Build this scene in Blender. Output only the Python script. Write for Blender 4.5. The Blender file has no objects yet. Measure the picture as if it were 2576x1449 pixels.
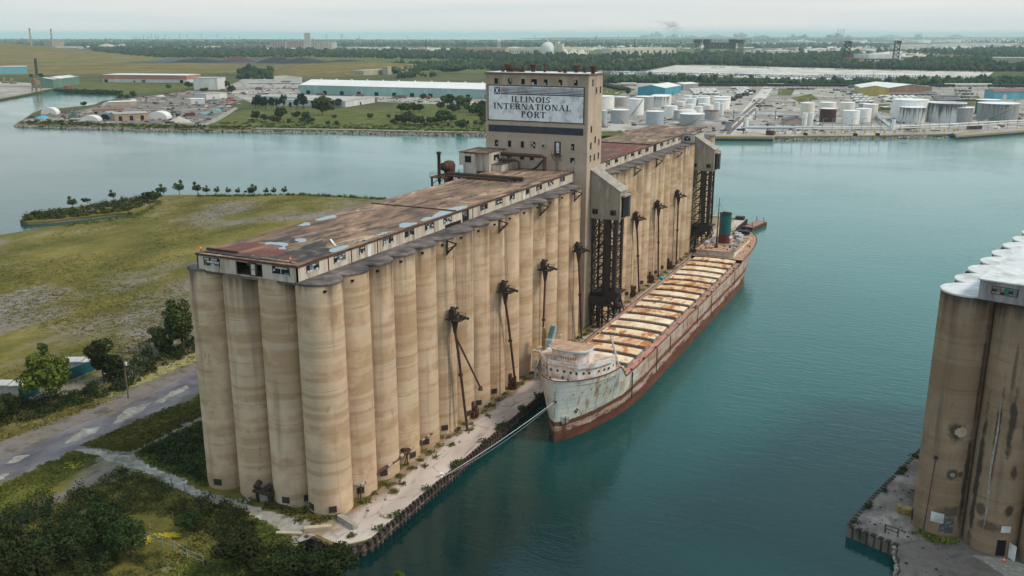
import bpy, math, random
import numpy as np
from math import sin, cos, pi, radians
from mathutils import Vector, Matrix, noise as mnoise
random.seed(7); RNG=np.random.default_rng(5)
SC=bpy.context.scene
COL=SC.collection
# ---------------------------------------------------------------- camera
CAM=np.array([89.34,-114.55,77.51]); YAW,PITCH,ROLL=-0.4494,0.2676,0.0006; FPX=2328.2; PW,PH=2576.0,1449.0
_fw=np.array([sin(YAW)*cos(PITCH),cos(YAW)*cos(PITCH),-sin(PITCH)])
_r=np.array([cos(YAW),-sin(YAW),0.0]); _u=np.cross(_r,_fw)
_r,_u=cos(ROLL)*_r+sin(ROLL)*_u, -sin(ROLL)*_r+cos(ROLL)*_u
cam_data=bpy.data.cameras.new("camera"); cam=bpy.data.objects.new("camera",cam_data); COL.objects.link(cam)
cam_data.sensor_width=36; cam_data.lens=FPX/PW*36; cam_data.clip_start=1; cam_data.clip_end=90000
cam.matrix_world=Matrix(((_r[0],_u[0],-_fw[0],CAM[0]),(_r[1],_u[1],-_fw[1],CAM[1]),(_r[2],_u[2],-_fw[2],CAM[2]),(0,0,0,1)))
SC.camera=cam
# ---------------------------------------------------------------- light
SUN_EL,SUN_AZ=radians(46),radians(76)      # azimuth clockwise from +Y
w=bpy.data.worlds.new("World"); SC.world=w; w.use_nodes=True
nt=w.node_tree; nt.nodes.clear()
out=nt.nodes.new('ShaderNodeOutputWorld'); bg=nt.nodes.new('ShaderNodeBackground')
sky=nt.nodes.new('ShaderNodeTexSky'); sky.sky_type='NISHITA'; sky.sun_disc=False
sky.sun_elevation=SUN_EL; sky.sun_rotation=SUN_AZ; sky.air_density=1.0; sky.dust_density=3.0
tc=nt.nodes.new('ShaderNodeTexCoord'); sep=nt.nodes.new('ShaderNodeSeparateXYZ')
nt.links.new(tc.outputs['Generated'],sep.inputs[0])
ramp=nt.nodes.new('ShaderNodeValToRGB'); cr=ramp.color_ramp
cr.elements[0].position=0.0; cr.elements[0].color=(5.0,5.1,5.0,1)
cr.elements[1].position=1.0; cr.elements[1].color=(5.4,6.4,7.2,1)
for pos,c in ((0.15,(5.0,5.3,5.3,1)),(0.33,(3.3,4.5,4.7,1)),(0.6,(3.8,5.0,5.6,1))):
    e=cr.elements.new(pos); e.color=c
nt.links.new(sep.outputs['Z'],ramp.inputs[0])
mp=nt.nodes.new('ShaderNodeMapping'); mp.inputs['Scale'].default_value=(1.5,1.5,38)
nz=nt.nodes.new('ShaderNodeTexNoise'); nz.inputs['Scale'].default_value=1.6; nz.inputs['Detail'].default_value=4
nt.links.new(tc.outputs['Generated'],mp.inputs[0]); nt.links.new(mp.outputs[0],nz.inputs[0])
cr2=nt.nodes.new('ShaderNodeValToRGB'); cr2.color_ramp.elements[0].position=.3; cr2.color_ramp.elements[0].color=(.84,.90,.94,1)
cr2.color_ramp.elements[1].position=.65; cr2.color_ramp.elements[1].color=(1.03,1.0,.985,1)
nt.links.new(nz.outputs[0],cr2.inputs[0])
mul=nt.nodes.new('ShaderNodeMix'); mul.data_type='RGBA'; mul.blend_type='MULTIPLY'; mul.inputs[0].default_value=1
nt.links.new(ramp.outputs[0],mul.inputs[6]); nt.links.new(cr2.outputs[0],mul.inputs[7])
mx=nt.nodes.new('ShaderNodeMix'); mx.data_type='RGBA'; mx.inputs[0].default_value=0.9
nt.links.new(sky.outputs[0],mx.inputs[6]); nt.links.new(mul.outputs[2],mx.inputs[7])
nt.links.new(mx.outputs[2],bg.inputs[0]); bg.inputs[1].default_value=0.105
nt.links.new(bg.outputs[0],out.inputs[0])
sd=bpy.data.lights.new("sun",'SUN'); sd.energy=1.5; sd.angle=radians(11); sd.color=(1,.87,.69)
sun=bpy.data.objects.new("sun",sd); COL.objects.link(sun)
sun.rotation_euler=(pi/2-SUN_EL,0,pi-SUN_AZ)
HAZE=5.0e-5
SC.view_settings.view_transform='Standard'; SC.view_settings.look='None'; SC.view_settings.exposure=0.70; SC.view_settings.gamma=1
SC.cycles.max_bounces=5; SC.cycles.diffuse_bounces=3; SC.cycles.glossy_bounces=3; SC.cycles.volume_bounces=1
SC.cycles.transparent_max_bounces=6; SC.cycles.use_denoising=True; SC.cycles.caustics_reflective=False

# ---------------------------------------------------------------- photo -> place helpers
def P(x,y,z=0.0):            # ground point (height z) seen at photo position x,y
    d=_fw+_r*(x-PW/2)/FPX-_u*(y-PH/2)/FPX; d[2]=min(d[2],-.0023) if z<40 else d[2]
    return CAM+(z-CAM[2])/d[2]*d
def PY(x,y,Y):
    d=_fw+_r*(x-PW/2)/FPX-_u*(y-PH/2)/FPX
    return CAM+(Y-CAM[1])/d[1]*d
def proj(p):
    d=np.asarray(p,float)-CAM; z=d@_fw
    return PW/2+FPX*(d@_r)/z, PH/2-FPX*(d@_u)/z
def zat(x,y,ytop):           # height above ground whose top shows at photo row ytop
    lo,hi=-5.0,400.0
    for _ in range(40):
        m=(lo+hi)/2
        if proj((x,y,m))[1]>ytop: lo=m
        else: hi=m
    return lo
def mpp(p): return float(np.dot(np.asarray(p,float)-CAM,_fw)/FPX)   # metres per photo pixel

# ---------------------------------------------------------------- scene helpers
WLOC={}
def tag(o,label,cat,group=None,kind=None):
    if label: o['label']=label
    if cat: o['category']=cat
    if group: o['group']=group
    if kind: o['kind']=kind
    return o
def thing(name,label,cat,loc=(0,0,0),rotz=0.0,group=None):
    o=bpy.data.objects.new(name,None); COL.objects.link(o); o.location=tuple(float(v) for v in loc); o.rotation_euler=(0,0,rotz)
    o.empty_display_size=.1; WLOC[o.name]=np.array([float(v) for v in loc]); return tag(o,label,cat,group)
def dup(o,loc=None,rotz=None,scale=None,label=None,parent=None):
    c=o.copy(); COL.objects.link(c)
    if parent is not None: c.parent=parent
    if loc is not None: c.location=tuple(float(v) for v in loc); WLOC[c.name]=np.array([float(v) for v in loc])
    if rotz is not None: c.rotation_euler=(0,0,rotz)
    if scale is not None: c.scale=(scale,)*3 if np.isscalar(scale) else scale
    if label: c['label']=label
    for ch in list(o.children): dup(ch,parent=c)
    return c
ORD='first second third fourth fifth sixth seventh eighth ninth tenth eleventh twelfth thirteenth fourteenth fifteenth sixteenth seventeenth eighteenth nineteenth twentieth'.split()
ORD+=['twenty-'+o for o in ORD[:9]]+['thirtieth']
ORD+=['thirty-'+o for o in ORD[:9]]
def ccw(q):
    return q if sum(q[i][0]*q[(i+1)%len(q)][1]-q[(i+1)%len(q)][0]*q[i][1] for i in range(len(q)))>0 else q[::-1]
class MB:
    def __init__(s): s.v=[]; s.f=[]; s.m=[]
    def add(s,vs,fs,m=0):
        b=len(s.v); s.v+= [tuple(float(c) for c in v) for v in vs]; s.f+=[tuple(b+i for i in f) for f in fs]; s.m+=[m]*len(fs); return s
    def box(s,x0,y0,z0,x1,y1,z1,m=0):
        return s.add([(x0,y0,z0),(x1,y0,z0),(x1,y1,z0),(x0,y1,z0),(x0,y0,z1),(x1,y0,z1),(x1,y1,z1),(x0,y1,z1)],
          [(0,3,2,1),(4,5,6,7),(0,1,5,4),(1,2,6,5),(2,3,7,6),(3,0,4,7)],m)
    def obox(s,c,dx,dy,h,z0=0,m=0):   # oriented box: corner c, edge vectors dx, dy (2-D)
        c=np.array(c[:2]);dx=np.array(dx[:2]);dy=np.array(dy[:2]); q=[c,c+dx,c+dx+dy,c+dy]
        return s.add([(*p,z0) for p in q]+[(*p,z0+h) for p in q],[(0,3,2,1),(4,5,6,7),(0,1,5,4),(1,2,6,5),(2,3,7,6),(3,0,4,7)],m)
    def beam(s,a,b,w,h=None,m=0):
        a=Vector(tuple(float(c) for c in a)); b=Vector(tuple(float(c) for c in b)); h=h or w; d=(b-a)
        if d.length<1e-6: return s
        d.normalize(); up=Vector((0,0,1)) if abs(d.z)<.95 else Vector((0,1,0))
        r=d.cross(up).normalized()*w/2; u=r.cross(d).normalized()*h/2
        vs=[a-r-u,a+r-u,a+r+u,a-r+u,b-r-u,b+r-u,b+r+u,b-r+u]
        return s.add([tuple(v) for v in vs],[(0,1,2,3),(7,6,5,4),(0,4,5,1),(1,5,6,2),(2,6,7,3),(3,7,4,0)],m)
    def tube(s,pts,r,n=10,m=0,r2=None,cap=True):
        pts=[Vector(tuple(float(c) for c in p)) for p in pts]; rings=[]; b=len(s.v)
        for i,p in enumerate(pts):
            d=(pts[min(i+1,len(pts)-1)]-pts[max(i-1,0)]).normalized(); up=Vector((0,0,1)) if abs(d.z)<.95 else Vector((0,1,0))
            x=d.cross(up).normalized(); y=x.cross(d)
            rr=r if r2 is None else r+(r2-r)*i/(len(pts)-1)
            rings.append([tuple(p+(x*cos(2*pi*k/n)+y*sin(2*pi*k/n))*rr) for k in range(n)])
        vs=[v for q in rings for v in q]; fs=[]
        for i in range(len(pts)-1):
            for k in range(n): fs.append((i*n+k,i*n+(k+1)%n,(i+1)*n+(k+1)%n,(i+1)*n+k))
        if cap: fs+=[tuple(range(n))[::-1],tuple((len(pts)-1)*n+k for k in range(n))]
        return s.add(vs,fs,m)
    def lathe(s,cx,cy,prof,n=32,m=0,a0=0,a1=2*pi):
        full=abs(a1-a0-2*pi)<1e-6; k=n if full else n+1
        vs=[(cx+r*cos(a0+(a1-a0)*j/n),cy+r*sin(a0+(a1-a0)*j/n),z) for r,z in prof for j in range(k)]
        fs=[(i*k+j,i*k+(j+1)%k,(i+1)*k+(j+1)%k,(i+1)*k+j) for i in range(len(prof)-1) for j in range(n)]
        return s.add(vs,fs,m)
    def disc(s,cx,cy,z,r,n=32,m=0,t=0.0):
        if t: s.lathe(cx,cy,[(0.001,z-t),(r,z-t),(r,z),(0.001,z)],n,m); return s
        return s.add([(cx+r*cos(2*pi*j/n),cy+r*sin(2*pi*j/n),z) for j in range(n)],[tuple(range(n))],m)
    def prism(s,poly,z0,z1,m=0,top=True,bottom=True):   # poly: list of xy
        n=len(poly); ar=sum(poly[i][0]*poly[(i+1)%n][1]-poly[(i+1)%n][0]*poly[i][1] for i in range(n))
        if ar<0: poly=poly[::-1]
        vs=[(p[0],p[1],z0) for p in poly]+[(p[0],p[1],z1) for p in poly]
        fs=[(i,(i+1)%n,n+(i+1)%n,n+i) for i in range(n)]
        if top: fs.append(tuple(range(n,2*n)))
        if bottom: fs.append(tuple(range(n))[::-1])
        return s.add(vs,fs,m)
    def build(s,name,mat,parent=None,world=True,smooth=False,label=None):
        v=np.array(s.v,dtype=np.float64).reshape(-1,3)
        me=bpy.data.meshes.new(name)
        if parent is not None and world:
            q=parent; off=np.zeros(3)
            while q is not None: off=off+np.array(q.location); q=q.parent
            v=v-off
        me.from_pydata(v.tolist(),[],s.f)
        for m in (mat if isinstance(mat,(list,tuple)) else [mat]): me.materials.append(m)
        me.polygons.foreach_set('material_index',s.m)
        if smooth is True: me.polygons.foreach_set('use_smooth',[True]*len(s.f))
        me.update()
        if smooth=='angle':
            me.polygons.foreach_set('use_smooth',[True]*len(s.f)); me.set_sharp_from_angle(angle=radians(35))
        o=bpy.data.objects.new(name,me); COL.objects.link(o)
        if parent is not None: o.parent=parent
        if label: o['label']=label
        return o
def fast_mesh(name,V,F,mats,parent=None,mi=None,smooth=False):
    V=np.asarray(V,dtype=np.float32); F=np.asarray(F,dtype=np.int32); k=F.shape[1]
    me=bpy.data.meshes.new(name); me.vertices.add(len(V)); me.vertices.foreach_set('co',V.ravel())
    me.loops.add(F.size); me.loops.foreach_set('vertex_index',F.ravel())
    me.polygons.add(len(F)); me.polygons.foreach_set('loop_start',np.arange(0,F.size,k,dtype=np.int32))
    for m in (mats if isinstance(mats,(list,tuple)) else [mats]): me.materials.append(m)
    if mi is not None: me.polygons.foreach_set('material_index',np.asarray(mi,dtype=np.int32))
    if smooth: me.polygons.foreach_set('use_smooth',np.ones(len(F),dtype=bool))
    me.update(calc_edges=True); me.validate()
    o=bpy.data.objects.new(name,me); COL.objects.link(o)
    if parent is not None: o.parent=parent
    return o

# ---------------------------------------------------------------- materials
class NT:
    def __init__(s,name):
        s.m=bpy.data.materials.new(name); s.m.use_nodes=True; s.t=s.m.node_tree; s.b=s.t.nodes['Principled BSDF']; s._tc=None
    def n(s,ty,**k):
        o=s.t.nodes.new(ty)
        for a,b in k.items(): setattr(o,a,b)
        return o
    def l(s,a,b): s.t.links.new(a,b)
    def co(s,scale=(1,1,1),kind='Object',off=None):
        if s._tc is None: s._tc=s.n('ShaderNodeTexCoord')
        m=s.n('ShaderNodeMapping'); m.inputs['Scale'].default_value=scale
        s.l(s._tc.outputs[kind],m.inputs['Vector'])
        if off is not None: s.l(off,m.inputs['Location'])
        return m.outputs[0]
    def noise(s,co,scale=1,detail=4,rough=.55,dist=0.0):
        o=s.n('ShaderNodeTexNoise'); o.inputs['Scale'].default_value=scale; o.inputs['Detail'].default_value=detail
        o.inputs['Roughness'].default_value=rough; o.inputs['Distortion'].default_value=dist; s.l(co,o.inputs['Vector']); return o.outputs[0]
    def vor(s,co,scale=1,feature='F1'):
        o=s.n('ShaderNodeTexVoronoi'); o.feature=feature; o.inputs['Scale'].default_value=scale; s.l(co,o.inputs['Vector']); return o
    def ramp(s,f,stops,interp='LINEAR'):
        r=s.n('ShaderNodeValToRGB'); e=r.color_ramp.elements; r.color_ramp.interpolation=interp
        def c4(c): return (c,c,c,1) if np.isscalar(c) else (*c[:3],1)
        e[0].position=stops[0][0]; e[0].color=c4(stops[0][1]); e[1].position=stops[-1][0]; e[1].color=c4(stops[-1][1])
        for p,c in stops[1:-1]: q=e.new(p); q.color=c4(c)
        s.l(f,r.inputs[0]); return r.outputs[0]
    def mix(s,f,a,b,mode='MIX'):
        o=s.n('ShaderNodeMix'); o.data_type='RGBA'; o.blend_type=mode
        for i,x in ((0,f),(6,a),(7,b)):
            if isinstance(x,bpy.types.NodeSocket): s.l(x,o.inputs[i])
            else: o.inputs[i].default_value=x if i==0 else ((*x[:3],1) if not np.isscalar(x) else (x,x,x,1))
        return o.outputs[2]
    def math(s,op,a,b=0.0,c=None):
        o=s.n('ShaderNodeMath'); o.operation=op
        for i,x in ((0,a),(1,b),(2,c)):
            if x is None: continue
            if isinstance(x,bpy.types.NodeSocket): s.l(x,o.inputs[i])
            else: o.inputs[i].default_value=x
        return o.outputs[0]
    def fin(s,col,rough=.8,bump=None,bs=.3,metal=0.0,bd=.1,spec=.3):
        if isinstance(col,bpy.types.NodeSocket): s.l(col,s.b.inputs['Base Color'])
        else: s.b.inputs['Base Color'].default_value=(*col,1)
        if isinstance(rough,bpy.types.NodeSocket): s.l(rough,s.b.inputs['Roughness'])
        else: s.b.inputs['Roughness'].default_value=rough
        s.b.inputs['Metallic'].default_value=metal; s.b.inputs['Specular IOR Level'].default_value=spec
        if bump is not None:
            q=s.n('ShaderNodeBump'); q.inputs['Strength'].default_value=bs; q.inputs['Distance'].default_value=bd
            s.l(bump,q.inputs['Height']); s.l(q.outputs[0],s.b.inputs['Normal'])
        return s.m
def M(name,c1,c2=None,scale=1.0,stretch=(1,1,1),rough=.8,c3=None,lo=.35,hi=.65,metal=0,bs=.25,grime=None,gscale=.2,spec=.3,bd=.05):
    """two or three tone mottled surface"""
    q=NT(name); c2=c2 or tuple(x*.75 for x in c1)
    f=q.noise(q.co(stretch),scale,6,.6)
    st=[(lo,c1),(hi,c2)] if c3 is None else [(lo,c1),((lo+hi)/2,c2),(hi,c3)]
    col=q.ramp(f,st)
    if grime is not None:
        g=q.noise(q.co((stretch[0],stretch[1],stretch[2])),gscale,5,.65)
        col=q.mix(q.ramp(g,[(.48,0.0),(.68,.85)]),col,grime)
    return q.fin(col,rough,f,bs,metal,bd,spec)
def flat(name,c,rough=.7,metal=0): return M(name,c,tuple(x*.85 for x in c),3.0,rough=rough,metal=metal)

def silo_concrete(name,base,band,stain,top_z=40.0,spots=None):
    q=NT(name); info=q.n('ShaderNodeObjectInfo'); rnd=info.outputs['Random']
    cb=q.n('ShaderNodeCombineXYZ'); q.l(q.math('MULTIPLY',rnd,37.0),cb.inputs[0]); q.l(q.math('MULTIPLY',rnd,91.0),cb.inputs[2])
    # pour bands: crisp horizontal lifts
    b1=q.noise(q.co((.004,.004,.10),off=cb.outputs[0]),1.0,3,.7,.0)
    bands=q.ramp(b1,[(.40,0.0),(.412,.55),(.47,.45),(.48,1.0),(.53,.9),(.542,.2),(.60,.1),(.61,.75),(.7,.6)])
    fine=q.noise(q.co((.12,.12,1.6)),1.0,6,.7)
    col=q.mix(bands,base,band)
    col=q.mix(q.math('MULTIPLY',q.ramp(fine,[(.35,0.0),(.7,1.0)]),.22),col,tuple(c*.68 for c in band))
    # lighter chalky patches
    ch=q.noise(q.co((.16,.16,.16),off=cb.outputs[0]),1.0,6,.65); col=q.mix(q.ramp(ch,[(.48,0.0),(.66,.75)]),col,tuple(min(1,c*1.22) for c in base))
    # vertical run stains stronger towards the top edge
    sp=q.n('ShaderNodeSeparateXYZ'); q.l(q.co(),sp.inputs[0])
    st=q.noise(q.co((.42,.42,.022),off=cb.outputs[0]),1.0,5,.55)
    hgt=q.math('MULTIPLY',sp.outputs['Z'],1/top_z)
    fac=q.math('ADD',q.math('MULTIPLY',q.math('POWER',hgt,6.0),.17),st)
    col=q.mix(q.ramp(fac,[(.58,0.0),(.78,.7)]),col,stain)
    sp2=q.noise(q.co((.5,.5,.16),off=cb.outputs[0]),1.0,5,.7); col=q.mix(q.ramp(sp2,[(.62,0.0),(.70,.55)]),col,tuple(c*1.6 for c in stain))
    top=q.ramp(q.math('ADD',hgt,q.math('MULTIPLY',q.math('SUBTRACT',st,.5),.22)),[(.955,0.0),(1.0,.75)])
    col=q.mix(top,col,tuple(c*.8 for c in stain))
    # construction joints
    jz=q.math('FRACT',q.math('ADD',q.math('ADD',q.math('MULTIPLY',sp.outputs['Z'],.135),q.math('MULTIPLY',rnd,7.3)),q.math('MULTIPLY',q.noise(q.co((.3,.3,.05)),1.0,3,.6),.06)))
    jm=q.noise(q.co((.22,.22,.12),off=cb.outputs[0]),1.0,4,.6); jl=q.math('MULTIPLY',q.ramp(jz,[(.0,1.0),(.016,0.0)]),q.ramp(jm,[(.44,0.0),(.54,.8)])); col=q.mix(jl,col,tuple(c*.6 for c in stain))
    if spots:
        at=q.math('ARCTAN2',sp.outputs['Y'],sp.outputs['X']); wn=q.math('MULTIPLY',q.math('SUBTRACT',q.noise(q.co((.7,.7,.45)),1.0,5,.65),.5),2.2); tot=None
        for (sa,sz,ra,rz,k_) in spots:
            d=q.math('SQRT',q.math('ADD',q.math('POWER',q.math('ABSOLUTE',q.math('DIVIDE',q.math('SUBTRACT',at,sa),ra)),2.0),q.math('POWER',q.math('ABSOLUTE',q.math('DIVIDE',q.math('SUBTRACT',sp.outputs['Z'],sz),rz)),2.0)))
            f_=q.math('MULTIPLY',q.ramp(q.math('MULTIPLY',q.math('ADD',d,wn),.5),[(.30,1.0),(.56,0.0)]),k_); tot=f_ if tot is None else q.math('MAXIMUM',tot,f_)
        col=q.mix(tot,col,(.022,.02,.022))
    grain=q.noise(q.co((1,1,1)),4.0,5,.7); col=q.mix(q.math('MULTIPLY',grain,.35),col,tuple(c*.55 for c in base))
    return q.fin(col,.9,fine,.25,0,.04,.15)

m_silo=silo_concrete('silo_concrete',(.62,.47,.335),(.47,.31,.185),(.10,.078,.06))
SB=((.34,.245,.165),(.28,.185,.115),(.045,.038,.037))
m_silo_b=silo_concrete('dark_silo_concrete',*SB)
m_silo_b1=silo_concrete('sooty_silo_concrete_one',*SB,40.0,[(-.50,10,.13,9,.9),(-.45,27,.09,10,.7),(-1.12,18.6,.34,1.5,.9),(-1.05,11.2,.22,.9,.85),(-.75,11.2,.13,.6,.8),(-1.0,4.6,.5,1.1,.7),(-2.2,1.0,.6,1.5,.3)])
m_silo_b2=silo_concrete('sooty_silo_concrete_two',*SB,40.0,[(-2.25,12,.16,13,.95),(-1.72,19,.10,8,.85),(-1.28,22,.13,6,.9),(-1.45,30,.07,5,.6),(-.95,14,.15,1.2,.8),(-.9,7.6,.2,1.0,.9),(-1.5,4.6,.5,.9,.6),(-.8,24,.08,6,.5),(-1.95,7,.22,1.2,.7)])
m_tower=silo_concrete('tower_concrete',(.50,.39,.305),(.48,.37,.285),(.38,.29,.22),67.4)
m_tar=M('tar_roof',(.055,.05,.052),(.15,.12,.11),.35,rough=.9,c3=(.26,.21,.185),lo=.35,hi=.72,grime=(.03,.028,.03),gscale=.12)
m_wall=M('painted_metal_wall',(.60,.53,.46),(.50,.43,.36),.8,(1,1,.12),rough=.75,grime=(.2,.15,.1),gscale=.7)
m_dark=flat('dark_opening',(.012,.011,.012),.9)
m_rust=M('rusty_steel',(.055,.026,.018),(.11,.05,.033),1.2,rough=.85,c3=(.03,.018,.016))
m_rust2=M('dark_steel',(.03,.024,.024),(.06,.04,.034),1.0,rough=.8)
m_pane=flat('pale_glass',(.55,.56,.52),.3); m_pane2=flat('dusty_glass',(.16,.2,.21),.25)
m_frame=flat('window_frame',(.05,.035,.03),.7); m_framew=flat('pale_sill',(.5,.52,.54),.6)
m_white=M('white_paint',(.74,.73,.71),(.6,.585,.57),.6,rough=.6,grime=(.35,.3,.26),gscale=.3)
m_black=flat('black_paint',(.02,.022,.028),.6)
m_red=M('red_membrane',(.20,.055,.04),(.12,.045,.036),.3,(1,.3,1),rough=.85,c3=(.27,.12,.08),grime=(.08,.05,.042),gscale=.18)
def roof_mat():
    q=NT('weathered_roof'); a=q.noise(q.co((.16,.05,1)),1,7,.68,1.2); b=q.noise(q.co((.5,.13,1)),1,6,.7)
    col=q.ramp(a,[(.28,(.06,.042,.036)),(.42,(.17,.105,.072)),(.56,(.29,.18,.12)),(.68,(.50,.36,.25))])
    col=q.mix(q.ramp(b,[(.50,0.0),(.60,.85)]),col,(.05,.038,.035)); dd=q.noise(q.co((1.6,.5,1)),1,5,.7); col=q.mix(q.ramp(dd,[(.54,0.0),(.64,.6)]),col,(.07,.05,.045))
    c=q.noise(q.co((.05,.05,1)),1,4,.6); col=q.mix(q.ramp(c,[(.6,0.0),(.75,.7)]),col,(.17,.16,.05))
    return q.fin(col,.9,b,.3)
m_roof=roof_mat()
m_puddle=NT('puddle'); m_puddle.b.inputs['IOR'].default_value=2.4; m_puddle=m_puddle.fin((.16,.22,.25),.05,spec=.9)
m_quay=NT('quay_concrete')
def quay_mat(q):
    a=q.noise(q.co((.1,.035,1)),1,7,.65,.6); col=q.ramp(a,[(.3,(.30,.25,.22)),(.5,(.50,.42,.375)),(.7,(.60,.52,.475))])
    v=q.vor(q.co((.22,.09,1)),1.0,'DISTANCE_TO_EDGE'); crack=q.ramp(v.outputs[0],[(.0,1.0),(.035,0.0)])
    wob=q.noise(q.co((1,1,1)),.5,5,.7); col=q.mix(q.math('MULTIPLY',crack,q.ramp(wob,[(.4,0.0),(.6,.75)])),col,(.12,.10,.08))
    g=q.noise(q.co((.3,.1,1)),1,5,.7); col=q.mix(q.ramp(g,[(.58,0.0),(.7,.7)]),col,(.17,.13,.10))
    sp=q.n('ShaderNodeSeparateXYZ'); q.l(q.co(),sp.inputs[0])
    e=q.math('ADD',sp.outputs[0],q.math('MULTIPLY',q.math('SUBTRACT',g,.5),7.0))
    col=q.mix(q.ramp(q.math('MULTIPLY',e,.1),[(.48,.9),(.60,0.0)]),col,(.23,.16,.10))
    return q.fin(col,.9,a,.4)
m_quay=quay_mat(m_quay)
def grassland(name,gs,ss,soil1,soil2,g1,g2,g3,cut=(.46,.58)):
    q=NT(name); big=q.noise(q.co((gs,gs*.45,1)),1,7,.62,.8); tex=q.noise(q.co((ss,ss,1)),1,6,.75); mid=q.noise(q.co((gs*3.3,gs*2,1)),1,6,.65)
    grass=q.ramp(mid,[(.3,g1),(.52,g2),(.72,g3)]); soil=q.ramp(mid,[(.35,soil1),(.7,soil2)])
    col=q.mix(q.ramp(q.math('ADD',q.math('MULTIPLY',big,.75),q.math('MULTIPLY',mid,.25)),[(cut[0],0.0),(cut[1],1.0)]),grass,soil)
    col=q.mix(q.ramp(tex,[(.3,.42),(.6,0.0)]),col,(.02,.022,.012))
    return q.fin(col,.95,tex,.6,bd=.4,spec=.1)
m_ground=grassland('site_ground',.016,.55,(.17,.14,.12),(.26,.225,.20),(.066,.070,.014),(.16,.135,.032),(.25,.195,.06),(.52,.595))
m_groundfar=grassland('far_ground',.0026,.03,(.17,.145,.12),(.10,.10,.05),(.04,.05,.018),(.09,.09,.03),(.15,.13,.045),(.6,.7))
m_hill=grassland('hill_grass',.006,.05,(.24,.16,.08),(.20,.15,.07),(.07,.075,.02),(.165,.135,.034),(.25,.18,.065),(.47,.56))
m_strip=grassland('verge_grass',.05,.7,(.17,.14,.08),(.12,.10,.06),(.045,.06,.014),(.085,.095,.022),(.19,.17,.05),(.56,.66))
m_road=M('worn_asphalt',(.10,.09,.10),(.155,.14,.15),.12,(1,.6,1),rough=.9,c3=(.22,.20,.2),grime=(.075,.06,.055),gscale=.25)
m_gravel=M('pale_gravel',(.37,.34,.31),(.26,.23,.2),.3,rough=.95,c3=(.42,.4,.38),grime=(.10,.095,.05),gscale=.25)
m_yard=M('industrial_yard',(.41,.36,.32),(.27,.235,.21),.02,rough=.95,c3=(.46,.42,.385),grime=(.15,.13,.105),gscale=.012)
m_yard2=M('dark_yard',(.24,.20,.175),(.15,.125,.11),.03,rough=.95,c3=(.36,.31,.27),grime=(.08,.07,.06),gscale=.02)
m_dirt=M('brown_dirt',(.13,.10,.085),(.18,.15,.13),.2,rough=.95,c3=(.09,.075,.065))
m_dry=M('dry_grass',(.30,.25,.10),(.22,.19,.07),.4,rough=.95,c3=(.36,.30,.14))
m_rock=M('shore_rock',(.33,.28,.24),(.14,.11,.09),.6,rough=.95,c3=(.42,.37,.33),lo=.4,hi=.6)
m_sheet=M('sheet_pile',(.10,.07,.06),(.045,.03,.027),.8,(1,1,.3),rough=.85,c3=(.2,.16,.13))
def leafmat(name,a,b,c,sc=.55):
    q=NT(name); info=q.n('ShaderNodeObjectInfo')
    f=q.noise(q.co(),sc,3,.6); g=q.noise(q.co(),5,2,.5)
    col=q.ramp(q.math('ADD',q.math('MULTIPLY',f,.6),q.math('MULTIPLY',g,.4)),[(.36,a),(.5,b),(.66,c)])
    hs=q.n('ShaderNodeHueSaturation'); q.l(col,hs.inputs['Color']); q.l(q.math('ADD',q.math('MULTIPLY',info.outputs['Random'],.05),.475),hs.inputs['Hue'])
    q.l(q.math('ADD',q.math('MULTIPLY',info.outputs['Random'],.5),.75),hs.inputs['Value'])
    q.fin(hs.outputs[0],.85,spec=.1); return q.m
m_leaf=leafmat('foliage',(.022,.034,.011),(.052,.070,.019),(.098,.115,.030))
m_leafd=leafmat('dark_foliage',(.012,.020,.008),(.028,.040,.012),(.060,.070,.019))
m_leafy=leafmat('yellow_foliage',(.045,.06,.010),(.085,.105,.017),(.14,.15,.026))
m_leaff=leafmat('far_foliage',(.013,.026,.015),(.028,.048,.022),(.075,.088,.03),.03)
m_trunk=M('bark',(.09,.07,.055),(.05,.04,.03),3.0,(1,1,.2))
# ================================================================ setting: water, land
WZ=-2.0
def water_mat():
    q=NT('water')
    a=q.noise(q.co((.22,.6,1)),1,3,.6,.4); b=q.noise(q.co((.9,1.7,1)),1,3,.55); big=q.noise(q.co((.006,.011,1)),1,4,.6,.8)
    h=q.math('ADD',q.math('MULTIPLY',a,1.0),q.math('MULTIPLY',b,.4))
    amp=q.ramp(big,[(.38,.25),(.62,1.0)])
    h=q.math('MULTIPLY',h,amp)
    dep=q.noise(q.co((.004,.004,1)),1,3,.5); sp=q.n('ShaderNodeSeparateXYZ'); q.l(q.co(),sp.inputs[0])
    painted_sheen=q.math('ADD',q.math('MULTIPLY',q.math('ADD',sp.outputs[1],q.math('MULTIPLY',sp.outputs[0],.4)),.0017),q.math('MULTIPLY',q.math('SUBTRACT',dep,.5),.6))
    col=q.ramp(painted_sheen,[(.0,(.0015,.020,.020)),(.2,(.004,.064,.062)),(.5,(.024,.150,.146)),(1.0,(.095,.235,.228))])  # teal base painted dark near and paler far, imitating the sky's reflection
    q.b.inputs['IOR'].default_value=1.33
    return q.fin(col,.05,h,.6,bd=.22,spec=.5)
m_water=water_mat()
def rough_line(pts,amp,step,seed=1):
    out=[]; 
    for i in range(len(pts)-1):
        a=np.array(pts[i],float); c=np.array(pts[i+1],float); L=np.hypot(*(c-a)); n=max(1,int(L/step))
        nrm=np.array([-(c-a)[1],(c-a)[0]])/max(L,1e-6)
        for k in range(n):
            p=a+(c-a)*k/n
            if k: p=p+nrm*amp*(mnoise.noise(Vector((p[0]*.11+seed,p[1]*.11,0)))*2)
            out.append(tuple(p))
    out.append(tuple(pts[-1])); return out
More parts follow.
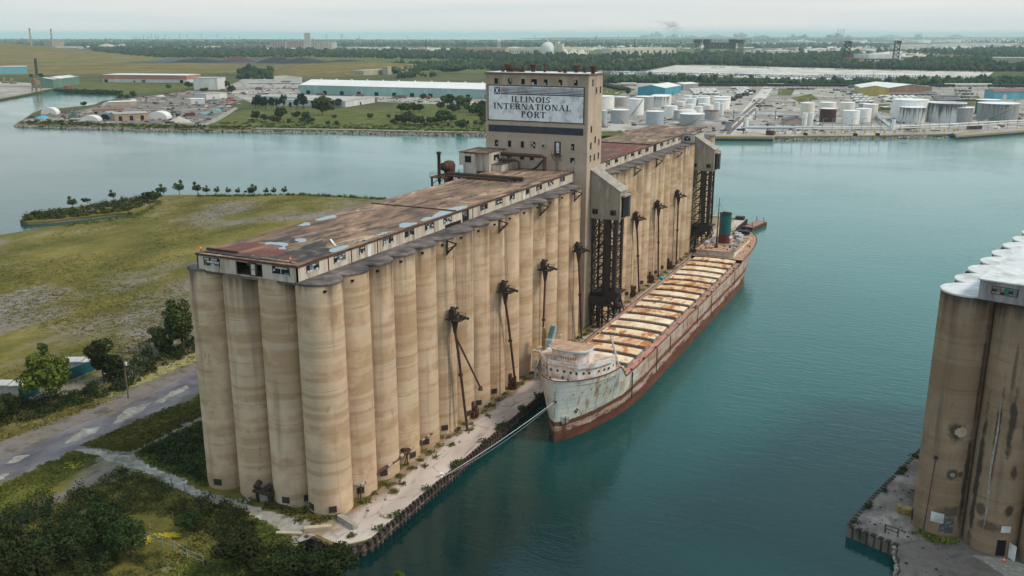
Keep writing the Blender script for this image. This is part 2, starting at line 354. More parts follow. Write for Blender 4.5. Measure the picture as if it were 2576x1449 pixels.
def sheet(name,pts,z,mat,px=True,kind='structure',thick=None,label=None,rag=0):
    """flat ground area; pts are photo positions on the ground (px) or world xy"""
    xy=[tuple(P(*p,z)[:2]) for p in pts] if px else [tuple(p) for p in pts]
    if rag: xy=[(x+rag*1.6*mnoise.noise(Vector((x*.9,y*.9,3))),y+rag*1.6*mnoise.noise(Vector((x*.9,y*.9,8)))) for x,y in rough_line(xy+[xy[0]],rag,.7,z*50)[:-1]]
    b=MB()
    if thick: b.prism(xy,z-thick,z,bottom=False)
    else:
        q=ccw(xy); b.add([(*p,z) for p in q],[tuple(range(len(q)))])
    o=b.build(name,mat); o['kind']=kind
    if label: o['label']=label
    return o,xy
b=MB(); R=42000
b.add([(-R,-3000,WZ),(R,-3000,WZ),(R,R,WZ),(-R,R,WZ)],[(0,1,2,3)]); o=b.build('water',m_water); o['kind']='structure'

# near peninsula with its field -------------------------------------------------
shore=[P(*p)[:2] for p in [(0,591),(82,577),(175,563),(270,551),(332,543)]]
shore=[(-520,60)]+[tuple(p) for p in shore]
outer=[tuple(P(*p)[:2]) for p in [(336,537),(322,531),(390,500),(400,492),(440,490),(500,490),(644,490),(769,488),(894,495),(976,500)]]
west=[(-120,268),(-70,285),(-34,287)]
quay_e=[(9.3,287),(9.3,286)]
line=rough_line(shore,1.3,4,1)+rough_line(outer,1.2,5,2)+rough_line([outer[-1]]+west,1,6,3)[1:]
# quay south end then the bank going down to the lower left
south=[(12.2,-6.2),(9.0,-10.3),(4.3,-9.3),(.6,-9.3),(1.5,-13.5),(6,-18),(13,-21),(18,-30),(26,-60),(30,-240)]
poly=line+[(9.0,286.5)]+[(11.9,-5.2)]+rough_line(south,.5,1.5,5)+[(-520,-240)]
bb=MB(); bb.prism(poly,WZ-3,0,bottom=False); o=bb.build('ground',m_ground); o['kind']='structure'
# spit of reeds on the far left
sp_out=[tuple(P(*p,-.8)[:2]) for p in [(50,556),(62,541),(77,534),(125,529),(175,522),(207,518),(250,510),(312,500),(360,494),(400,490)]]
sp_in=[tuple(P(*p,-.8)[:2]) for p in [(402,500),(385,520),(350,530),(322,536),(290,537),(262,540),(200,547),(125,556),(70,560)]]
bb=MB(); bb.prism(rough_line(sp_out,1,4,8)+rough_line(sp_in+[sp_out[0]],.8,4,9)[:-1],WZ-1,-.75,bottom=False); o=bb.build('spit_ground',m_ground); o['kind']='structure'
# concrete quay apron along the slip --------------------------------------------
QX=lambda y: 11.8-(y+5)*(2.6/291)
ap=[(QX(-5.4),-5.4),(QX(286),286),(-10,286),(-10,240),(3,240),(3,20),(4.4,4),(3.4,-3.2),(.5,-6.2),(1.2,-8.6),(4.3,-8.7),(8.9,-9.6),(11.3,-6.6)]
o,_=sheet('quay_slab',ap,.06,m_quay,px=False,thick=.5)
# steel sheet piling with its corrugations
def sheetpile(line,name,label,zt=-.02,zb=WZ-1.2,pitch=1.15,dep=.42,cap=True,capm=m_sheet):
    t=thing(name,label,'retaining wall',(line[0][0],line[0][1],0))
    vs=[];top=[]
    for i in range(len(line)-1):
        a=np.array(line[i]);c=np.array(line[i+1]);L=np.hypot(*(c-a));d=(c-a)/L;nr=np.array([d[1],-d[0]])
        k=max(1,int(L/pitch))
        for j in range(k):
            for f,o_ in ((0,0),(.32,0),(.45,dep),(.87,dep)): top.append(a+d*(j+f)*L/k+nr*o_)
    top.append(np.array(line[-1])); n=len(top); b=MB()
    b.add([(*p,zb) for p in top]+[(*p,zt) for p in top],[(i,i+1,n+i+1,n+i) for i in range(n-1)]); b.build('corrugated_sheet',m_sheet,t)
    if cap:
        b=MB()
        for i in range(len(line)-1):
            a=np.array(line[i]);c=np.array(line[i+1]);d=(c-a)/np.hypot(*(c-a));nr=np.array([d[1],-d[0]])*.3
            L=np.hypot(*(c-a)); k=max(1,int(L/pitch))
            for j in range(k):
                q=a+d*(j+.1)*L/k; w_=d*L/k*.55
                b.obox(q-nr*.3,w_,nr*2.3,.22+random.random()*.14,-.1)
        b.build('cap_blocks',m_rust2,t)
        b=MB(); 
        for i in range(len(line)-1):
            a=np.array(line[i]);c=np.array(line[i+1]);d=(c-a)/np.hypot(*(c-a));nr=np.array([d[1],-d[0]])*.6
            b.beam((*(a+nr),-1.0),(*(c+nr),-1.0),.12,.3)
        b.build('waling_rail',m_sheet,t)
    return t
sheetpile([(.6,-9.6),(4.4,-9.5),(8.9,-10.4),(11.9,-7.1),(12.1,-5.5)]+[(QX(y)+.1,y) for y in (0,60,120,180,240,286)],'sheet_pile_wall','corrugated dark steel sheet piling along the long quay beside the ship')

# roads, tracks and bare patches on the near site ---------------------------------
o,_=sheet('road',[(-60,1185),(0,1160),(75,1122),(150,1088),(225,1058),(300,1028),(400,978),(497,931),(620,880),(620,930),(497,988),(400,1040),(300,1084),(215,1128),(100,1180),(0,1214),(-60,1240)],.03,m_road,rag=.25)
o,_=sheet('grass_verge',[(212,1120),(300,1088),(400,1043),(502,992),(504,1034),(400,1080),(316,1128),(262,1130)],.024,m_strip,rag=.7)
o,_=sheet('grass_verge',[(-30,1262),(0,1222),(90,1188),(187,1133),(240,1150),(181,1190),(90,1236),(0,1280),(-30,1300)],.022,m_strip,rag=.7)
o,_=sheet('grass_verge',[(340,1140),(420,1100),(512,1058),(522,1225),(470,1205),(380,1168)],.022,m_strip,rag=.7)
for i,pp in enumerate([[(163,1116),(185,1094),(208,1077),(257,1074),(242,1089),(199,1107)],[(284,1065),(305,1040),(329,1025),(378,1014),(357,1034),(302,1062)],[(12,1167),(45,1146),(75,1143),(48,1161)],[(388,1012),(430,985),(470,968),(478,976),(440,1000),(405,1014)],[(-20,1198),(24,1190),(10,1204),(-20,1212)]]):
    o,_=sheet('road_patch',pp,.05,m_gravel,rag=.35)
o,_=sheet('path',[(190,1132),(225,1127),(262,1133),(268,1142),(330,1152),(375,1168),(420,1186),(462,1200),(470,1218),(520,1232),(560,1245),(620,1268),(690,1290),(760,1300),(850,1296),(872,1308),(848,1322),(845,1332),(800,1342),(742,1372),(700,1376),(668,1352),(640,1326),(600,1300),(540,1272),(480,1245),(420,1215),(360,1190),(300,1165),(245,1150)],.035,m_gravel,rag=.6)
o,_=sheet('dirt_track',[(-30,1345),(60,1290),(130,1250),(200,1210),(262,1168),(300,1172),(270,1200),(190,1240),(110,1285),(40,1330),(-30,1380)],.02,m_dirt,rag=.6)
o,_=sheet('dirt_track',[(268,1138),(340,1110),(420,1070),(505,1040),(508,1062),(430,1095),(350,1138),(300,1150)],.02,m_dirt,rag=.6)
o,_=sheet('dirt_track',[(-30,1115),(80,1072),(180,1040),(290,1003),(380,965),(495,910),(497,931),(400,978),(300,1028),(225,1058),(150,1088),(75,1122),(0,1160),(-30,1170)],.015,m_dirt,rag=.6)
o,_=sheet('dry_grass_verge',[(-30,1098),(60,1062),(160,1030),(250,1003),(320,965),(395,925),(492,885),(494,910),(430,935),(380,958),(290,992),(180,1034),(80,1065),(-30,1110)],.012,m_dry,rag=.6)
o,_=sheet('dry_grass_verge',[(-20,1245),(40,1222),(90,1195),(130,1180),(120,1200),(60,1235),(0,1265),(-20,1275)],.012,m_dry,rag=.6)

# ================================================================ main grain elevator
H=40.0; RS=3.73; PX_,PYY=7.46,7.32
ge=thing('grain_elevator','long abandoned grain elevator of tan concrete silos with a tall signed headhouse','grain elevator',(0,0,0))
def silo(cx,cy,r,h,parent,mat,world=True,name='silo',n=40):
    b=MB(); b.lathe(cx,cy,[(r,-.3),(r,h)],n)
    # flat slab lip
    o=b.build(name,mat,parent,world,smooth=True)
    if world:    # put the origin on the silo itself so that stains differ
        off=Vector((cx,cy,0)); me=o.data; me.transform(Matrix.Translation(-off)); o.location=off
    else:
        off=Vector((cx,cy,0)); me=o.data; me.transform(Matrix.Translation(-off)); o.location=off
    return o
def silocap(cx,cy,r,z,parent,mat,world=True,th=.32,name='silo_cap'):
    b=MB(); b.lathe(cx,cy,[(r-.25,z-th-.05),(r+.12,z-th),(r+.12,z-.06),(r-.1,z),(.01,z+.03)],36); return b.build(name,mat,parent,world)
side_y=[k*PYY for k in range(15)]+[125.4+k*PYY for k in range(17)]
for y in side_y:
    silo(0,y,RS,H,ge,m_silo); silocap(0,y,RS,H+.1,ge,m_tar)
for j in (1,2,3):
    silo(-PX_*j,0,RS,H,ge,m_silo)
    if j==3: silocap(-PX_*j,0,RS,H+.1,ge,m_tar)
for y in side_y[1:]:
    if y<120 or y>230: silo(-PX_*3,y,RS,H,ge,m_silo,n=24)
b=MB(); b.box(-PX_*3,-.2,0,-.6,104,H-.02); b.box(-PX_*3,124,0,-.6,242.6,H-.02); b.build('inner_bin_block',m_silo,ge)
b=MB(); b.box(-PX_*3,-.3,H-.3,0.2,104,H+.06); b.box(-PX_*3,124,H-.3,.2,243,H+.06); b.build('bin_deck',m_tar,ge)
# doors at the silo feet
def foot_hatch(cx,cy,ang,r=RS,wd=1.3,h=1.1,z=.9,parent=ge,world=True,mat=None):
    b=MB(); d=np.array([cos(ang),sin(ang)]); t=np.array([-d[1],d[0]])
    c=np.array([cx,cy])+d*(r-.12); b.obox(c-t*wd/2,d*.22,t*wd,h,z,0)
    o=b.build('base_hatch',mat or m_rust2,parent,world); return o
foot_hatch(0,0,-1.95); foot_hatch(0,0,-.85); 
for k in range(1,10): foot_hatch(0,k*PYY,-.75 if k%3 else -.35)
for k in range(15,24): foot_hatch(0,side_y[k],-.7)
for j in (1,3): foot_hatch(-PX_*j,0,-1.35)
foot_hatch(-PX_,0,-.35); foot_hatch(-PX_*3,0,-1.4)
# small vents just under the caps
for k,y in enumerate(side_y[:15]):
    b=MB(); a=-.65; b.obox((RS*cos(a)-.25,y+RS*sin(a)-.3),(.45,.1),(-.1,.45),.35,H-1.25); b.build('vent_hole',m_dark,ge)

# ---- gallery with broken windows
GX0,GX1,GT=-22.1,-1.5,42.75
def gallery(y0,y1,front=True,roofmat=m_roof,openings=()):
    w_=.25; b=MB()
    b.box(GX1-w_,y0,H+.06,GX1,y1,GT-.35); b.box(GX0,y0,H+.06,GX0+w_,y1,GT-.35)
    if not front: b.box(GX0+w_,y1-w_,H+.06,GX1-w_,y1,GT-.35)
    b.build('gallery_wall',m_wall,ge)
    b=MB(); b.box(GX0-.18,y0-.15,GT-.35,GX1+.18,y1,GT-.06); b.build('roof_edge',m_rust,ge)
    b=MB(); b.box(GX0-.1,y0-.08,GT-.06,GX1+.1,y1-.02,GT+.04); o=b.build('gallery_roof',roofmat,ge); return o
gallery(-3.26,111.1)
gallery(121.6,244.9,front=False)
# front wall built round its big broken opening
b=MB()
for x0,x1 in ((GX0,-13.9),(-8.45,GX1)): b.box(x0,-3.26,H-.1,x1,-3.01,GT-.35)
b.box(-13.9,-3.26,42.2,-8.45,-3.01,GT-.35); b.box(-13.9,-3.2,H-.12,-8.45,-3.02,H+.05)
b.build('gallery_end_wall',m_wall,ge)
b=MB(); b.box(GX0,-3.26,H-.5,GX1,-1.0,H-.1); b.build('gallery_floor',m_tar,ge)
b=MB(); b.box(-10.9,-3.34,H+.1,-9.55,-3.1,H+2.3); b.beam((-11.4,-3.4,42.1),(-9.2,-3.4,42.6),.3); b.build('hanging_frame',m_rust,ge)
b=MB(); b.box(-10.6,-3.4,H+.3,-9.85,-3.34,H+1.2); b.box(-10.6,-3.4,H+1.3,-9.85,-3.34,H+2.1); b.build('loose_window',m_pane,ge)
b=MB(); b.add([(-13.2,-1.5,41.2),(-10.6,-2.6,41.0),(-10.9,-1.0,41.9),(-12.6,-.6,42.0)],[(0,1,2,3)]); b.build('torn_metal_sheet',m_puddle,ge)
def window_x(x,y0,y1,z0,z1,seed,parent=ge,sgn=1,nx=4,nz=3,pale=.35,frame=m_frame,sill=True,axis='x'):
    """broken steel window; axis x: wall facing +x, axis y: wall facing -y"""
    rr=random.Random(seed); b=MB(); t=.05
    def bx(B,u0,u1,w0,w1,d0,d1,m=0):
        if axis=='x': B.box(x+d0,u0,w0,x+d1,u1,w1,m)
        else: B.box(u0,x-d1,w0,u1,x-d0,w1,m)
    bx(b,y0,y1,z0,z1,-.02,.015,0)
    for u in (y0,y1-.12): bx(b,u,u+.12,z0,z1,.015,.09,1)
    bx(b,y0+.12,y1-.12,z0,z0+.1,.015,.09,2 if sill else 1); bx(b,y0+.12,y1-.12,z1-.1,z1,.015,.09,1)
    L=(y1-y0)
    for k in range(1,nx):
        u=y0+L*k/nx; bx(b,u-.025,u+.025,z0+.1,z1-.1,.015,.055,1)
    if nx>3: u=y0+L/2; bx(b,u-.06,u+.06,z0+.1,z1-.1,.056,.08,2)
    o=b.build('window',[m_dark,frame,m_framew],parent)
    p=MB(); cnt=0
    for i in range(nx):
        for k in range(nz):
            f=rr.random()
            if f<pale:
                u0=y0+L*i/nx+.04;u1=y0+L*(i+1)/nx-.04;w0=z0+(z1-z0)*k/nz+.06;w1=z0+(z1-z0)*(k+1)/nz-.06
                bx(p,u0,u1,w0,w1,.015,.03,0 if f<pale*.6 else 1); cnt+=1
    if cnt: p.build('pane',[m_pane,m_pane2],o)
    return o
wid=0
G1=[(-1.0,2.2,.7),(6.2,9.4,.75),(13.4,15.1,.55),(20.8,24.1,.45),(28.0,31.3,.15),(35.3,38.5,.5),(42.4,45.6,.4),(58.2,61.5,.1),(65.4,68.7,.1),(72.6,75.1,.4),(81.2,83.1,.25),(87.2,90.4,.15),(94.2,97.5,.5),(101.9,104.9,.3)]
for a,c,p_ in G1: wid+=1; window_x(GX1,a,c,H+1.0,H+2.25,wid,pale=p_,nx=4 if c-a>2.4 else 3)
b=MB(); b.box(GX1-.05,50.2,H+.1,GX1+.03,53.0,H+2.4); b.build('doorway',m_dark,ge); window_x(GX1+.04,50.4,52.8,H+1.1,H+2.3,99,pale=.35,sill=False)
b=MB(); b.box(GX1-.02,15.9,H+.1,GX1+.06,16.9,H+2.25); b.box(GX1-.02,79.8,H+.1,GX1+.06,80.6,H+2.2); b.build('door',m_white,ge)
b=MB(); b.box(GX1-.02,43.0,H+.1,GX1+.04,49.5,H+.75); b.build('torn_wall_gap',m_dark,ge)
for y in (4.6,11.0,18.9,54.6): b=MB(); b.box(GX1,y,H+.1,GX1+.07,y+.25,GT-.4); b.build('rusty_wall_post',m_rust,ge)
G2=[(135.6,138.8),(143.1,146.0),(151.8,153.5),(157.6,160.7),(164.7,168.0),(172.0,175.2),(188.1,191.4),(195.5,198.7),(202.7,206.0),(210.0,213.4),(232.1,235.2),(239.3,242.5)]
for a,c in G2: wid+=1; window_x(GX1,a,c,H+.95,H+2.2,wid,pale=.33,nx=3)
b=MB(); b.box(GX1-.05,180.6,H+.1,GX1+.03,184.0,H+2.35); b.build('doorway',m_dark,ge)
# front windows
window_x(-3.26,-20.6,-17.2,H+.75,H+2.25,501,axis='y',pale=.8,nx=6)
window_x(-3.26,-6.35,-2.95,H+.95,H+2.3,502,axis='y',pale=.35,nx=6)
# panel joints on the long wall
b=MB()
for y in np.arange(0,108,3.66): b.box(GX1,y,H+.1,GX1+.025,y+.06,GT-.4)
for y in np.arange(124,244,3.66): b.box(GX1,y,H+.1,GX1+.025,y+.06,GT-.4)
b.build('wall_battens',m_wall,ge)
# side bay beside the second marine leg
b=MB(); b.box(GX1+.01,214.0,H+.1,3.2,228.0,GT+.15); b.build('side_bay',m_wall,ge)
window_x(214.0,-.4,1.8,H+.6,H+2.3,77,axis='y',pale=.3,nx=3)
b=MB(); b.box(GX1+.1,213.9,GT+.15,3.4,228.1,GT+.3); b.build('side_bay_roof',m_tar,ge)
# roof patches -------------------------------------------------------------------
def h4(a,b_): return ((680+a*600/2557)*.67083,(880+b_*600/2557)*.67083)
def r2(a,b_): return (644+a*.25,362.25+b_*.25)
def roofpatch(name,pts,f,z,mat,shift=0):
    q=[P(*f(*p),z)[:2] for p in pts]; q=[(min(max(x,GX0+.05),GX1-.05),max(y,-3.1)) for x,y in q]
    q=rough_line([tuple(p) for p in q]+[tuple(q[0])],.42,.45,shift)[:-1]; q=[(x+.35*mnoise.noise(Vector((x*2.3,y*2.3,3))),y+.5*mnoise.noise(Vector((x*2.3,y*2.3,9)))) for x,y in q]; q=[(min(max(x,GX0+.03),GX1-.03),max(y,-3.2)) for x,y in q]
    q=ccw(q); b=MB(); b.add([(*p,z) for p in q],[tuple(range(len(q)))]); return b.build(name,mat,ge)
zr=GT+.055
m_tarr=M('bare_tar',(.035,.03,.03),(.07,.055,.05),.6,rough=.8,c3=(.16,.14,.10),lo=.4,hi=.72)
roofpatch('tar_patch',[(255,275),(400,232),(900,285),(1300,375),(1800,425),(1860,470),(1500,440),(1180,395),(700,330)],h4,zr,m_tarr)
roofpatch('tar_patch',[(1180,105),(1450,70),(1750,35),(1830,120),(1700,130),(1280,118)],h4,zr,m_tarr,2)
roofpatch('tar_patch',[(1650,290),(1850,230),(2000,160),(2250,80),(2330,110),(2280,200),(2460,255),(2420,290),(2200,350),(1880,455),(1780,420),(1300,345),(1400,320)],h4,zr,m_tarr,3)
roofpatch('red_patch',[(500,215),(850,160),(1180,110),(1250,150),(1560,180),(1600,230),(1700,250),(1640,310),(1500,335),(1250,345),(920,290),(560,235)],h4,zr+.012,m_red,4)
roofpatch('red_patch',[(1500,355),(1720,340),(1900,385),(1800,425),(1640,400)],h4,zr+.012,m_red,5)
PUD=[[(40,995),(120,985),(300,990),(325,1010),(290,1040),(320,1065),(230,1060),(225,1045),(270,1035),(230,1015),(90,1010)],
 [(385,825),(480,785),(540,790),(555,815),(480,828)],[(590,765),(680,738),(790,714),(800,735),(740,750),(620,772)],
 [(740,1072),(850,1025),(930,1010),(930,1035),(830,1075),(760,1088)],[(960,985),(1080,962),(1100,975),(1020,995)],
 [(1190,915),(1260,890),(1370,870),(1380,885),(1290,915),(1230,928)],[(1435,830),(1470,795),(1620,790),(1620,805),(1500,845),(1440,840)],
 [(1650,768),(1700,737),(1770,732),(1830,692),(1990,637),(2130,618),(2120,634),(1980,682),(1880,722),(1690,778)],[(410,955),(440,948),(500,965),(480,990),(430,985)]]
for i,p_ in enumerate(PUD): roofpatch('puddle',p_,r2,zr+.024,m_puddle,10+i)
b=MB(); b.box(GX0,121.7,zr,GX1,177,zr+.02); b.build('red_roof_section',m_red,ge)
b=MB(); b.box(GX0,-1.0,zr+.02,-15.5,-.6,zr+.35); b.box(GX0,47.5,zr,GX1,47.8,zr+.2); b.box(GX0,177,zr,GX1,177.5,zr+.3); b.build('roof_curb',m_rust,ge)
b=MB(); b.beam((-8.2,14.5,zr+.06),(-4.2,10.5,zr+.06),.35,.08); b.build('loose_plank',m_white,ge)
# red obstruction lamps at the two front corners
for x,y in ((-21.4,-2.9),(-3.2,-2.6)):
    b=MB(); b.tube([(x,y,GT),(x,y,GT+.7)],.06,6); o=b.build('lamp_post',m_rust2,ge)
    b=MB(); b.lathe(x,y,[(.01,GT+.7),(.14,GT+.74),(.16,GT+.92),(.01,GT+1.0)],10); ml=flat('red_lens',(.8,.06,.03),.3); ml.node_tree.nodes['Principled BSDF'].inputs['Emission Color'].default_value=(1,.08,.03,1); ml.node_tree.nodes['Principled BSDF'].inputs['Emission Strength'].default_value=.8
    b.build('red_lamp',ml,o)
# ---- headhouse
TX0,TX1,TY0,TY1,TZ=-27.45,2.1,111.18,121.5,67.4
b=MB(); b.box(TX0,TY0,0,TX1,TY1,TZ); b.build('headhouse',m_tower,ge)
b=MB(); b.box(TX0-.25,TY0-.25,TZ,TX1+.25,TY1+.25,TZ+.35); b.build('headhouse_cornice',M('cornice',(.20,.15,.11),(.12,.09,.07),.5),ge)
b=MB(); b.box(TX0+.1,TY0+.1,TZ+.35,TX1-.1,TY1-.1,TZ+.42); b.build('headhouse_roof',m_white,ge)
fx=lambda a:-24.23+(a-685)*(22.83/920)
for k,a in enumerate((685,846,1003,1132,1265,1433,1605)):
    w_=1.3 if k==3 else .78; window_x(TY0,fx(a)-w_/2*1.25,fx(a)+w_/2*1.25,64.7,66.2,600+k,axis='y',nx=2,nz=2,pale=.3)
for k,a in enumerate((685,845,998,1125,1583)):
    w_=1.25 if k==3 else .9; window_x(TY0,fx(a)-w_/2,fx(a)+w_/2,48.1,49.9,620+k,axis='y',nx=2,nz=3,pale=.2)
for k,a in enumerate((690,845,995,1110,1583)): window_x(TY0,fx(a)-.6,fx(a)+.6,44.9,46.3,640+k,axis='y',nx=2,nz=2,pale=.3)
window_x(TY0,fx(1578)-.55,fx(1578)+.55,40.6,42.3,650,axis='y',nx=2,nz=2,pale=.3)
for k,(y,z) in enumerate([(114.13,65.4),(116.9,63.3),(119.9,63.4),(113.8,53.6),(116.8,50.6),(119.6,49.7),(113.7,49.3),(113.6,46.0),(116.45,46.0),(119.5,46.1)]):
    window_x(TX1,y-.42,y+.42,z-.9,z+.9,660+k,nx=2,nz=3,pale=.4)
# balcony door
xd=fx(1410); b=MB(); b.box(xd-.9,TY0-.06,46.9,xd+.9,TY0+.02,50.3); o=b.build('balcony_door',m_dark,ge)
b=MB(); b.box(xd-.4,TY0-.12,47.3,xd+.5,TY0-.06,50.0); b.build('door_leaf',m_white,o)
b=MB(); b.box(xd-1.2,TY0-1.3,46.7,xd+1.2,TY0,46.85)
for x in (xd-1.2,xd,xd+1.2): b.beam((x,TY0-1.3,46.8),(x,TY0-1.3,47.9),.07)
b.beam((xd-1.2,TY0-1.3,47.9),(xd+1.2,TY0-1.3,47.9),.07); b.beam((xd-1.2,TY0-1.3,47.3),(xd+1.2,TY0-1.3,47.3),.07)
for s_ in (-1,1): b.beam((xd+1.1*s_,TY0-1.2,46.7),(xd+.9*s_,TY0,45.2),.1)
for x in (xd-.3,xd+.3): b.beam((x,TY0-.3,46.7),(x,TY0-.3,42.9),.07)
for z in np.arange(43,46.6,.4): b.beam((xd-.3,TY0-.3,z),(xd+.3,TY0-.3,z),.04)
b.build('balcony',m_rust,ge)
for a,z in ((1250,49.1),(1245,45.1)):
    b=MB(); x=fx(a); b.box(x-.45,TY0-.5,z-.5,x+.45,TY0,z+.5); b.box(x-.3,TY0-.54,z-.35,x+.3,TY0-.5,z+.3,1); b.build('floodlight_box',[m_wall,m_frame],ge)
b=MB(); b.tube([(fx(1245)-.2,TY0-.7,44.8),(fx(1245)-1,TY0-1.6,43.6),(fx(1245)-2,TY0-2.2,42.9)],.28,8); b.build('downspout',m_black,ge)
# roof vents
def roofvent(x,y,r,h,kind):
    b=MB(); z=TZ+.4
    if kind==0: b.lathe(x,y,[(r*.55,z),(r*.55,z+h*.6),(r,z+h*.6),(r*1.05,z+h),(.01,z+h*1.1)],14)
    elif kind==1: b.lathe(x,y,[(r,z),(r*1.02,z+h*.5),(r*.7,z+h*.85),(.01,z+h)],14)
    else: b.lathe(x,y,[(r*.9,z),(r*.7,z+h*.7),(r*1.1,z+h*.75),(r*1.1,z+h),(.01,z+h)],12)
    b.build('roof_vent',m_rust,ge)
for a,r_,h_,k in ((790,1.1,2.0,0),(820,.7,1.2,2),(980,.5,1.3,2),(1048,1.05,1.9,0),(1212,.4,2.2,2),(1383,.55,1.0,1),(1500,.6,1.1,2),(1583,1.0,1.9,0),(1688,.5,1.3,2),(1835,.95,1.9,0),(940,.5,.7,1),(720,.5,.5,1)):
    roofvent(TX0+ (a-560)/1250*(TX1-TX0)*.98,TY0+3+ (a%5),r_,h_,k)
b=MB(); b.box(-23.5,TY0+4,TZ+1.0,-17.8,TY0+4.6,TZ+1.25); b.box(-20.8,TY0+2,TZ+.4,-20.2,TY0+8,TZ+1.0); b.build('roof_duct',m_rust,ge)
# sign ---------------------------------------------------------------------------
m_sign=M('sign_white',(.84,.85,.87),(.76,.77,.79),.5,rough=.6,grime=(.38,.30,.27),gscale=.35)
m_ink=M('sign_ink',(.022,.027,.045),(.05,.055,.075),1.0,rough=.6,c3=(.12,.10,.10),lo=.5,hi=.75)
SY=TY0-.14; sx0,sx1,sz0,sz1=-26.5,.88,55.35,64.3
b=MB(); b.box(sx0,SY,sz0,sx1,TY0,sz1); sg=b.build('port_sign',m_sign,ge)
b=MB()
for q in ((sx0-.2,sx1+.2,sz1,sz1+.2),(sx0-.2,sx1+.2,sz0-.2,sz0),(sx0-.2,sx0,sz0,sz1),(sx1,sx1+.2,sz0,sz1)): b.box(q[0],SY-.05,q[2],q[1],TY0,q[3])
b.build('sign_frame',m_rust2,sg)
SX=lambda a: sx0+(a-600)*(sx1-sx0)/1092; 
def SZ(a,bb): # photo crop to height on sign; its rows slope
    top=285+(a-600)*(305-285)/1095; bot=668+(a-600)*(710-668)/1090; return sz1-(bb-top)/(bot-top)*(sz1-sz0)
# serif letters drawn as stroke polygons (thick stems, thin hairlines, slab serifs)
def serif_line(txt,x0,x1,z0,z1,b,y,skew=0):
    wd={'I':.42,'L':.85,'N':1.12,'O':1.12,'S':.8,'T':.95,'E':.86,'R':1.0,'A':1.1,'P':.88}
    tot=sum(wd[c] for c in txt)+.17*(len(txt)-1); k=(x1-x0)/tot; x=x0; h=z1-z0
    def q(pts): b.add([(px,y-.03,pz) for px,pz in pts]+[(px,y,pz) for px,pz in pts],[tuple(range(len(pts)))[::-1] if False else tuple(range(len(pts)))]+[(i,(i+1)%len(pts),len(pts)+(i+1)%len(pts),len(pts)+i) for i in range(len(pts))])
    st,hl,sf=.24*k,.085*k,.07*h
    def rect(a,c,d,e): q([(a,c),(d,c),(d,e),(a,e)])
    def stem(xs,w_=None,lo=z0,hi=z1,top=True,bot=True):
        w_=w_ or st; rect(xs-w_/2,lo,xs+w_/2,hi)
        if bot: rect(xs-w_/2-.1*k,lo,xs+w_/2+.1*k,lo+sf)
        if top: rect(xs-w_/2-.1*k,hi-sf,xs+w_/2+.1*k,hi)
    def arc(cx,cz,rx,rz,a0,a1,tv=.2,th=.07):
        n=16
        for i in range(n):
            A=a0+(a1-a0)*i/n; B=a0+(a1-a0)*(i+1)/n
            def pt(t,inn): 
                tt=(abs(cos(t))*tv+abs(sin(t))*th)*k if inn else 0
                return (cx+(rx-tt)*cos(t),cz+(rz-tt*.9)*sin(t))
            q([pt(A,0),pt(B,0),pt(B,1),pt(A,1)])
    for c in txt:
        w_=wd[c]*k
        if c=='I': stem(x+w_/2)
        elif c=='L': stem(x+.24*k); rect(x+.24*k,z0,x+w_,z0+hl); rect(x+w_-hl,z0,x+w_,z0+.3*h)
        elif c=='N': stem(x+.17*k,hl); stem(x+w_-.15*k,hl,bot=False); q([(x+.08*k,z1),(x+.36*k,z1),(x+w_-.1*k,z0),(x+w_-.36*k,z0)][::-1])
        elif c=='O': arc(x+w_/2,(z0+z1)/2,w_/2,h/2*1.03,0,2*pi,.25,.08)
        elif c=='S':
            arc(x+w_/2,z0+h*.735,w_*.42,h*.265,pi*.15,pi*1.5,.18,.08); arc(x+w_/2,z0+h*.265,w_*.45,h*.265,-pi*.85,pi*.5,.18,.08)
            rect(x,z0,x+hl*.8,z0+.28*h); rect(x+w_-hl*1.4,z1-.28*h,x+w_-hl*.6,z1)
        elif c=='T': stem(x+w_/2,top=False); rect(x,z1-hl,x+w_,z1); rect(x,z1-.28*h,x+hl,z1); rect(x+w_-hl,z1-.28*h,x+w_,z1)
        elif c=='E':
            stem(x+.24*k); rect(x+.24*k,z0,x+w_,z0+hl); rect(x+.24*k,z1-hl,x+w_*.95,z1); rect(x+.24*k,(z0+z1)/2-hl/2,x+w_*.75,(z0+z1)/2+hl/2)
            rect(x+w_-hl,z0,x+w_,z0+.28*h); rect(x+w_*.95-hl,z1-.28*h,x+w_*.95,z1); rect(x+w_*.75-hl,z0+.36*h,x+w_*.75,z0+.64*h)
        elif c in 'PR':
            stem(x+.24*k); arc(x+w_*.5,z0+h*.74,w_*.42,h*.26,-pi/2,pi/2,.22,.07); rect(x+.24*k,z1-hl,x+w_*.5,z1); rect(x+.24*k,z0+h*.48,x+w_*.5,z0+h*.48+hl)
            if c=='R': q([(x+w_*.42,z0+h*.5),(x+w_*.66,z0+h*.5),(x+w_*1.02,z0),(x+w_*.76,z0)][::-1]); rect(x+w_*.72,z0,x+w_*1.1,z0+sf)
        elif c=='A':
            xm=x+w_/2; q([(x+.08*k,z0),(x+.08*k+hl,z0),(xm+.03*k,z1),(xm-.07*k,z1)]); q([(xm-.12*k,z1),(xm+.1*k,z1),(x+w_-.06*k,z0),(x+w_-.33*k,z0)][::-1])
            rect(x+.22*k,z0+.3*h,x+w_-.3*k,z0+.3*h+hl); rect(x-.05*k,z0,x+.26*k,z0+sf); rect(x+w_-.42*k,z0,x+w_+.03*k,z0+sf)
        x+=w_+.17*k
b=MB()
serif_line('ILLINOIS',SX(872),SX(1318),SZ(1095,476),SZ(1095,410),b,SY)
serif_line('INTERNATIONAL',SX(663),SX(1552),SZ(1105,560),SZ(1105,493),b,SY)
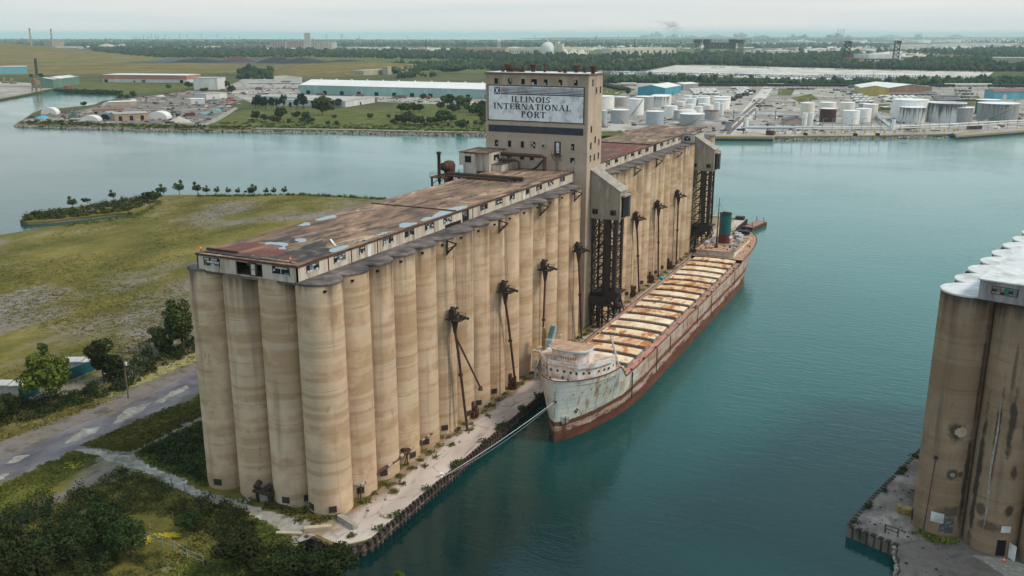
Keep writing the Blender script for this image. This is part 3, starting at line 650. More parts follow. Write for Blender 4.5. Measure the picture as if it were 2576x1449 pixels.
serif_line('PORT',SX(985),SX(1270),SZ(1125,650),SZ(1125,578),b,SY)
b.build('lettering',m_ink,sg)
b=MB(); ex0,ex1,ez0,ez1=SX(668),SX(738),SZ(700,382),SZ(700,300)
b.box(ex0,SY-.02,ez0,ex1,SY,ez1,0)
xm=(ex0+ex1)/2; ww=(ex1-ex0)
for q in ((xm-.17*ww,xm+.17*ww,ez0+.2,ez1-.2),(xm-.36*ww,xm+.36*ww,ez1-.5,ez1-.2),(xm-.36*ww,xm+.36*ww,ez0+.2,ez0+.5)): b.box(q[0],SY-.045,q[2],q[1],SY-.02,q[3],1)
zz=ez1-.05; lx0,lx1=SX(748),SX(1690); th=[.10,.12,.15,.18,.22,.28]; zt=ez1; span=ez1-ez0; gap=(span-sum(th))/5
for t_ in th: b.box(lx0,SY-.02,zt-t_,lx1,SY,zt,0); zt-=t_+gap
b.build('emblem_and_stripes',[m_ink,m_sign],sg)
# faded dark band with ghost letters
b=MB(); b.box(sx0-.1,TY0-.08,52.15,sx1+.05,TY0,53.95); bd=b.build('name_band',M('faded_band',(.028,.036,.052),(.05,.055,.07),.5,rough=.7),ge)
m_ghost=flat('ghost_letters',(.065,.08,.09),.7)
def blocktext(s,x0,z0,h,y,parent,mat,wch=.62,gap=.22,name='ghost_lettering',dirx=1):
    G={'A':[(0,0,.15,1),(.85,0,1,1),(0,.85,1,1),(0,.42,1,.55)],'S':[(0,0,1,.15),(0,.43,1,.57),(0,.85,1,1),(0,.5,.15,1),(.85,0,1,.5)],'C':[(0,0,.15,1),(0,0,1,.15),(0,.85,1,1)],'O':[(0,0,.15,1),(.85,0,1,1),(0,0,1,.15),(0,.85,1,1)],'-':[(.1,.42,.9,.56)],'R':[(0,0,.15,1),(0,.85,1,1),(.85,.5,1,1),(0,.42,1,.55),(.7,0,.85,.42)],'T':[(.42,0,.58,1),(0,.85,1,1)],'E':[(0,0,.15,1),(0,0,1,.15),(0,.43,.8,.57),(0,.85,1,1)],'I':[(.42,0,.58,1)],'N':[(0,0,.15,1),(.85,0,1,1),(.2,.6,.5,.8),(.5,.3,.8,.6)],'P':[(0,0,.15,1),(0,.85,1,1),(.85,.5,1,1),(0,.42,1,.55)]}
    b=MB(); x=x0
    for c in s:
        for r in G.get(c,[]): b.box(x+r[0]*h*wch,y-.02,z0+r[1]*h,x+r[2]*h*wch,y,z0+r[3]*h)
        x+=h*(wch+gap)
    return b.build(name,mat,parent)
blocktext('SA',-23.3,52.6,.95,TY0-.08,bd,m_ghost); blocktext('A',-18.9,52.6,.95,TY0-.08,bd,m_ghost); blocktext('CO-',-12.6,52.6,.95,TY0-.08,bd,m_ghost); blocktext('RAT',-6.5,52.6,.95,TY0-.08,bd,m_ghost); blocktext('N C',-1.9,52.6,.95,TY0-.08,bd,m_ghost)

# dust ducts in front of the headhouse
b=MB(); zz=GT; yd=TY0-3.2
b.tube([(-22.2,yd,zz),(-22.2,yd,zz+3.3),(-21.3,yd,zz+3.9),(-9.5,yd,zz+3.9),(-8.5,yd,zz+3.7),(-8.5,yd,zz)],.5,10)
b.tube([(-21.7,yd-1.4,zz),(-21.5,yd-1.4,zz+2.2),(-20.8,yd-1.4,zz+2.6),(-16,yd-1.4,zz+2.6),(-15.2,yd-1.4,zz+2.1),(-15.2,yd-1.4,zz)],.38,10)
b.build('dust_duct',m_rust,ge)
b=MB(); b.tube([(-26.5,88.2,GT+.8),(-5.5,88.2,GT+.8)],.55,10); b.build('roof_pipe',m_rust2,ge)
b=MB(); b.tube([(-26.5,87.0,GT+.5),(-9,87.0,GT+.5)],.25,8)
for x in range(-26,-6,3): b.box(x,86.6,GT,x+.2,88.8,GT+.5)
b.build('roof_pipe_rack',m_rust,ge)
# pale annex left of the headhouse
b=MB(); b.box(-28.4,99.8,30,-25,111,47.3); b.box(-29.6,99.9,44.2,-28.4,110.9,47.6); 
b.box(-25,101,GT,-21.2,111,47.5); b.box(-21.2,102.2,GT,-18.4,109,GT+1.7) ; b.build('annex',m_wall,ge)
b=MB(); b.box(-29.7,99.7,47.6,-21.1,110.9,47.75); b.build('annex_roof',m_roof,ge)
b=MB(); b.box(-21.2,102.1,GT+1.7,-18.3,109.1,GT+1.82); b.build('annex_roof',m_tar,ge)
window_x(99.8,-27.8,-26.0,44.9,46.7,701,axis='y',nx=2,nz=2,pale=.1); window_x(-21.2,103.5,106.5,45.3,46.8,702,nx=3,nz=2,pale=.3)
# railing at the roof corner
b=MB()
for y in (105,107,109,111): b.beam((GX1-.1,y,GT),(GX1-.1,y,GT+1.0),.05)
b.beam((GX1-.1,105,GT+1),(GX1-.1,111,GT+1),.05); b.build('roof_railing',m_rust,ge)

# ---- loading spouts on the water side
def spout(y,yb,xb,swing=False,seed=0):
    z=25.0
    b=MB(); b.box(3.2,y-.9,z-.9,6.6,y+1.3,z-.75)
    b.box(3.8,y-.45,z-.7,5.0,y+.5,z+1.1); b.lathe(4.4,y,[(.5,z+1.1),(.35,z+1.7),(.01,z+1.8)],10); b.beam((5,y,z-.6),(5.8,y,z+.8),.3)
    b.beam((5.6,y+.2,z),(7.4,y+1.2,z-.7),.45); b.beam((3.6,y+.8,z+.8),(4.6,y+2,z+1),.35)
    hd=b.build('loading_spout',m_rust2,ge)
    b=MB()
    for (x0,y0),(x1,y1) in (((3.6,y-1.0),(6.6,y-1.0)),((6.6,y-1.0),(6.6,y+1.4)),((3.6,y+1.4),(6.6,y+1.4))):
        for zz in (z+.3,z-.15): b.beam((x0,y0,zz),(x1,y1,zz),.05)
    for x,yy in ((3.6,y-1),(5.1,y-1),(6.6,y-1),(6.6,y+.2),(6.6,y+1.4),(5.1,y+1.4)): b.beam((x,yy,z-.8),(x,yy,z+.3),.05)
    b.build('platform_railing',m_rust2,hd)
    b=MB(); b.lathe(4.9,y,[(.8,z-.9),(.62,z-1.6),(.3,z-3.6),(.01,z-3.7)],10); b.build('funnel',m_rust2,hd)
    b=MB(); b.tube([(4.9,y,z-3),(4.9*.7+xb*.3,y*.7+yb*.3,z*.66),(xb,yb,.3)],.27,8); 
    if swing: b.tube([(4.9,y,z-4),(8.6,y+3.4,z-15.5)],.2,8); b.lathe(8.6,y+3.4,[(.3,z-15.2),(.5,z-15.8),(.5,z-16)],8)
    b.lathe(4.9*.55+xb*.45,y*.55+yb*.45,[(.5,z*.5-.2),(.5,z*.5+.2)],8)
    b.build('spout_pipe',m_rust,hd)
    # bracket on the silo top
    zt=39.3
    b=MB(); b.beam((2.2,y,zt+.6),(5.6,y,zt-.1),.22); b.beam((3.4,y,zt-2.2),(5.5,y,zt-.1),.3); b.beam((3.5,y,zt+.5),(3.5,y,zt-2.4),.25); b.beam((4.2,y-1.6,zt-.9),(4.2,y+1,zt-.9),.14)
    b.beam((4.2,y-1.6,zt-1.6),(4.2,y-1.6,zt-.1),.16); b.build('spout_bracket',m_rust2,ge)
    b=MB()
    for dx in (0,.35,.8): b.beam((4.9+dx*.5,y+dx*.8,z+1.2),(4.6+dx*.4,y+.2,zt-1),.035)
    b.beam((3.9,y-.5,.4),(3.9,y-.5,z-1),.06); b.beam((3.9,y-1.0,.4),(3.9,y-1.0,z-1),.06)
    for zz in np.arange(.8,z-1,.9): b.beam((3.9,y-.5,zz),(3.9,y-1.0,zz),.04)
    b.build('cable_and_ladder',m_rust2,ge)
for i,(y,yb,xb) in enumerate([(35,37.3,6.1),(57.2,62,5.2),(78.5,74.5,6.0),(99.6,102,5.2),(146.4,152,4.6),(168.1,172,4.6),(190.9,192,4.9)]): spout(y,yb,xb,i==0)
# elevator leg boots at the silo foot
for y in (43.9,62.0,86,147,165.5,186):
    b=MB(); b.box(3.5,y-.7,0,4.5,y+.7,1.6); b.box(3.4,y-.3,1.6,4.0,y+.5,3.6); b.lathe(4.5,y+.3,[(.5,.3),(.6,2.0),(.3,2.6)],8); b.box(4.5,y-.2,1.0,5.3,y+.3,1.3); b.build('conveyor_boot',m_rust,ge)

# ---- dust collector standing behind the roof
dc=thing('dust_collector','rusty cyclone dust collector on a steel frame behind the gallery roof','dust collector',(-28,88,0))
b=MB(); b.lathe(-27.6,91.0,[(.6,41),(.9,42.6),(1.5,43.8),(1.6,45.4),(1.2,46.3),(.01,46.6)],14); b.tube([(-27.6,91,45),(-28,88.5,45.2)],1.05,12); b.build('cyclone',m_rust,dc,smooth=True)
b=MB(); b.lathe(-28.2,86.9,[(.42,41.5),(.42,48.5),(.62,48.6),(.62,49.1)],12); b.build('exhaust_stack',m_rust,dc,smooth=True)
b=MB(); b.box(-30,85.2,42.7,-25.4,93.6,42.95)
for x in (-29.6,-25.8):
    for y in (85.6,89.4,93.2): b.beam((x,y,0),(x,y,42.7),.4)
for z in range(32,42,3):
    for y0,y1 in ((85.6,89.4),(89.4,93.2)): b.beam((-25.8,y0,z),(-25.8,y1,z+3),.15); b.beam((-25.8,y1,z),(-25.8,y0,z+3),.15); b.beam((-29.6,y0,z),(-25.8,y0,z+3),.15)
b.build('steel_frame',m_rust,dc)
b=MB()
for z in (43.5,44.0):
    for a_,c_ in (((-30,85.2),(-25.4,85.2)),((-25.4,85.2),(-25.4,93.6)),((-30,85.2),(-30,93.6))): b.beam((*a_,z),(*c_,z),.05)
for x,y in ((-30,85.2),(-27.7,85.2),(-25.4,85.2),(-25.4,88),(-25.4,91),(-25.4,93.6),(-30,93.6)): b.beam((x,y,42.9),(x,y,44),.05)
b.build('railing',m_rust,dc)

# ---- marine legs (lattice towers with a sloping-roofed shed)
m_shed=M('weathered_shed_panel',(.40,.345,.28),(.29,.25,.20),.5,(1,1,.35),rough=.85,c3=(.48,.42,.35),grime=(.15,.13,.11),gscale=.25)
def marine_leg(y0,label,dy=5.7):
    t=thing('marine_leg',label,'unloading tower',(6.3,y0,0),group='marine legs on the quay')
    x0,x1,zb,zl,zr_=2.25,10.5,30.1,42.8,37.6; y1=y0+dy
    b=MB(); b.add([(x0,y0,zb),(x1,y0,zb),(x1,y0,zr_),(x0,y0,zl),(x0,y1,zb),(x1,y1,zb),(x1,y1,zr_),(x0,y1,zl)],[(0,1,2,3),(7,6,5,4),(0,3,7,4),(1,5,6,2),(0,4,5,1)]); sh=b.build('shed',m_shed,t)
    b=MB(); b.add([(x0-.2,y0-.25,zl+.1),(x1+.3,y0-.25,zr_-.08),(x1+.3,y1+.25,zr_-.08),(x0-.2,y1+.25,zl+.1),(x0-.2,y0-.25,zl+.4),(x1+.3,y0-.25,zr_+.2),(x1+.3,y1+.25,zr_+.2),(x0-.2,y1+.25,zl+.4)],[(0,3,2,1),(4,5,6,7),(0,1,5,4),(1,2,6,5),(2,3,7,6),(3,0,4,7)])
    b.build('shed_roof',M('shed_roof_metal',(.31,.28,.25),(.23,.21,.185),.4,(1,.3,1),grime=(.55,.53,.5),gscale=.6),t)
    b=MB(); # seams
    for x in np.arange(x0+1.35,x1,1.37): b.box(x,y0-.03,zb,x+.05,y0,zl-(x-x0)/(x1-x0)*(zl-zr_)-.1)
    for z in np.arange(zb+2.3,zl-1,2.3):
        xe=x1 if z<zr_ else x0+(zl-z)/(zl-zr_)*(x1-x0); b.box(x0,y0-.025,z,xe,y0,z+.06)
    b.build('panel_seams',m_shed,sh)
    for a_ in (x0+.6,x1-2.6): window_x(y0,a_,a_+1.55,zb+1.2,zb+2.6,int(a_*10),axis='y',parent=t,nx=3,nz=2,pale=.1,sill=False)
    b=MB(); b.box(x1,y0+1.3,zb+.6,x1+.55,y1-.2,zr_-1.4); b.box(x1+.1,y0+.7,zb-.2,x1+1.2,y1+.3,zr_-.8) if False else None; b.build('leg_slot',m_dark,t)
    b=MB(); b.box(x1,y1-.25,zb+.2,x1+1.1,y1,zr_-.6); b.box(x1,y0+.75,zr_-1.4,x1+1.1,y1,zr_-.9) ;b.build('slot_hood',m_shed,t)
    # lattice tower
    b=MB(); lx0,lx1=2.9,9.6; ys=(y0+.4,y1-.4)
    for x in (lx0,lx1):
        for y in ys: b.beam((x,y,0),(x,y,zb),.5)
    zs=list(np.arange(0,zb-.5,3.0))+[zb]; b.beam((6.2,ys[0],0),(6.2,ys[0],zb),.4); b.beam((6.2,ys[1],0),(6.2,ys[1],zb),.4)
    for i in range(len(zs)-1):
        a_,c_=zs[i],zs[i+1]
        for y in ys: b.beam((lx0,y,a_),(6.2,y,c_),.3); b.beam((6.2,y,a_),(lx1,y,c_),.3) if i%2 else b.beam((6.2,y,c_),(lx1,y,a_),.3); b.beam((lx0,y,c_),(lx1,y,c_),.22)
        for x in (lx0,lx1): b.beam((x,ys[0],a_),(x,ys[1],c_),.2); b.beam((x,ys[1],a_),(x,ys[0],c_),.2); b.beam((x,ys[0],c_),(x,ys[1],c_),.22)
    b.build('lattice_frame',m_rust2,t)
    b=MB(); b.beam((7.3,y0+.2,zb),(7.6,y0+.0,8.5),1.5,1.1); b.beam((9.5,y0+.2,zb),(9.5,y0-.1,9),1.2,1.0); b.beam((9.9,y0+3.5,zb),(10.2,y0+3.2,12),.5)
    b.build('bucket_leg',m_rust2,t)
    b=MB(); b.box(3.2,y0-.4,9.6,11.0,y1+.4,9.9); b.box(3.0,y0-.3,6.0,7.4,y1,8.6); b.box(7.2,y0-.6,8.0,10.6,y0+2.2,10.6)
    b.build('machine_platform',m_rust2,t)
    b=MB(); b.beam((3.6,y0-.6,3.0),(11.5,y0-.6,10.5),.35); b.beam((10.9,y0+.8,10),(13.2,y0+2,0.2),.3); b.beam((8.2,y0,9),(10.8,y0,.2),.3); b.tube([(5.6,y0-.8,.1),(5.6,y0-.8,6)],.5,8)
    b.lathe(11,y0-.2,[(.01,5.8),(.9,6.0),(1.1,6.8),(.9,7.6),(.01,7.8)],12); b.tube([(11,y0-.2,7.8),(11,y0-.2,10)],.06,6)
    for zz in (10.6,11.1): b.beam((3.2,y0-.4,zz),(11,y0-.4,zz),.06); b.beam((11,y0-.4,zz),(11,y1,zz),.06)
    b.build('boom_and_stays',m_rust2,t)
    return t
marine_leg(114.2,'dark lattice marine leg tower with grey shed, beside the tall headhouse')
marine_leg(215.0,'dark lattice marine leg tower with grey shed, farther one near the ship funnel')
# ================================================================ ship
SCX,SBY=22.2,44.2
ship=thing('lake_freighter','old rust-stained lake freighter with pale blue bow moored beside the silos','ship',(SCX,SBY,WZ))
LSH=173.5
def hb_deck(y):
    if y<16: v=8.5*(1-(1-max(y,0)/16)**2.1)**.62
    elif y<138: v=8.5
    else: v=8.5*max(0,1-((y-138)/35.7)**3.2)**.55
    return max(v,.06)
def hb_wl(y):
    if y<34: v=8.5*(1-(1-max(y,0)/34)**1.9)**.80
    elif y<128: v=8.5
    elif y<166: v=8.5*max(0,1-((y-128)/38.5)**1.8)**.9
    else: v=.06
    return max(v,.06)
def zdeck(y): # main deck edge (world z)
    return 6.3+ (max(0,40-y)/40)**2*.9+(max(0,y-110)/60)**2*1.5
def ztop(y):
    if y<15.4: return 11.15-.045*y
    if y<19: return 10.45-(y-15.4)/3.6*(10.45-7.55)
    if y>130: return min(zdeck(y)+1.1,zdeck(y)+1.1)
    return zdeck(y)+.55
def hull_mat():
    q=NT('rusted_hull_paint'); sp=q.n('ShaderNodeSeparateXYZ'); q.l(q.co(),sp.inputs[0]); Y,Z=sp.outputs[1],sp.outputs[2]
    n=q.noise(q.co((.25,.12,.5)),1,7,.7); n2=q.noise(q.co((.9,.9,.06)),1,6,.65); n3=q.noise(q.co((.05,.05,.3)),1,4,.6)
    bow=q.mix(q.ramp(n,[(.34,0.0),(.56,1.0)]),(.46,.53,.51),(.68,.67,.61))
    mid=q.ramp(n,[(.33,(.26,.12,.085)),(.44,(.42,.26,.21)),(.56,(.52,.42,.36)),(.68,(.46,.44,.42))])
    isbow=q.math('ADD',q.math('MULTIPLY',Y,-.02),q.math('MULTIPLY',q.math('SUBTRACT',n,.5),.5)) # grows negative aft
    fb=q.ramp(q.math('ADD',isbow,.95),[(.25,0.0),(.55,1.0)])
    top=q.mix(fb,mid,bow)
    # streaks of rust
    top=q.mix(q.ramp(n2,[(.52,0.0),(.66,.9)]),top,(.26,.11,.04)); n5=q.noise(q.co((1.6,1.6,.9)),1,6,.75); top=q.mix(q.ramp(n5,[(.60,0.0),(.68,.75)]),top,(.30,.14,.05))
    top=q.mix(q.ramp(q.noise(q.co((.5,.5,.15)),1,6,.7),[(.60,0.0),(.70,.7)]),top,(.42,.27,.08))
    # boot band: ragged dark line, pink patch band and oxide red below
    wob=q.math('ADD',Z,q.math('MULTIPLY',q.math('SUBTRACT',n,.5),1.1)); wob=q.math('ADD',wob,q.math('MULTIPLY',q.math('SUBTRACT',n2,.5),1.0))
    ys=q.math('MULTIPLY',Y,.022); lvl=q.math('SUBTRACT',wob,q.math('MINIMUM',ys,1.0))
    f1=q.ramp(q.math('MULTIPLY',lvl,.1),[(.0,0.0),(.43,0.0),(.445,1.0)])      # above: top colour
    dark=q.mix(n3,(.12,.05,.025),(.19,.08,.04))
    n6=q.noise(q.co((.16,.16,.7)),1,6,.65); pink=q.ramp(q.math('ADD',q.math('MULTIPLY',n6,.8),q.math('MULTIPLY',n2,.2)),[(.44,(.16,.065,.035)),(.49,(.42,.27,.23)),(.62,(.58,.44,.39))])
    fpk=q.ramp(q.math('MULTIPLY',lvl,.1),[(.15,0.0),(.20,1.0),(.325,1.0),(.345,0.0)])
    redb=q.mix(q.ramp(n,[(.35,0.0),(.65,1.0)]),(.09,.032,.022),(.19,.075,.048))
    fr=q.ramp(q.math('MULTIPLY',lvl,.1),[(.17,1.0),(.2,0.0)])
    low=q.mix(fpk,dark,pink); low=q.mix(fr,low,redb)
    col=q.mix(f1,low,top)
    # plate seams
    br=q.n('ShaderNodeTexBrick'); br.inputs['Scale'].default_value=1; br.inputs['Brick Width'].default_value=6; br.inputs['Row Height'].default_value=1.8; br.inputs['Mortar Size'].default_value=.03
    br.inputs['Color1'].default_value=(1,1,1,1); br.inputs['Color2'].default_value=(.93,.93,.93,1); br.inputs['Mortar'].default_value=(.6,.55,.5,1)
    cx=q.n('ShaderNodeCombineXYZ'); q.l(Y,cx.inputs[0]); q.l(Z,cx.inputs[1]); q.l(cx.outputs[0],br.inputs['Vector'])
    col=q.mix(1.0,col,br.outputs[0],'MULTIPLY')
    return q.fin(col,.75,n,.25)
m_hull=hull_mat()
ys=[0,.35,.8,1.5,2.5,4,6,8,10.5,13,15.39,15.41,17,19,22,27,34,45,60,80,100,115,128,136,142,148,153,158,162,165,167.5,169.5,171,172.3,173.2,173.5]
NR=11; vs=[]
for y in ys:
    for s_ in (1,-1):
        for k in range(NR):
            t_=k/(NR-1); z=-1.5+(ztop(y)-WZ+1.5)*t_; tt=max(0,(z)/(ztop(y)-WZ))
            hd,hw=hb_deck(y),hb_wl(y)
            hbv=hw+(hd-hw)*(tt**1.25)
            yy=y
            if y>150: yy=y-max(0,(y-150)/23.5)**1.5*7.0*(1-tt)**1.3
            vs.append((s_*hbv,yy,z))
fs=[]
for i in range(len(ys)-1):
    for s_ in range(2):
        for k in range(NR-1):
            a=(i*2+s_)*NR+k; c=((i+1)*2+s_)*NR+k
            fs.append((a,c,c+1,a+1) if s_==0 else (a,a+1,c+1,c))
for i in (0,len(ys)-1):
    for k in range(NR-1):
        a=(i*2)*NR+k; c=(i*2+1)*NR+k; fs.append((a,a+1,c+1,c) if i==0 else (a,c,c+1,a+1))
b=MB(); b.add(vs,fs); hull=b.build('hull',m_hull,ship,world=False,smooth='angle')
# inner bulwark faces and decks
m_deck=M('rusty_deck',(.30,.12,.06),(.42,.24,.15),.35,(1,.5,1),rough=.85,c3=(.20,.10,.07),grime=(.45,.33,.27),gscale=.5)
m_deckw=M('pink_white_deck',(.68,.58,.53),(.50,.38,.32),.5,rough=.8,c3=(.36,.22,.16),grime=(.35,.2,.13),gscale=.6)
m_deckt=M('tan_deck',(.50,.34,.23),(.40,.25,.17),.5,rough=.9,c3=(.28,.16,.11),lo=.35,hi=.7)
m_hw=M('rusty_white_paint',(.76,.73,.71),(.70,.64,.60),.7,rough=.6,c3=(.60,.42,.32),lo=.42,hi=.78,grime=(.52,.26,.12),gscale=.7)
def deck(y0,y1,zf,mat,name,inset=.12,step=2.0):
    n=max(2,int((y1-y0)/step)); vs=[]; fs=[]
    for i in range(n+1):
        y=y0+(y1-y0)*i/n; h_=max(hb_deck(y)-inset,.03); z=zf(y)-WZ; vs+= [(-h_,y,z),(0,y,z+.18),(h_,y,z)]
    for i in range(n): a=3*i; fs+=[(a,a+1,a+4,a+3),(a+1,a+2,a+5,a+4)]
    b=MB(); b.add(vs,fs); return b.build(name,mat,ship,world=False)
deck(.25,15.4,lambda y:10.15-.045*y,m_deckw,'forecastle_deck',step=.8)
deck(15.4,134,lambda y:zdeck(y),m_deck,'main_deck')
b=MB(); b.box(-8.3,15.2,zdeck(15)-WZ-.5,8.3,15.4,9.45-WZ); b.build('forecastle_bulkhead',m_hw,ship,world=False)
# sheer strake rail cap
for s_ in (1,-1):
    b=MB()
    for i in range(len(ys)-1):
        b.beam((s_*hb_deck(ys[i]),ys[i],ztop(ys[i])-WZ+.04),(s_*hb_deck(ys[i+1]),ys[i+1],ztop(ys[i+1])-WZ+.04),.2,.12)
    b.build('rail_cap',m_rust,ship,world=False)
# red painted side walkway strip
m_redp=M('faded_red_deck_paint',(.42,.12,.08),(.50,.24,.19),.5,(1,.35,1),rough=.8,c3=(.33,.17,.13))
for s_ in (1,-1):
    vs=[];fs=[]; n=40
    for i in range(n+1):
        y=24+ i*(44 if s_>0 else 60)/n; z=zdeck(y)-WZ+.03; vs+=[(s_*6.9,y,z+.02),(s_*8.1,y,z)]
    for i in range(n): a=2*i; fs.append((a,a+1,a+3,a+2) if s_>0 else (a+1,a,a+2,a+3))
    b=MB(); b.add(vs,fs); b.build('side_walkway',m_redp,ship,world=False)
# hull side fender straps
for y in (23,41,52,78,93,122): b=MB(); b.box(8.45,y,2.5 if y%2 else 4,8.62,y+.35,zdeck(y)-WZ+.2); b.build('fender_strake',m_rust2,ship,world=False)
# hatch covers
m_hatch=M('hatch_cover',(.74,.56,.37),(.80,.66,.48),.45,(1,.6,1),rough=.85,c3=(.40,.16,.05),lo=.44,hi=.60,grime=(.40,.16,.05),gscale=.22)
m_hatchs=[m_hatch,M('hatch_cover_rusty',(.66,.44,.25),(.74,.57,.38),.4,(1,.6,1),rough=.85,c3=(.42,.17,.05),lo=.40,hi=.58,grime=(.34,.12,.04),gscale=.18),M('hatch_cover_pale',(.80,.67,.50),(.74,.60,.43),.5,(1,.5,1),rough=.85,c3=(.55,.33,.17),lo=.42,hi=.66,grime=(.52,.27,.11),gscale=.2)]
m_coam=M('hatch_coaming',(.34,.33,.35),(.21,.19,.20),1.2,(2,.2,1),rough=.85,c3=(.24,.22,.22))
for k in range(18):
    y=SBY*0+19.4+k*6.38; z=zdeck(y)-WZ; x0,x1=-6.7,6.6
    if y>130: break
    b=MB(); b.box(x0+.12,y+.1,z-.3,x1-.12,y+3.6,z+1.0)
    for i in range(18): x=x0+.3+i*(x1-x0-.6)/17; b.box(x,y-.05,z+.05,x+.1,y+.1,z+.98)
    co=b.build('hatch_coaming',m_coam,ship,world=False)
    b=MB(); n=14   # slightly cambered lid
    vs=[];fs=[]
    for i in range(n+1):
        x=x0+(x1-x0)*i/n; c=.26*(1-((x-(x0+x1)/2)/((x1-x0)/2))**2)
        for yy in (y-.05,y+3.9): vs+=[(x,yy,z+1.0),(x,yy,z+1.14+c)]
    for i in range(n):
        a=4*i; fs+=[(a+1,a+5,a+7,a+3),(a,a+4,a+5,a+1),(a+2,a+3,a+7,a+6)]
    fs+=[(0,1,3,2),(4*n,4*n+2,4*n+3,4*n+1)]
    b.add(vs,fs); o=b.build('hatch_cover',m_hatchs[(k*5+k//3)%3],ship,world=False)
    b=MB()
    for i in range(n): x=x0+(x1-x0)*i/n; b.box(x,y-.1,z+.96,x+.12,y-.05,z+1.2)
    b.build('lid_clamps',m_rust,co,world=False)
# forecastle deckhouse
def rounded_front(w0,w1,y0,y1,r,n=8):   # plan polygon: front (low y) curved
    pts=[]
    for i in range(n+1):
        t_=-1+2*i/n; pts.append((t_*w0,y0+ (r*(t_**2))))
    return pts+[(w1,y1),(-w1,y1)]
zf=10.0-WZ
hp=[(-6.0,7.4),(-3.6,5.0),(3.0,4.9),(5.6,7.0),(7.6,11.2),(7.6,14.6),(-7.3,14.6),(-7.3,9.6)]
b=MB(); b.prism(hp,zf-.3,zf+2.55); fh=b.build('forecastle_house',m_hw,ship,world=False)
hp2=[(-6.3,7.2),(-3.7,4.7),(3.1,4.6),(5.9,6.8),(7.9,11.2),(7.9,15.0),(-7.6,15.0),(-7.6,9.5)]
b=MB(); b.prism(hp2,zf+2.55,zf+2.7); b.build('bridge_deck',m_deckw,ship,world=False)
b=MB()   # bulwark round the bridge deck front
for i in range(0,4):
    a,c=np.array(hp2[i]),np.array(hp2[i+1]); d=(c-a); nr=np.array([-d[1],d[0]])/np.hypot(*d)*.12; b.obox(a,d,nr,.95,zf+2.7)
a,c=np.array(hp2[7]),np.array(hp2[0]); d=c-a; nr=np.array([-d[1],d[0]])/np.hypot(*d)*.12; b.obox(a,d,nr,.95,zf+2.7)
b.build('bridge_bulwark',m_hw,ship,world=False)
# portholes
def porthole(p,nrm,r=.27,parent=fh,name='porthole'):
    n=np.array([nrm[0],nrm[1],0.]); n/=np.linalg.norm(n); t=np.array([-n[1],n[0],0.]); u=np.array([0,0,1.]); b=MB()
    ring=lambda rr,o: [tuple(np.array(p)+n*o+(t*cos(2*pi*i/12)+u*sin(2*pi*i/12))*rr) for i in range(12)]
    A=ring(r*1.35,.0)+ring(r*1.35,.06)+ring(r,.06)+ring(r,.03)
    fs=[(k*12+i,k*12+(i+1)%12,(k+1)*12+(i+1)%12,(k+1)*12+i) for k in range(3) for i in range(12)]
    b.add(A,fs,1); b.add(ring(r,.03),[tuple(range(12))],0); return b.build(name,[m_black,m_wall],parent,world=False)
def edge_ports(a,c,ts,z,parent=fh,r=.27):
    a=np.array(a);c=np.array(c);d=c-a; nr=(d[1],-d[0])
    for t_ in ts: porthole((*(a+d*t_),z),nr,r,parent)
edge_ports(hp[0],hp[1],[.3,.75],zf+1.5); edge_ports(hp[1],hp[2],[.1,.32,.54,.76,.95],zf+1.5); edge_ports(hp[2],hp[3],[.35,.7],zf+1.5); edge_ports(hp[3],hp[4],[.3,.62,.9],zf+1.5); edge_ports(hp[4],hp[5],[.5],zf+1.5)
# pilot house with rounded front
def pil(s,y0,y1,bulge): return [(-4.1*s,y1)]+[(-4.1*s*cos(pi*i/12)if False else (-4.1+8.2*i/12)*s,y0+bulge*((-1+2*i/12)**2)**1.6) for i in range(13)]+[(4.1*s,y1)]
b=MB(); b.prism(pil(1,5.7,10.6,2.2),zf+2.7,zf+5.6); ph=b.build('pilot_house',m_hw,ship,world=False)
b=MB(); b.prism(pil(1.10,5.1,11.0,2.2),zf+5.6,zf+5.95); b.build('pilot_house_fascia',m_white,ship,world=False)
b=MB(); b.prism(pil(1.06,5.35,10.9,2.2),zf+5.95,zf+6.05); b.build('pilot_house_roof',m_deckt,ship,world=False)
b=MB()
for k in range(9): # faded rust lettering band
    x=-2.3+k*.52; y=5.7+2.2*((x/4.1)**2)**1.6-.04; b.box(x,y,zf+3.9,x+.34,y+.06,zf+4.45)
b.build('rust_marks',m_rust if False else M('rust_orange',(.55,.22,.08),(.45,.2,.1),2),ph,world=False)
for x in (-1.6,1.0,1.9): y=5.7+2.2*((x/4.1)**2)**1.6; porthole((x,y-.02,zf+3.3),(0,-1),.12,ph)
for x,y,h_ in ((-2.4,8.2,1.5),(2.6,8.6,1.6)):
    b=MB(); b.tube([(x,y,zf+6),(x,y,zf+6+h_)],.07,6); b.lathe(x,y,[(.01,zf+6+h_),(.28,zf+6.1+h_),(.28,zf+6.5+h_),(.01,zf+6.7+h_)],8); b.build('roof_beacon',m_wall,ph,world=False)
# bitts, chocks, small deck fittings
b=MB()
for x,y in ((-2.2,2.8),(1.6,3.0),(0,4.0),(7.0,17),(7.2,18.5),(6.6,20),(7.3,21.4)): b.tube([(x,y,(zf if y<15 else zdeck(y)-WZ)-.1),(x,y,(zf if y<15 else zdeck(y)-WZ)+.7)],.14,8); b.box(x-.25,y-.07,(zf if y<15 else zdeck(y)-WZ)+.6,x+.25,y+.07,(zf if y<15 else zdeck(y)-WZ)+.74)
b.build('mooring_bitts',m_rust2,ship,world=False)
b=MB(); b.tube([(-3.0,3.2,zf),(-3.2,3.4,zf+4.6)],.06,6); b.build('jackstaff',m_rust,ship,world=False)
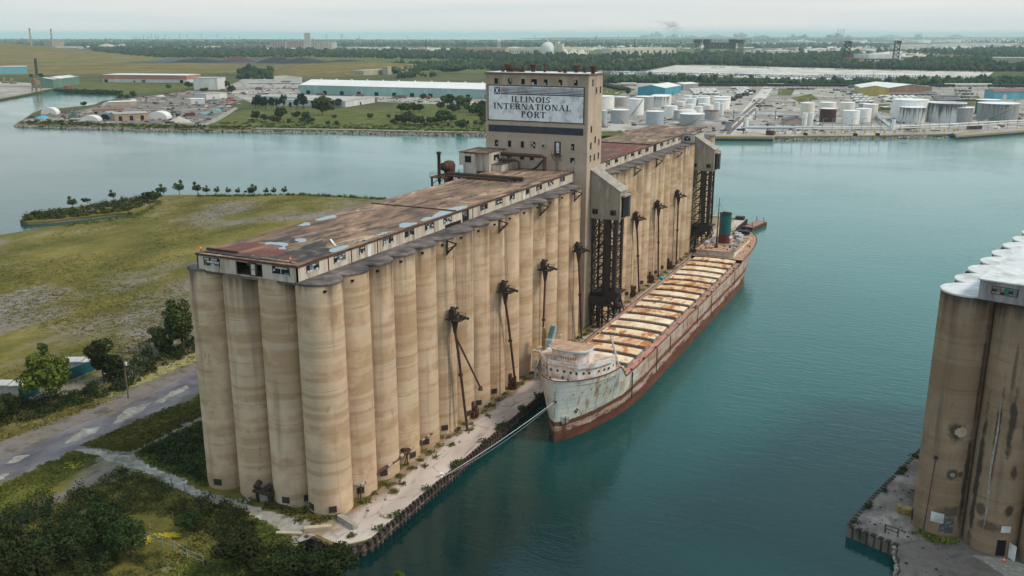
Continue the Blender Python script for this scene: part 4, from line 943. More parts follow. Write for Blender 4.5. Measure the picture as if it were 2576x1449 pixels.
# forecastle side steps and rails
b=MB()
for y in (14.6,16.6): b.beam((7.9,y,zf),(7.9,y,zf+1.2),.07)
for k in range(3): b.beam((7.6,12,zf+2.7+.4*k+.3),(7.6,15,zf+2.7+.4*k+.3),.05)
for k in range(5): b.beam((6.9,15+k*.55,zf-.2-k*.5),(8.1,15+k*.55,zf-.2-k*.5),.12)
for x in (6.9,8.1): b.beam((x,14.8,zf+.9),(x,18,zf-1.9),.07); b.beam((x,14.8,zf+.5),(x,18,zf-2.3),.07); b.beam((x,14.8,zf-.0),(x,18,zf-2.7),.12)
for y in np.arange(15.2,0,-1.4):
    pass
b.build('deck_ladder',m_wall,ship,world=False)
# anchor pocket, hawse holes and hull portholes on the bow
def on_hull(y,zr_):  # point on starboard plating
    tt=max(0,zr_/(ztop(y)-WZ)); x=hb_wl(y)+(hb_deck(y)-hb_wl(y))*tt**1.25; y2=y+.2; x2=hb_wl(y2)+(hb_deck(y2)-hb_wl(y2))*tt**1.25
    return np.array([x,y,zr_]),(.2,-(x2-x))
for y,z in ((2.2,10.3),(3.9,10.4),(5.9,10.6),(8.2,10.8),(9.6,10.9),(11.1,11.1),(11.9,11.1),(12.7,11.3),(13.4,11.2),(8.6,8.7),(9.5,8.4),(11.4,9.2),(6.0,8.2),(3.6,7.9)):
    p,nr=on_hull(y,z*.98); porthole(tuple(p+np.array([nr[0],nr[1],0])/np.hypot(*nr)*.0),nr,.15 if z>9.5 else .1,hull)
p,nr=on_hull(1.6,4.6); n_=np.array([nr[0],nr[1],0])/np.hypot(*nr); t_=np.array([-n_[1],n_[0],0])
b=MB(); q=[p+t_*a+np.array([0,0,c]) for a,c in ((-.9,-.8),(.9,-.8),(.9,.8),(-.9,.8))]
qi=[x-n_*.0+n_*.03 for x in q]; b.add([tuple(x) for x in qi],[(0,1,2,3)],0)
for i in range(4): b.beam(q[i]+n_*.06,q[(i+1)%4]+n_*.06,.14,.14,1)
b.beam(p+n_*.1+np.array([0,0,.7]),p+n_*.1+np.array([0,0,-4]),.1,.1,2)
b.build('anchor_pocket',[m_coam,m_hull,m_rust],hull,world=False)
p,nr=on_hull(3.2,6.0); b=MB()
for dz,dy in ((0,0),(.35,.3),(-.3,.25),(.1,.55)): b.box(p[0]-.2,p[1]+dy,p[2]+dz,p[0]+.25+dy*.6,p[1]+dy+.3,p[2]+dz+.3)
b.build('anchor',m_rust2,hull,world=False)
b=MB(); b.box(-.25,-.3,8.6,.45,.5,8.95); b.build('fairlead',m_rust2,hull,world=False)
# after end: raised poop, machinery casing, funnel, mast
YP=133.5
deck(YP,173.2,lambda y:zdeck(y)+1.0,m_deckt,'poop_deck',.15)
b=MB(); b.box(-8.2,YP-.2,zdeck(YP)-WZ-.2,8.2,YP,zdeck(YP)-WZ+1.0); b.build('poop_bulkhead',m_dark,ship,world=False)
zp=zdeck(145)+1.0-WZ
hs=[(-7.4,YP+1.2),(5.4,YP+1.2),(5.4,166),(3.2,169),(-3.2,169),(-7.0,163)]
b=MB(); b.prism([(-7.2,YP+2),(5.0,YP+2),(5.0,160),(-6.5,160)],zp-.3,zp+1.6); b.build('after_house',m_hw,ship,world=False)
b=MB(); b.prism([(-7.6,YP+1.0),(5.4,YP+1.0),(5.5,161),(-6.9,161)],zp+1.6,zp+1.75); b.build('boat_deck',m_deckt,ship,world=False)
zb_=zp+1.75
fy,fxx=148.2,-1.2
b=MB(); b.lathe(fxx,fy,[(2.05,zb_),(2.0,zb_+3.1)],28); b.build('funnel_base',M('funnel_red',(.16,.03,.035),(.12,.03,.03),1),ship,world=False,smooth=True)
m_teal=M('funnel_teal',(.006,.13,.15),(.012,.10,.115),.7,rough=.5,c3=(.03,.09,.09))
b=MB(); b.lathe(fxx,fy,[(1.98,zb_+3.1),(1.92,zb_+10.1)],28); fn=b.build('funnel',m_teal,ship,world=False,smooth=True)
b=MB(); b.lathe(fxx,fy,[(2.1,zb_+9.9),(2.15,zb_+10.15),(1.8,zb_+10.2),(1.75,zb_+9.8),(.01,zb_+9.8)],28); b.tube([(fxx-.5,fy,zb_+9.9),(fxx-.5,fy,zb_+10.6)],.4,8); b.tube([(fxx+.6,fy,zb_+9.9),(fxx+.6,fy,zb_+10.5)],.3,8); b.build('funnel_rim',m_rust2,fn,world=False)
mx,my=-1.7,139.3
b=MB(); b.tube([(mx,my,zb_-.2),(mx,my,zb_+1.3)],.75,8,r2=.3); b.tube([(mx,my,zb_+1),(mx+.15,my-.2,zb_+16.6)],.27,8,r2=.08); b.beam((mx-.5,my,zb_+14.2),(mx+.6,my,zb_+14.2),.1); b.beam((mx-.3,my,zb_+12.8),(mx+.4,my,zb_+12.8),.08); b.build('mast',m_rust2,ship,world=False)
b=MB()
for a_,c_ in (((mx,my,zb_+15.5),(7.5,my-3,zb_-1)),((mx,my,zb_+15.5),(-7.5,my-3,zb_-1))): b.beam(a_,c_,.04)
b.build('mast_stays',m_rust2,ship,world=False)
def cowl(x,y,z,parent,h=2.6):
    b=MB(); b.tube([(x,y,z),(x,y,z+h*.6),(x,y-.15,z+h*.8),(x,y-.6,z+h*.95)],.42,12,r2=.62,cap=True); b.lathe(x,y,[(.55,z-.05),(.55,z+.15)],12); b.build('ventilator_cowl',m_hw,parent,world=False,smooth=False)
cowl(1.7,145.6,zb_,ship,2.9); cowl(-4.1,146.2,zb_,ship,2.9); cowl(3.0,155,zb_,ship,1.8)
rr=random.Random(3)
b=MB()
for (x0,y0,w_,d_,h_) in ((2.0,151,1.6,1.8,1.2),(3.2,141.5,.9,.9,1.2),(-5.5,152,1.8,3,1.1),(.5,156,2.4,2.6,1.3),(-3.8,157,1.6,2,.9),(4.2,136.3,1.0,.9,1.3),(-.6,160,2.2,1.6,1.2),(-6.4,142,1.2,5,1.0),(3.4,147.5,1,1,1.5)): b.box(x0,y0,zb_,x0+w_,y0+d_,zb_+h_)
b.build('skylight_and_lockers',[M('grey_lockers',(.33,.34,.36),(.45,.45,.46),.8)],ship,world=False)
b=MB()
for k in range(90):
    x=rr.uniform(-7,6.6); y=rr.uniform(135,170); 
    if abs(x)>hb_deck(y)-1: continue
    z=zb_ if (y<160 and x<5) else zdeck(y)+1.0-WZ; s_=rr.uniform(.15,.5); b.box(x,y,z,x+s_,y+s_*rr.uniform(.6,2),z+s_*rr.uniform(.6,1.6))
b.build('deck_clutter',m_rust,ship,world=False)
b=MB()
for k in range(60):
    x=rr.uniform(-7,6.6); y=rr.uniform(135,170)
    if abs(x)>hb_deck(y)-1: continue
    z=zb_ if (y<160 and x<5) else zdeck(y)+1.0-WZ; s_=rr.uniform(.15,.5); b.box(x,y,z,x+s_,y+s_*rr.uniform(.6,2),z+s_*rr.uniform(.4,1.3))
for y in (143.5,150.5,157): b.box(-6.6,y,zb_,4.9,y+.12,zb_+.5)
b.build('deck_fittings',m_wall,ship,world=False)
b=MB()
for k in range(70):
    y=rr.uniform(18,131); x=rr.choice([-1,1])*rr.uniform(7.1,8.1); s_=rr.uniform(.12,.4); z=zdeck(y)-WZ; b.box(x,y,z,x+s_,y+s_*rr.uniform(.6,2.5),z+s_*rr.uniform(.5,1.4))
b.build('deck_clutter',m_rust2,ship,world=False)
b=MB(); y=164.5; zz=zdeck(y)+1.0-WZ; b.box(-1,162.5,zz,1.2,165,zz+1.0); b.box(2.2,160,zz,4.0,162,zz+.9); b.build('towing_winch',m_white,ship,world=False)
b=MB(); b.box(-.8,167.5,zz,3.0,170.2,zz+1.5); b.build('stern_house',m_black,ship,world=False); 
b=MB(); b.beam((2.6,169,zz+1.4),(4.3,171.5,zz-.2),.16); b.beam((2.6,169,zz+1.4),(1,171.5,zz+1.5),.12); b.build('stern_davit',flat('pale_blue',(.25,.48,.58)),ship,world=False)
b=MB()
def zpd(y): return zdeck(y)+1.0-WZ
for s_ in (1,):
    for y in np.arange(YP+.5,170,2.2):
        x=s_*(hb_deck(y)-.25); b.beam((x,y,zpd(y)),(x,y,zpd(y)+1.1),.06)
        y2=y+2.2; x2=s_*(hb_deck(min(y2,172))-.25)
        for dz in (.6,1.1): b.beam((x,y,zpd(y)+dz),(x2,y2,zpd(y2)+dz),.04)
for y in np.arange(YP+1,160,2.0):
    for x in (5.3,-7.4): b.beam((x,y,zb_),(x,y,zb_+1.05),.05)
for x in (5.3,-7.4):
    for dz in (.55,1.05): b.beam((x,YP+1,zb_+dz),(x,160,zb_+dz),.04)
for dz in (.55,1.05): b.beam((-7.4,YP+1.05,zb_+dz),(5.3,YP+1.05,zb_+dz),.045)
b.build('deck_railing',M('yellowed_rail',(.40,.33,.14),(.3,.25,.15),1),ship,world=False)
# forward derrick post lying across the first hatches
b=MB(); b.tube([(7.9,17.2,zf-1.6),(3.2,23.2,zf+4.2)],.22,8); b.lathe(5.3,20.5,[(.6,zf+1.2),(.6,zf+1.5)],8); b.build('derrick_boom',M('grey_boom',(.42,.44,.48),(.3,.3,.33),1.5),ship,world=False)
# mooring lines of the ship
def rope(name,label,a,c,sag,r,mat):
    a=np.array(a,float);c=np.array(c,float); b=MB(); pts=[a+(c-a)*i/16-np.array([0,0,sag*4*(i/16)*(1-i/16)]) for i in range(17)]; b.tube(pts,r,6); o=b.build(name,mat); tag(o,label,'mooring rope'); return o
m_rope=flat('white_rope',(.72,.70,.66),.8); m_rope2=flat('grey_rope',(.3,.33,.34),.8)
qe=P(1113,1200,.1); rope('mooring_rope','thick white mooring rope running from the freighter bow to the quay edge',(SCX+.1,SBY-.2,6.9),qe,.5,.045,m_rope)
rope('mooring_rope','thin grey mooring line hanging slack below the white bow rope',(SCX-.2,SBY-.1,6.4),qe+np.array([.5,1.5,0]),1.0,.035,m_rope2)
b=MB(); b.lathe(qe[0]-.2,qe[1],[(.01,.05),(.4,.1),(.25,.3),(.3,.75),(.42,.85),(.01,.9)],12); o=b.build('bollard',m_white); tag(o,'white mooring bollard on the quay edge holding the bow rope','bollard')

# gangway machine on the quay at the ship's shoulder
t=thing('loading_gangway','pale teal loading machine on a yellow-railed platform beside the ship bow','loading machine',(9.2,84,0)); gp=P(1478,850,3.5); gx,gy=9.0,72.0
m_ylw=M('worn_yellow',(.42,.29,.05),(.3,.22,.07),1.2,c3=(.2,.14,.07)); m_gteal=M('pale_teal_paint',(.30,.45,.46),(.42,.50,.50),1,c3=(.25,.3,.3))
b=MB()
for x in (gx-1.5,gx+2.4):
    for y in (gy-1.5,gy+1.8): b.beam((x,y,0),(x,y,6.6),.4)
b.beam((gx-1.6,gy+.6,0),(gx-1.6,gy+.6,12),.7); b.build('support_post',m_ylw,t)
b=MB(); b.box(gx-3.6,gy-1.9,6.6,gx+3.6,gy+2.0,6.95); b.build('platform',m_wall,t)
b=MB()
for x in np.arange(gx-3.6,gx+3.7,1.2):
    for y in (gy-1.9,gy+2.0): b.beam((x,y,6.9),(x,y,8.1),.08)
for y in (gy-1.9,gy+2.0):
    for dz in (7.5,8.1): b.beam((gx-3.6,y,dz),(gx+3.6,y,dz),.07)
for x in (gx-3.6,gx+3.6):
    for dz in (7.5,8.1): b.beam((x,gy-1.9,dz),(x,gy+2,dz),.07)
b.build('yellow_railing',flat('rail_yellow',(.62,.42,.05)),t)
b=MB(); b.box(gx-.9,gy-.6,7,gx+.9,gy+1.0,9.6); b.beam((gx,gy+.3,9),(gx+.6,gy+1.2,12.6),1.2,.9); b.build('machine_body',m_gteal,t)
b=MB()
for k in range(4): b.beam((gx-.45+k*.3,gy-.3,10),(gx+.15+k*.3,gy+.5,12.9),.1,.1)
b.build('teal_fins',flat('teal_fin',(.05,.24,.27)),t)
b=MB(); b.tube([(gx+1.6,gy-2.2,4.5),(gx+1.6,gy-2.2,.1)],.35,8); b.build('drain_pipe',m_gteal,t); b=MB(); b.tube([(gx-2.6,gy-2,0),(gx-2.6,gy-2,4.2)],.28,8); b.lathe(gx-2.6,gy-2,[(.01,4.1),(.45,4.3),(.45,4.7),(.01,4.9)],8); b.build('vent_pipe',m_gteal,t); b=MB(); b.box(gx+.6,gy-1.7,2.4,gx+2.4,gy-.2,5.0); b.build('hopper',m_gteal,t)
b=MB()
for s_ in (-.5,.5): b.beam((gx+3.0,gy+s_,7.2),(gx+7.6,gy-3+s_,6.2),.1); b.beam((gx+3.0,gy+s_,8.2),(gx+7.6,gy-3+s_,7.2),.07)
b.beam((gx+3.0,gy,7.1),(gx+7.6,gy-3,6.1),1.0,.08); b.build('walkway',flat('rail_yellow2',(.55,.4,.12)),t)
# blue drums / buoys against the hull
for (x,y,l) in ((1552,794,'round light blue fender buoy hanging by the hatches near the lattice leg'),(1663,699,'round light blue fender buoy on the quay beside the farther hatches')):
    p=P(x,y,5.2); b=MB(); b.lathe(p[0],p[1],[(.01,p[2]-.7),(.5,p[2]-.5),(.7,p[2]),(.5,p[2]+.5),(.01,p[2]+.7)],12); o=b.build('fender_buoy',flat('sky_blue',(.04,.42,.55),.4),smooth=True); tag(o,l,'fender')
b=MB(); b.tube([(13.2,68,4.5),(13.2,76,4.6)],.75,12); b.tube([(12.9,79,4.4),(12.9,84,4.5)],.6,10); o=b.build('fender_roll',m_rust2); tag(o,'long dark tube fender slung between the freighter and the quay','fender')

# ================================================================ things on the quay and ground
def place_box(name,label,cat,x,y,w_,d_,h_,rot,mat,group=None):
    p=P(x,y,.1); o=MB().box(-w_/2,-d_/2,-.05,w_/2,d_/2,h_).build(name,mat); 
    bv=o.modifiers.new('edge','BEVEL'); bv.width=.05; bv.segments=1
    o.location=tuple(p); o.rotation_euler=(0,0,rot); return tag(o,label,cat,group)
m_cblock=M('concrete_barrier',(.36,.33,.28),(.27,.24,.2),1,c3=(.44,.4,.35)); m_cblock2=M('tan_barrier',(.48,.39,.27),(.4,.32,.22),1)
place_box('concrete_barrier','long grey concrete barrier lying on the quay corner slab','barrier',874,1318,4.6,1.0,.9,-.35,m_cblock)
place_box('concrete_barrier','tan concrete barrier tipped at an angle where the gravel path meets the quay','barrier',800,1333,4.4,.9,.7,.62,m_cblock2)
place_box('concrete_barrier','thin tan barrier half buried in grass left of the quay corner','barrier',727,1344,4.2,.6,.4,.40,m_cblock2)
p=P(965,1303,.1); b=MB(); b.obox((0,0),(1.6,.9),(-.3,.6),.25,0); b.obox((.2,.9),(1.7,.9),(-.1,.2),.3,0); b.obox((-.5,.2),(.3,.5),(-.4,.3),.4,0); o=b.build('broken_slab',m_cblock2); o.location=tuple(p); tag(o,'broken tan concrete slab pieces at the quay edge near the corner','rubble')
p=P(786,1280,.1); b=MB(); b.lathe(0,0,[(.7,0),(.9,.6),(.6,1.3),(.2,1.5)],7); b.box(.2,-.3,0,1.0,.5,.8); o=b.build('blue_debris',M('faded_blue',(.07,.12,.17),(.12,.15,.15),2)); o.location=tuple(p); tag(o,'heap of faded blue debris at the foot of the corner silo','debris pile')
# elevated rusty pipe along the silo feet
t=thing('steam_pipe','rust and white wrapped pipe running low along the silo feet','pipe',(5,10,0))
pts=[PY(1035/4*1+644,0,0) for _ in ()]
def rp(a,b_,z): x,y=644+a*.25,1086.75+b_*.25; return P(x,y,z)
line=[rp(1050,535,2.6),rp(1200,430,2.7),rp(1400,290,2.8),rp(1520,195,2.8),rp(1640,105,2.8),rp(1770,15,2.8)]
for i in range(5):
    n_=5
    for k in range(n_):
        a_=line[i]+(line[i+1]-line[i])*k/n_; c_=line[i]+(line[i+1]-line[i])*(k+1)/n_
        b=MB(); b.tube([a_,c_],.34 if i<4 else .22,10); b.build('pipe_section',(m_rust if (k+i)%4 else m_cblock) if i<3 else (m_cblock if k%2 else m_rust),t)
for i,q in enumerate(line[:5]): b=MB(); b.beam(q,(q[0],q[1],0),.18); b.beam((q[0]-.6,q[1],0),(q[0],q[1],2.5),.1); b.build('pipe_support',m_rust,t)
b=MB(); b.lathe(line[3][0],line[3][1],[(.5,2.3),(.5,3.3)],12); b.tube([line[3],line[3]+np.array([-1.6,.3,.1])],.5,10); b.tube([line[4]-np.array([.3,.3,0]),line[4]+np.array([.3,.3,0])],.55,10); b.build('pipe_flanges',m_rust,t)
b=MB(); q=line[0]; b.tube([q,q+np.array([-1.6,-.5,0])],.3,10); b.build('pipe_end',m_cblock,t)
t=thing('conveyor_machine','rusty conveyor drive between the second and third silos of the end row','machinery',(-11,-3.6,0))
b=MB(); b.box(-12.6,-4.3,0,-12.2,-3.9,1.9); b.box(-9.9,-4.3,0,-9.5,-3.9,1.9); b.box(-13,-4.6,1.9,-9.4,-3.2,2.3); b.tube([(-12.6,-4.2,2.7),(-12.6,-3,3.3)],.5,10); b.tube([(-10.4,-4,2.8),(-10.4,-3,2.9)],.6,10); b.build('drive_frame',m_rust2,t)
b=MB(); b.box(-12.0,-4.0,.1,-10.3,-3.3,1.8); b.build('grey_panel',m_cblock,t)
# white rubble beside it
b=MB(); rr=random.Random(4)
for k in range(16): x,y=-15+rr.uniform(-1.6,1.2),-5.0+rr.uniform(-.6,.8); s_=rr.uniform(.15,.45); b.obox((x,y),(s_,s_*.4),(-s_*.3,s_*.8),s_*.6,.0)
o=b.build('rubble',M('pale_rubble',(.5,.48,.44),(.35,.33,.3),2)); tag(o,None,None,kind='stuff')
# dark debris lumps along the apron
b=MB()
for k in range(70):
    y=rr.uniform(0,110); x=4.3+rr.random()**2*3.0; s_=rr.uniform(.08,.4); b.obox((x,y),(s_,s_*.5),(-s_*.4,s_*.7),s_*.5,.05)
o=b.build('rubble',m_rust2); o['kind']='stuff'
# utility pole
pb=P(481.5,1414*0+1136.6*0+1136,0); pb=P(1293/4,724.5+1110/4,0); hh=zat(pb[0],pb[1],724.5+600/4)
t=thing('utility_pole','wooden utility pole with two crossarms standing beside the road','utility pole',pb)
b=MB(); b.tube([(pb[0],pb[1],0),(pb[0]-.2,pb[1],hh)],.19,8,r2=.12); b.build('pole',M('pole_wood',(.16,.13,.11),(.1,.08,.07),3,(1,1,.1)),t)
b=MB()
for f in (.90,.77): b.beam((pb[0]-1.3,pb[1]-.5,hh*f),(pb[0]+1.1,pb[1]+.5,hh*f),.14)
for dx in (-1.2,-.6,.5,1.0):
    for f in (.90,.77): b.tube([(pb[0]+dx,pb[1]+dx*.4,hh*f),(pb[0]+dx,pb[1]+dx*.4,hh*f+.3)],.06,6)
b.build('crossarm',m_trunk,t)
b=MB(); b.box(pb[0]+.25,pb[1]-.2,hh*.66,pb[0]+.6,pb[1]+.2,hh*.72); b.build('white_box',m_white,t)
# teal sheet fence, in three visible runs
m_tealf=M('teal_fence',(.012,.10,.12),(.008,.075,.09),1.5,rough=.5)
def corrfence(a,c,h_,name,label,mat):
    A=P(*a,0)[:2];C_=P(*c,0)[:2]; L=np.hypot(*(C_-A)); d=(C_-A)/L; nr=np.array([d[1],-d[0]]); n=int(L/.3); b=MB()
    t=[A+d*L*i/n+nr*(.06 if i%2 else 0) for i in range(n+1)]
    b.add([(*p,0) for p in t]+[(*p,h_) for p in t]+[(*(p-nr*.06),h_) for p in t]+[(*(p-nr*.06),0) for p in t],[(i,i+1,n+2+i,n+1+i) for i in range(n)]+[(n+1+i,n+2+i,2*(n+1)+i+1,2*(n+1)+i) for i in range(n)]+[(2*(n+1)+i,2*(n+1)+i+1,3*(n+1)+i+1,3*(n+1)+i) for i in range(n)])
    o=b.build(name,mat); return tag(o,label,'fence')
corrfence((168,958),(236,932),2.6,'metal_fence','teal corrugated metal fence section between the two big trees',m_tealf)
corrfence((50,1006),(100,990),2.6,'metal_fence','teal corrugated metal fence section left of the bright green tree',m_tealf)
corrfence((-40,1038),(30,1012),2.4,'metal_fence','teal corrugated metal fence section at the left edge of the photo',m_tealf)
for (x,y,l) in ((205,925,'low flat-roofed container with pale top behind the teal fence'),(22,985,'pale canvas-topped container behind the left run of teal fence')):
    p=P(x,y,0); t=thing('storage_container',l,'container',p,.5); b=MB(); b.box(-4,-1.6,0,4,1.6,2.0); b.build('body',M('cont_grey',(.2,.21,.2),(.28,.27,.25),1),t,world=False)
    b=MB(); b.box(-4.2,-1.8,2.0,.5,1.8,2.2); b.box(1.0,-1.8,1.9,4.2,1.8,2.1); b.build('roof_panel',M('cont_roof',(.5,.48,.45),(.33,.33,.34),.8),t,world=False)
# wooden ranch fence, gate, guard rails
def postrail(pts,name,label,hh,posts=None,rails=(.5,.8),mat=m_trunk,w_=.16,cat='fence',step=3):
    Q=[P(*p,0) for p in pts]; t=thing(name,label,cat,Q[0]); b=MB(); nP=0
    for i in range(len(Q)-1):
        L=np.linalg.norm(Q[i+1]-Q[i]); n=max(1,round(L/step))
        for k in range(n+(1 if i==len(Q)-2 else 0)):
            p=Q[i]+(Q[i+1]-Q[i])*k/n; bb=MB(); bb.beam((p[0],p[1],0),(p[0],p[1],hh),w_); bb.build('post',mat,t)
        for f in rails: b.beam((*Q[i][:2],hh*f),(*Q[i+1][:2],hh*f),w_*.5)
    b.build('rail',mat,t); return t
postrail([(325,893),(352,885),(378,873)],'wooden_fence','brown three-rail wooden fence by the dark tree next to the silos',2.4,rails=(.35,.65,.9))
postrail([(432,1221),(465,1236)],'pipe_gate','small grey pipe gate across the gravel path',1.6,rails=(.9,),mat=m_rope2,cat='gate',step=4)
t=postrail([(300,1345),(365,1360),(410,1376),(440,1386),(472,1407),(512,1424)],'wire_fence','leaning thin pipe fence in the overgrown lower left corner',1.7,rails=(.98,.5),mat=m_rope2,w_=.09)

# ================================================================ second grain elevator (right edge)
RA=-radians(14.2)
e2=thing('grain_elevator','darker soot-stained grain elevator with white silo tops at the right edge','grain elevator',(93.1,38.0,0),RA)
R2,P2,H2=4.0,7.75,40.0
for i in range(5):
    for k in range(9):
        if i>0 and k>0 and k<8 and i<4: continue
        silo(i*P2*1.02,k*P2*.985,R2,H2,e2,m_silo_b1 if i+k==0 else (m_silo_b2 if (i,k)==(1,0) else m_silo_b),world=False)
m_wtop=M('white_roof_coat',(.66,.67,.67),(.56,.57,.57),.35,rough=.6,c3=(.70,.70,.69),grime=(.36,.34,.32),gscale=.3)
for i in range(5):
    for k in range(9):
        if i>0 and k>0: continue
        silocap(i*P2*1.02,k*P2*.985,R2,H2+.15,e2,m_wtop,world=False)
b=MB(); b.box(0.5,0,0,P2*4,P2*8,H2-.05); b.build('inner_bin_block',m_silo_b,e2,world=False)
m_wall2=M('grey_metal_wall',(.34,.31,.31),(.27,.24,.24),.8,(1,1,.15),grime=(.12,.1,.1),gscale=.7)
b=MB(); b.box(2.2,-4.3,H2+.0,30,66,H2+2.9); b.build('gallery',m_wall2,e2,world=False)
b=MB(); b.box(2.0,-4.5,H2+2.9,30.2,66.2,H2+3.1); b.build('gallery_roof',m_wtop,e2,world=False)
b=MB(); b.box(2.1,-4.4,H2-.15,30.1,0,H2-.01); b.build('gallery_floor_edge',m_rust2,e2,world=False)
b=MB(); b.box(3.9,-4.36,H2+1.1,7.4,-4.3,H2+2.3); wn=b.build('window',flat('maroon_frame',(.06,.022,.018)),e2,world=False)
rr=random.Random(8); b=MB(); mi=0
for i in range(6):
    for k in range(3):
        f=rr.random()
        if f<.8: b.box(4.0+i*.55,-4.39,H2+1.17+k*.37,4.5+i*.55,-4.36,H2+1.48+k*.37, 0 if f<.35 else (1 if f<.55 else 2))
b.build('pane',[m_pane2,flat('green_glass',(.02,.22,.16),.3),flat('amber_glass',(.35,.24,.12),.4)],wn,world=False)
for k in (1,4):  # slanting struts between tops
    b=MB(); y=k*P2*.985+3.2; b.beam((-4.6,y-1,H2-3.2),(-3.2,y+.5,H2+.2),.45,.3); b.beam((-3.6,y,H2-2.5),(-3.2,y+.3,H2),.15); b.build('loading_spout',m_black,e2,world=False)
# door, painted boards and burn marks on the silo feet
def wallmark(sx,sy,ang,z0,z1,wd,name,mat,parent=e2,off=.03,r=R2,n=6,ell=False):
    b=MB(); vs=[];a0,a1=ang-wd/r/2,ang+wd/r/2
    if ell:
        m=20; zc=(z0+z1)/2; rr_=random.Random(int(ang*100)+int(z0)); c=[(ang,zc)]+[(ang+wd/r/2*cos(2*pi*i/m)*rr_.uniform(.75,1.1),zc+(z1-z0)/2*sin(2*pi*i/m)*rr_.uniform(.8,1.1)) for i in range(m)]
        b.add([(sx+(r+off)*cos(a),sy+(r+off)*sin(a),z) for a,z in c],[(0,1+i,1+(i+1)%m) for i in range(m)])
    else:
        for i in range(n+1):
            a=a0+(a1-a0)*i/n; vs+=[(sx+(r+off)*cos(a),sy+(r+off)*sin(a),z0),(sx+(r+off)*cos(a),sy+(r+off)*sin(a),z1)]
        b.add(vs,[(2*i,2*i+2,2*i+3,2*i+1) for i in range(n)])
    return b.build(name,mat,parent,world=False)
m_soot=M('soot',(.035,.03,.032),(.08,.065,.055),.8,rough=.95)
def streak(sx,sy,ang,z0,z1,wd,name,mat,parent=e2,off=.02,r=R2,seed=0):
    b=MB(); vs=[]; n=26
    for i in range(n+1):
        z=z0+(z1-z0)*i/n; k=min(1,3.5*min(i,n-i)/n+.08); c=ang+mnoise.noise(Vector((z*.09,seed,1)))*.14; h=wd/r/2*k*(.75+.9*abs(mnoise.noise(Vector((z*.22,seed,5))))+.3*mnoise.noise(Vector((z*.9,seed,9))))
        for a in (c-h,c-h*.2,c+h*.9): vs.append((sx+(r+off)*cos(a),sy+(r+off)*sin(a),z))
    b.add(vs,[(3*i+j,3*i+j+1,3*i+j+4,3*i+j+3) for i in range(n) for j in (0,1)]); return b.build(name,mat,parent,world=False)
wallmark(0,0,-1.40,2.6,4.3,1.9,'notice_board',m_white,off=.08); wallmark(P2*1.02,0,-.92,2.2+1.8,3.1+2.0,1.4,'notice_board',m_white,off=.08)
wallmark(0,0,-1.02,1.0,3.6,2.1,'mural_patch',M('grey_mural',(.13,.135,.15),(.06,.055,.06),2.0,c3=(.3,.3,.32)),off=.05)
dr=wallmark(P2*1.02,0,-1.0,.0,2.7,1.3,'doorway',m_dark,off=.06)
b=MB(); b.obox((P2*1.02+3.2,-3.1),(1.1,-.75),(.05,.05),2.5,0.05); b.build('open_door',m_white,e2,world=False)
wallmark(0,0,-.97,17.4,19.2,1.9,'patched_hole',m_cblock2,off=.05,ell=True)
wallmark(0,0,-1.06,10.7,11.5,.8,'patched_hole',m_cblock,off=.05,ell=True)
streak(P2*1.02,0,-1.72,3,26,.35,'white_run_stain',m_cblock,off=.04,seed=40)
b=MB(); a=-1.85; b.tube([((R2+.1)*cos(a),(R2+.1)*sin(a),.5),((R2+.1)*cos(a+.12),(R2+.1)*sin(a+.12),13.2)],.05,6); b.box((R2)*cos(a+.12)-.25,(R2)*sin(a+.12)-.3,13.2,(R2)*cos(a+.12)+.25,(R2)*sin(a+.12),13.7); b.build('conduit',m_rust2,e2,world=False)
foot_hatch(0,0,-2.75,r=R2,parent=e2,world=False,wd=1.1,h=1.8,z=.6)
# traffic cone by its door
p=P(2257*1+0,0,0) if False else P(1932+2372*.25,1086.75+1310*.25,0.1)
t=thing('traffic_cone','orange traffic cone with a white band beside the open white door','traffic cone',p)
b=MB(); b.box(p[0]-.3,p[1]-.3,p[2],p[0]+.3,p[1]+.3,p[2]+.06); b.lathe(p[0],p[1],[(.24,p[2]+.06),(.05,p[2]+1.0),(.01,p[2]+1.0)],12); b.build('cone',flat('cone_orange',(.7,.12,.05)),t)
b=MB(); b.lathe(p[0],p[1],[(.18,p[2]+.40),(.12,p[2]+.64)],12); b.build('reflective_band',m_white,t)
# its quay and bank
def w2(p): return (p[0],p[1])
rq=[tuple(P(x,y,0)[:2]) for x,y in [(2131,1322),(2194,1249),(2250,1190),(2314,1130)]]
d2=np.array([sin(radians(14.2)),cos(radians(14.2))]); far2=tuple(np.array(rq[-1])+d2*220)
bank=[tuple(P(x,y,0)[:2]) for x,y in [(2259,1374),(2256,1395),(2262,1420),(2258,1449),(2262,1500),(2280,1700)]]
poly=[rq[0]]+rq[1:]+[far2,(400,far2[1]),(400,-200),(bank[-1][0],-200)]+rough_line(bank[::-1],.5,1.2,6)
b=MB(); b.prism(poly,WZ-3,0.0,bottom=False); o=b.build('ground',m_dirt); o['kind']='structure'
o,_=sheet('quay_slab',[rq[0]]+rq[1:]+[far2,tuple(np.array(far2)+np.array([14,-4])),tuple(P(2420,1350,0)[:2]),tuple(P(2310,1360,0)[:2]),tuple(P(2262,1370,0)[:2])],.05,M('worn_quay',(.29,.24,.21),(.17,.14,.12),.2,(1,.6,1),rough=.95,c3=(.34,.29,.26),grime=(.07,.055,.05),gscale=.16),px=False,thick=.4)
o,_=sheet('door_slab',[(2444,1397),(2470,1408),(2500,1430),(2540,1455),(2620,1480),(2620,1430),(2520,1404),(2452,1396)],.12,m_cblock,thick=.3)
sheetpile([bank[0],rq[0]],'sheet_pile_wall','short dark sheet piling end of the right hand quay',-.02)
sheetpile([rq[0],rq[1],rq[3],far2],'sheet_pile_wall','long dark sheet piling under the right hand elevator quay')
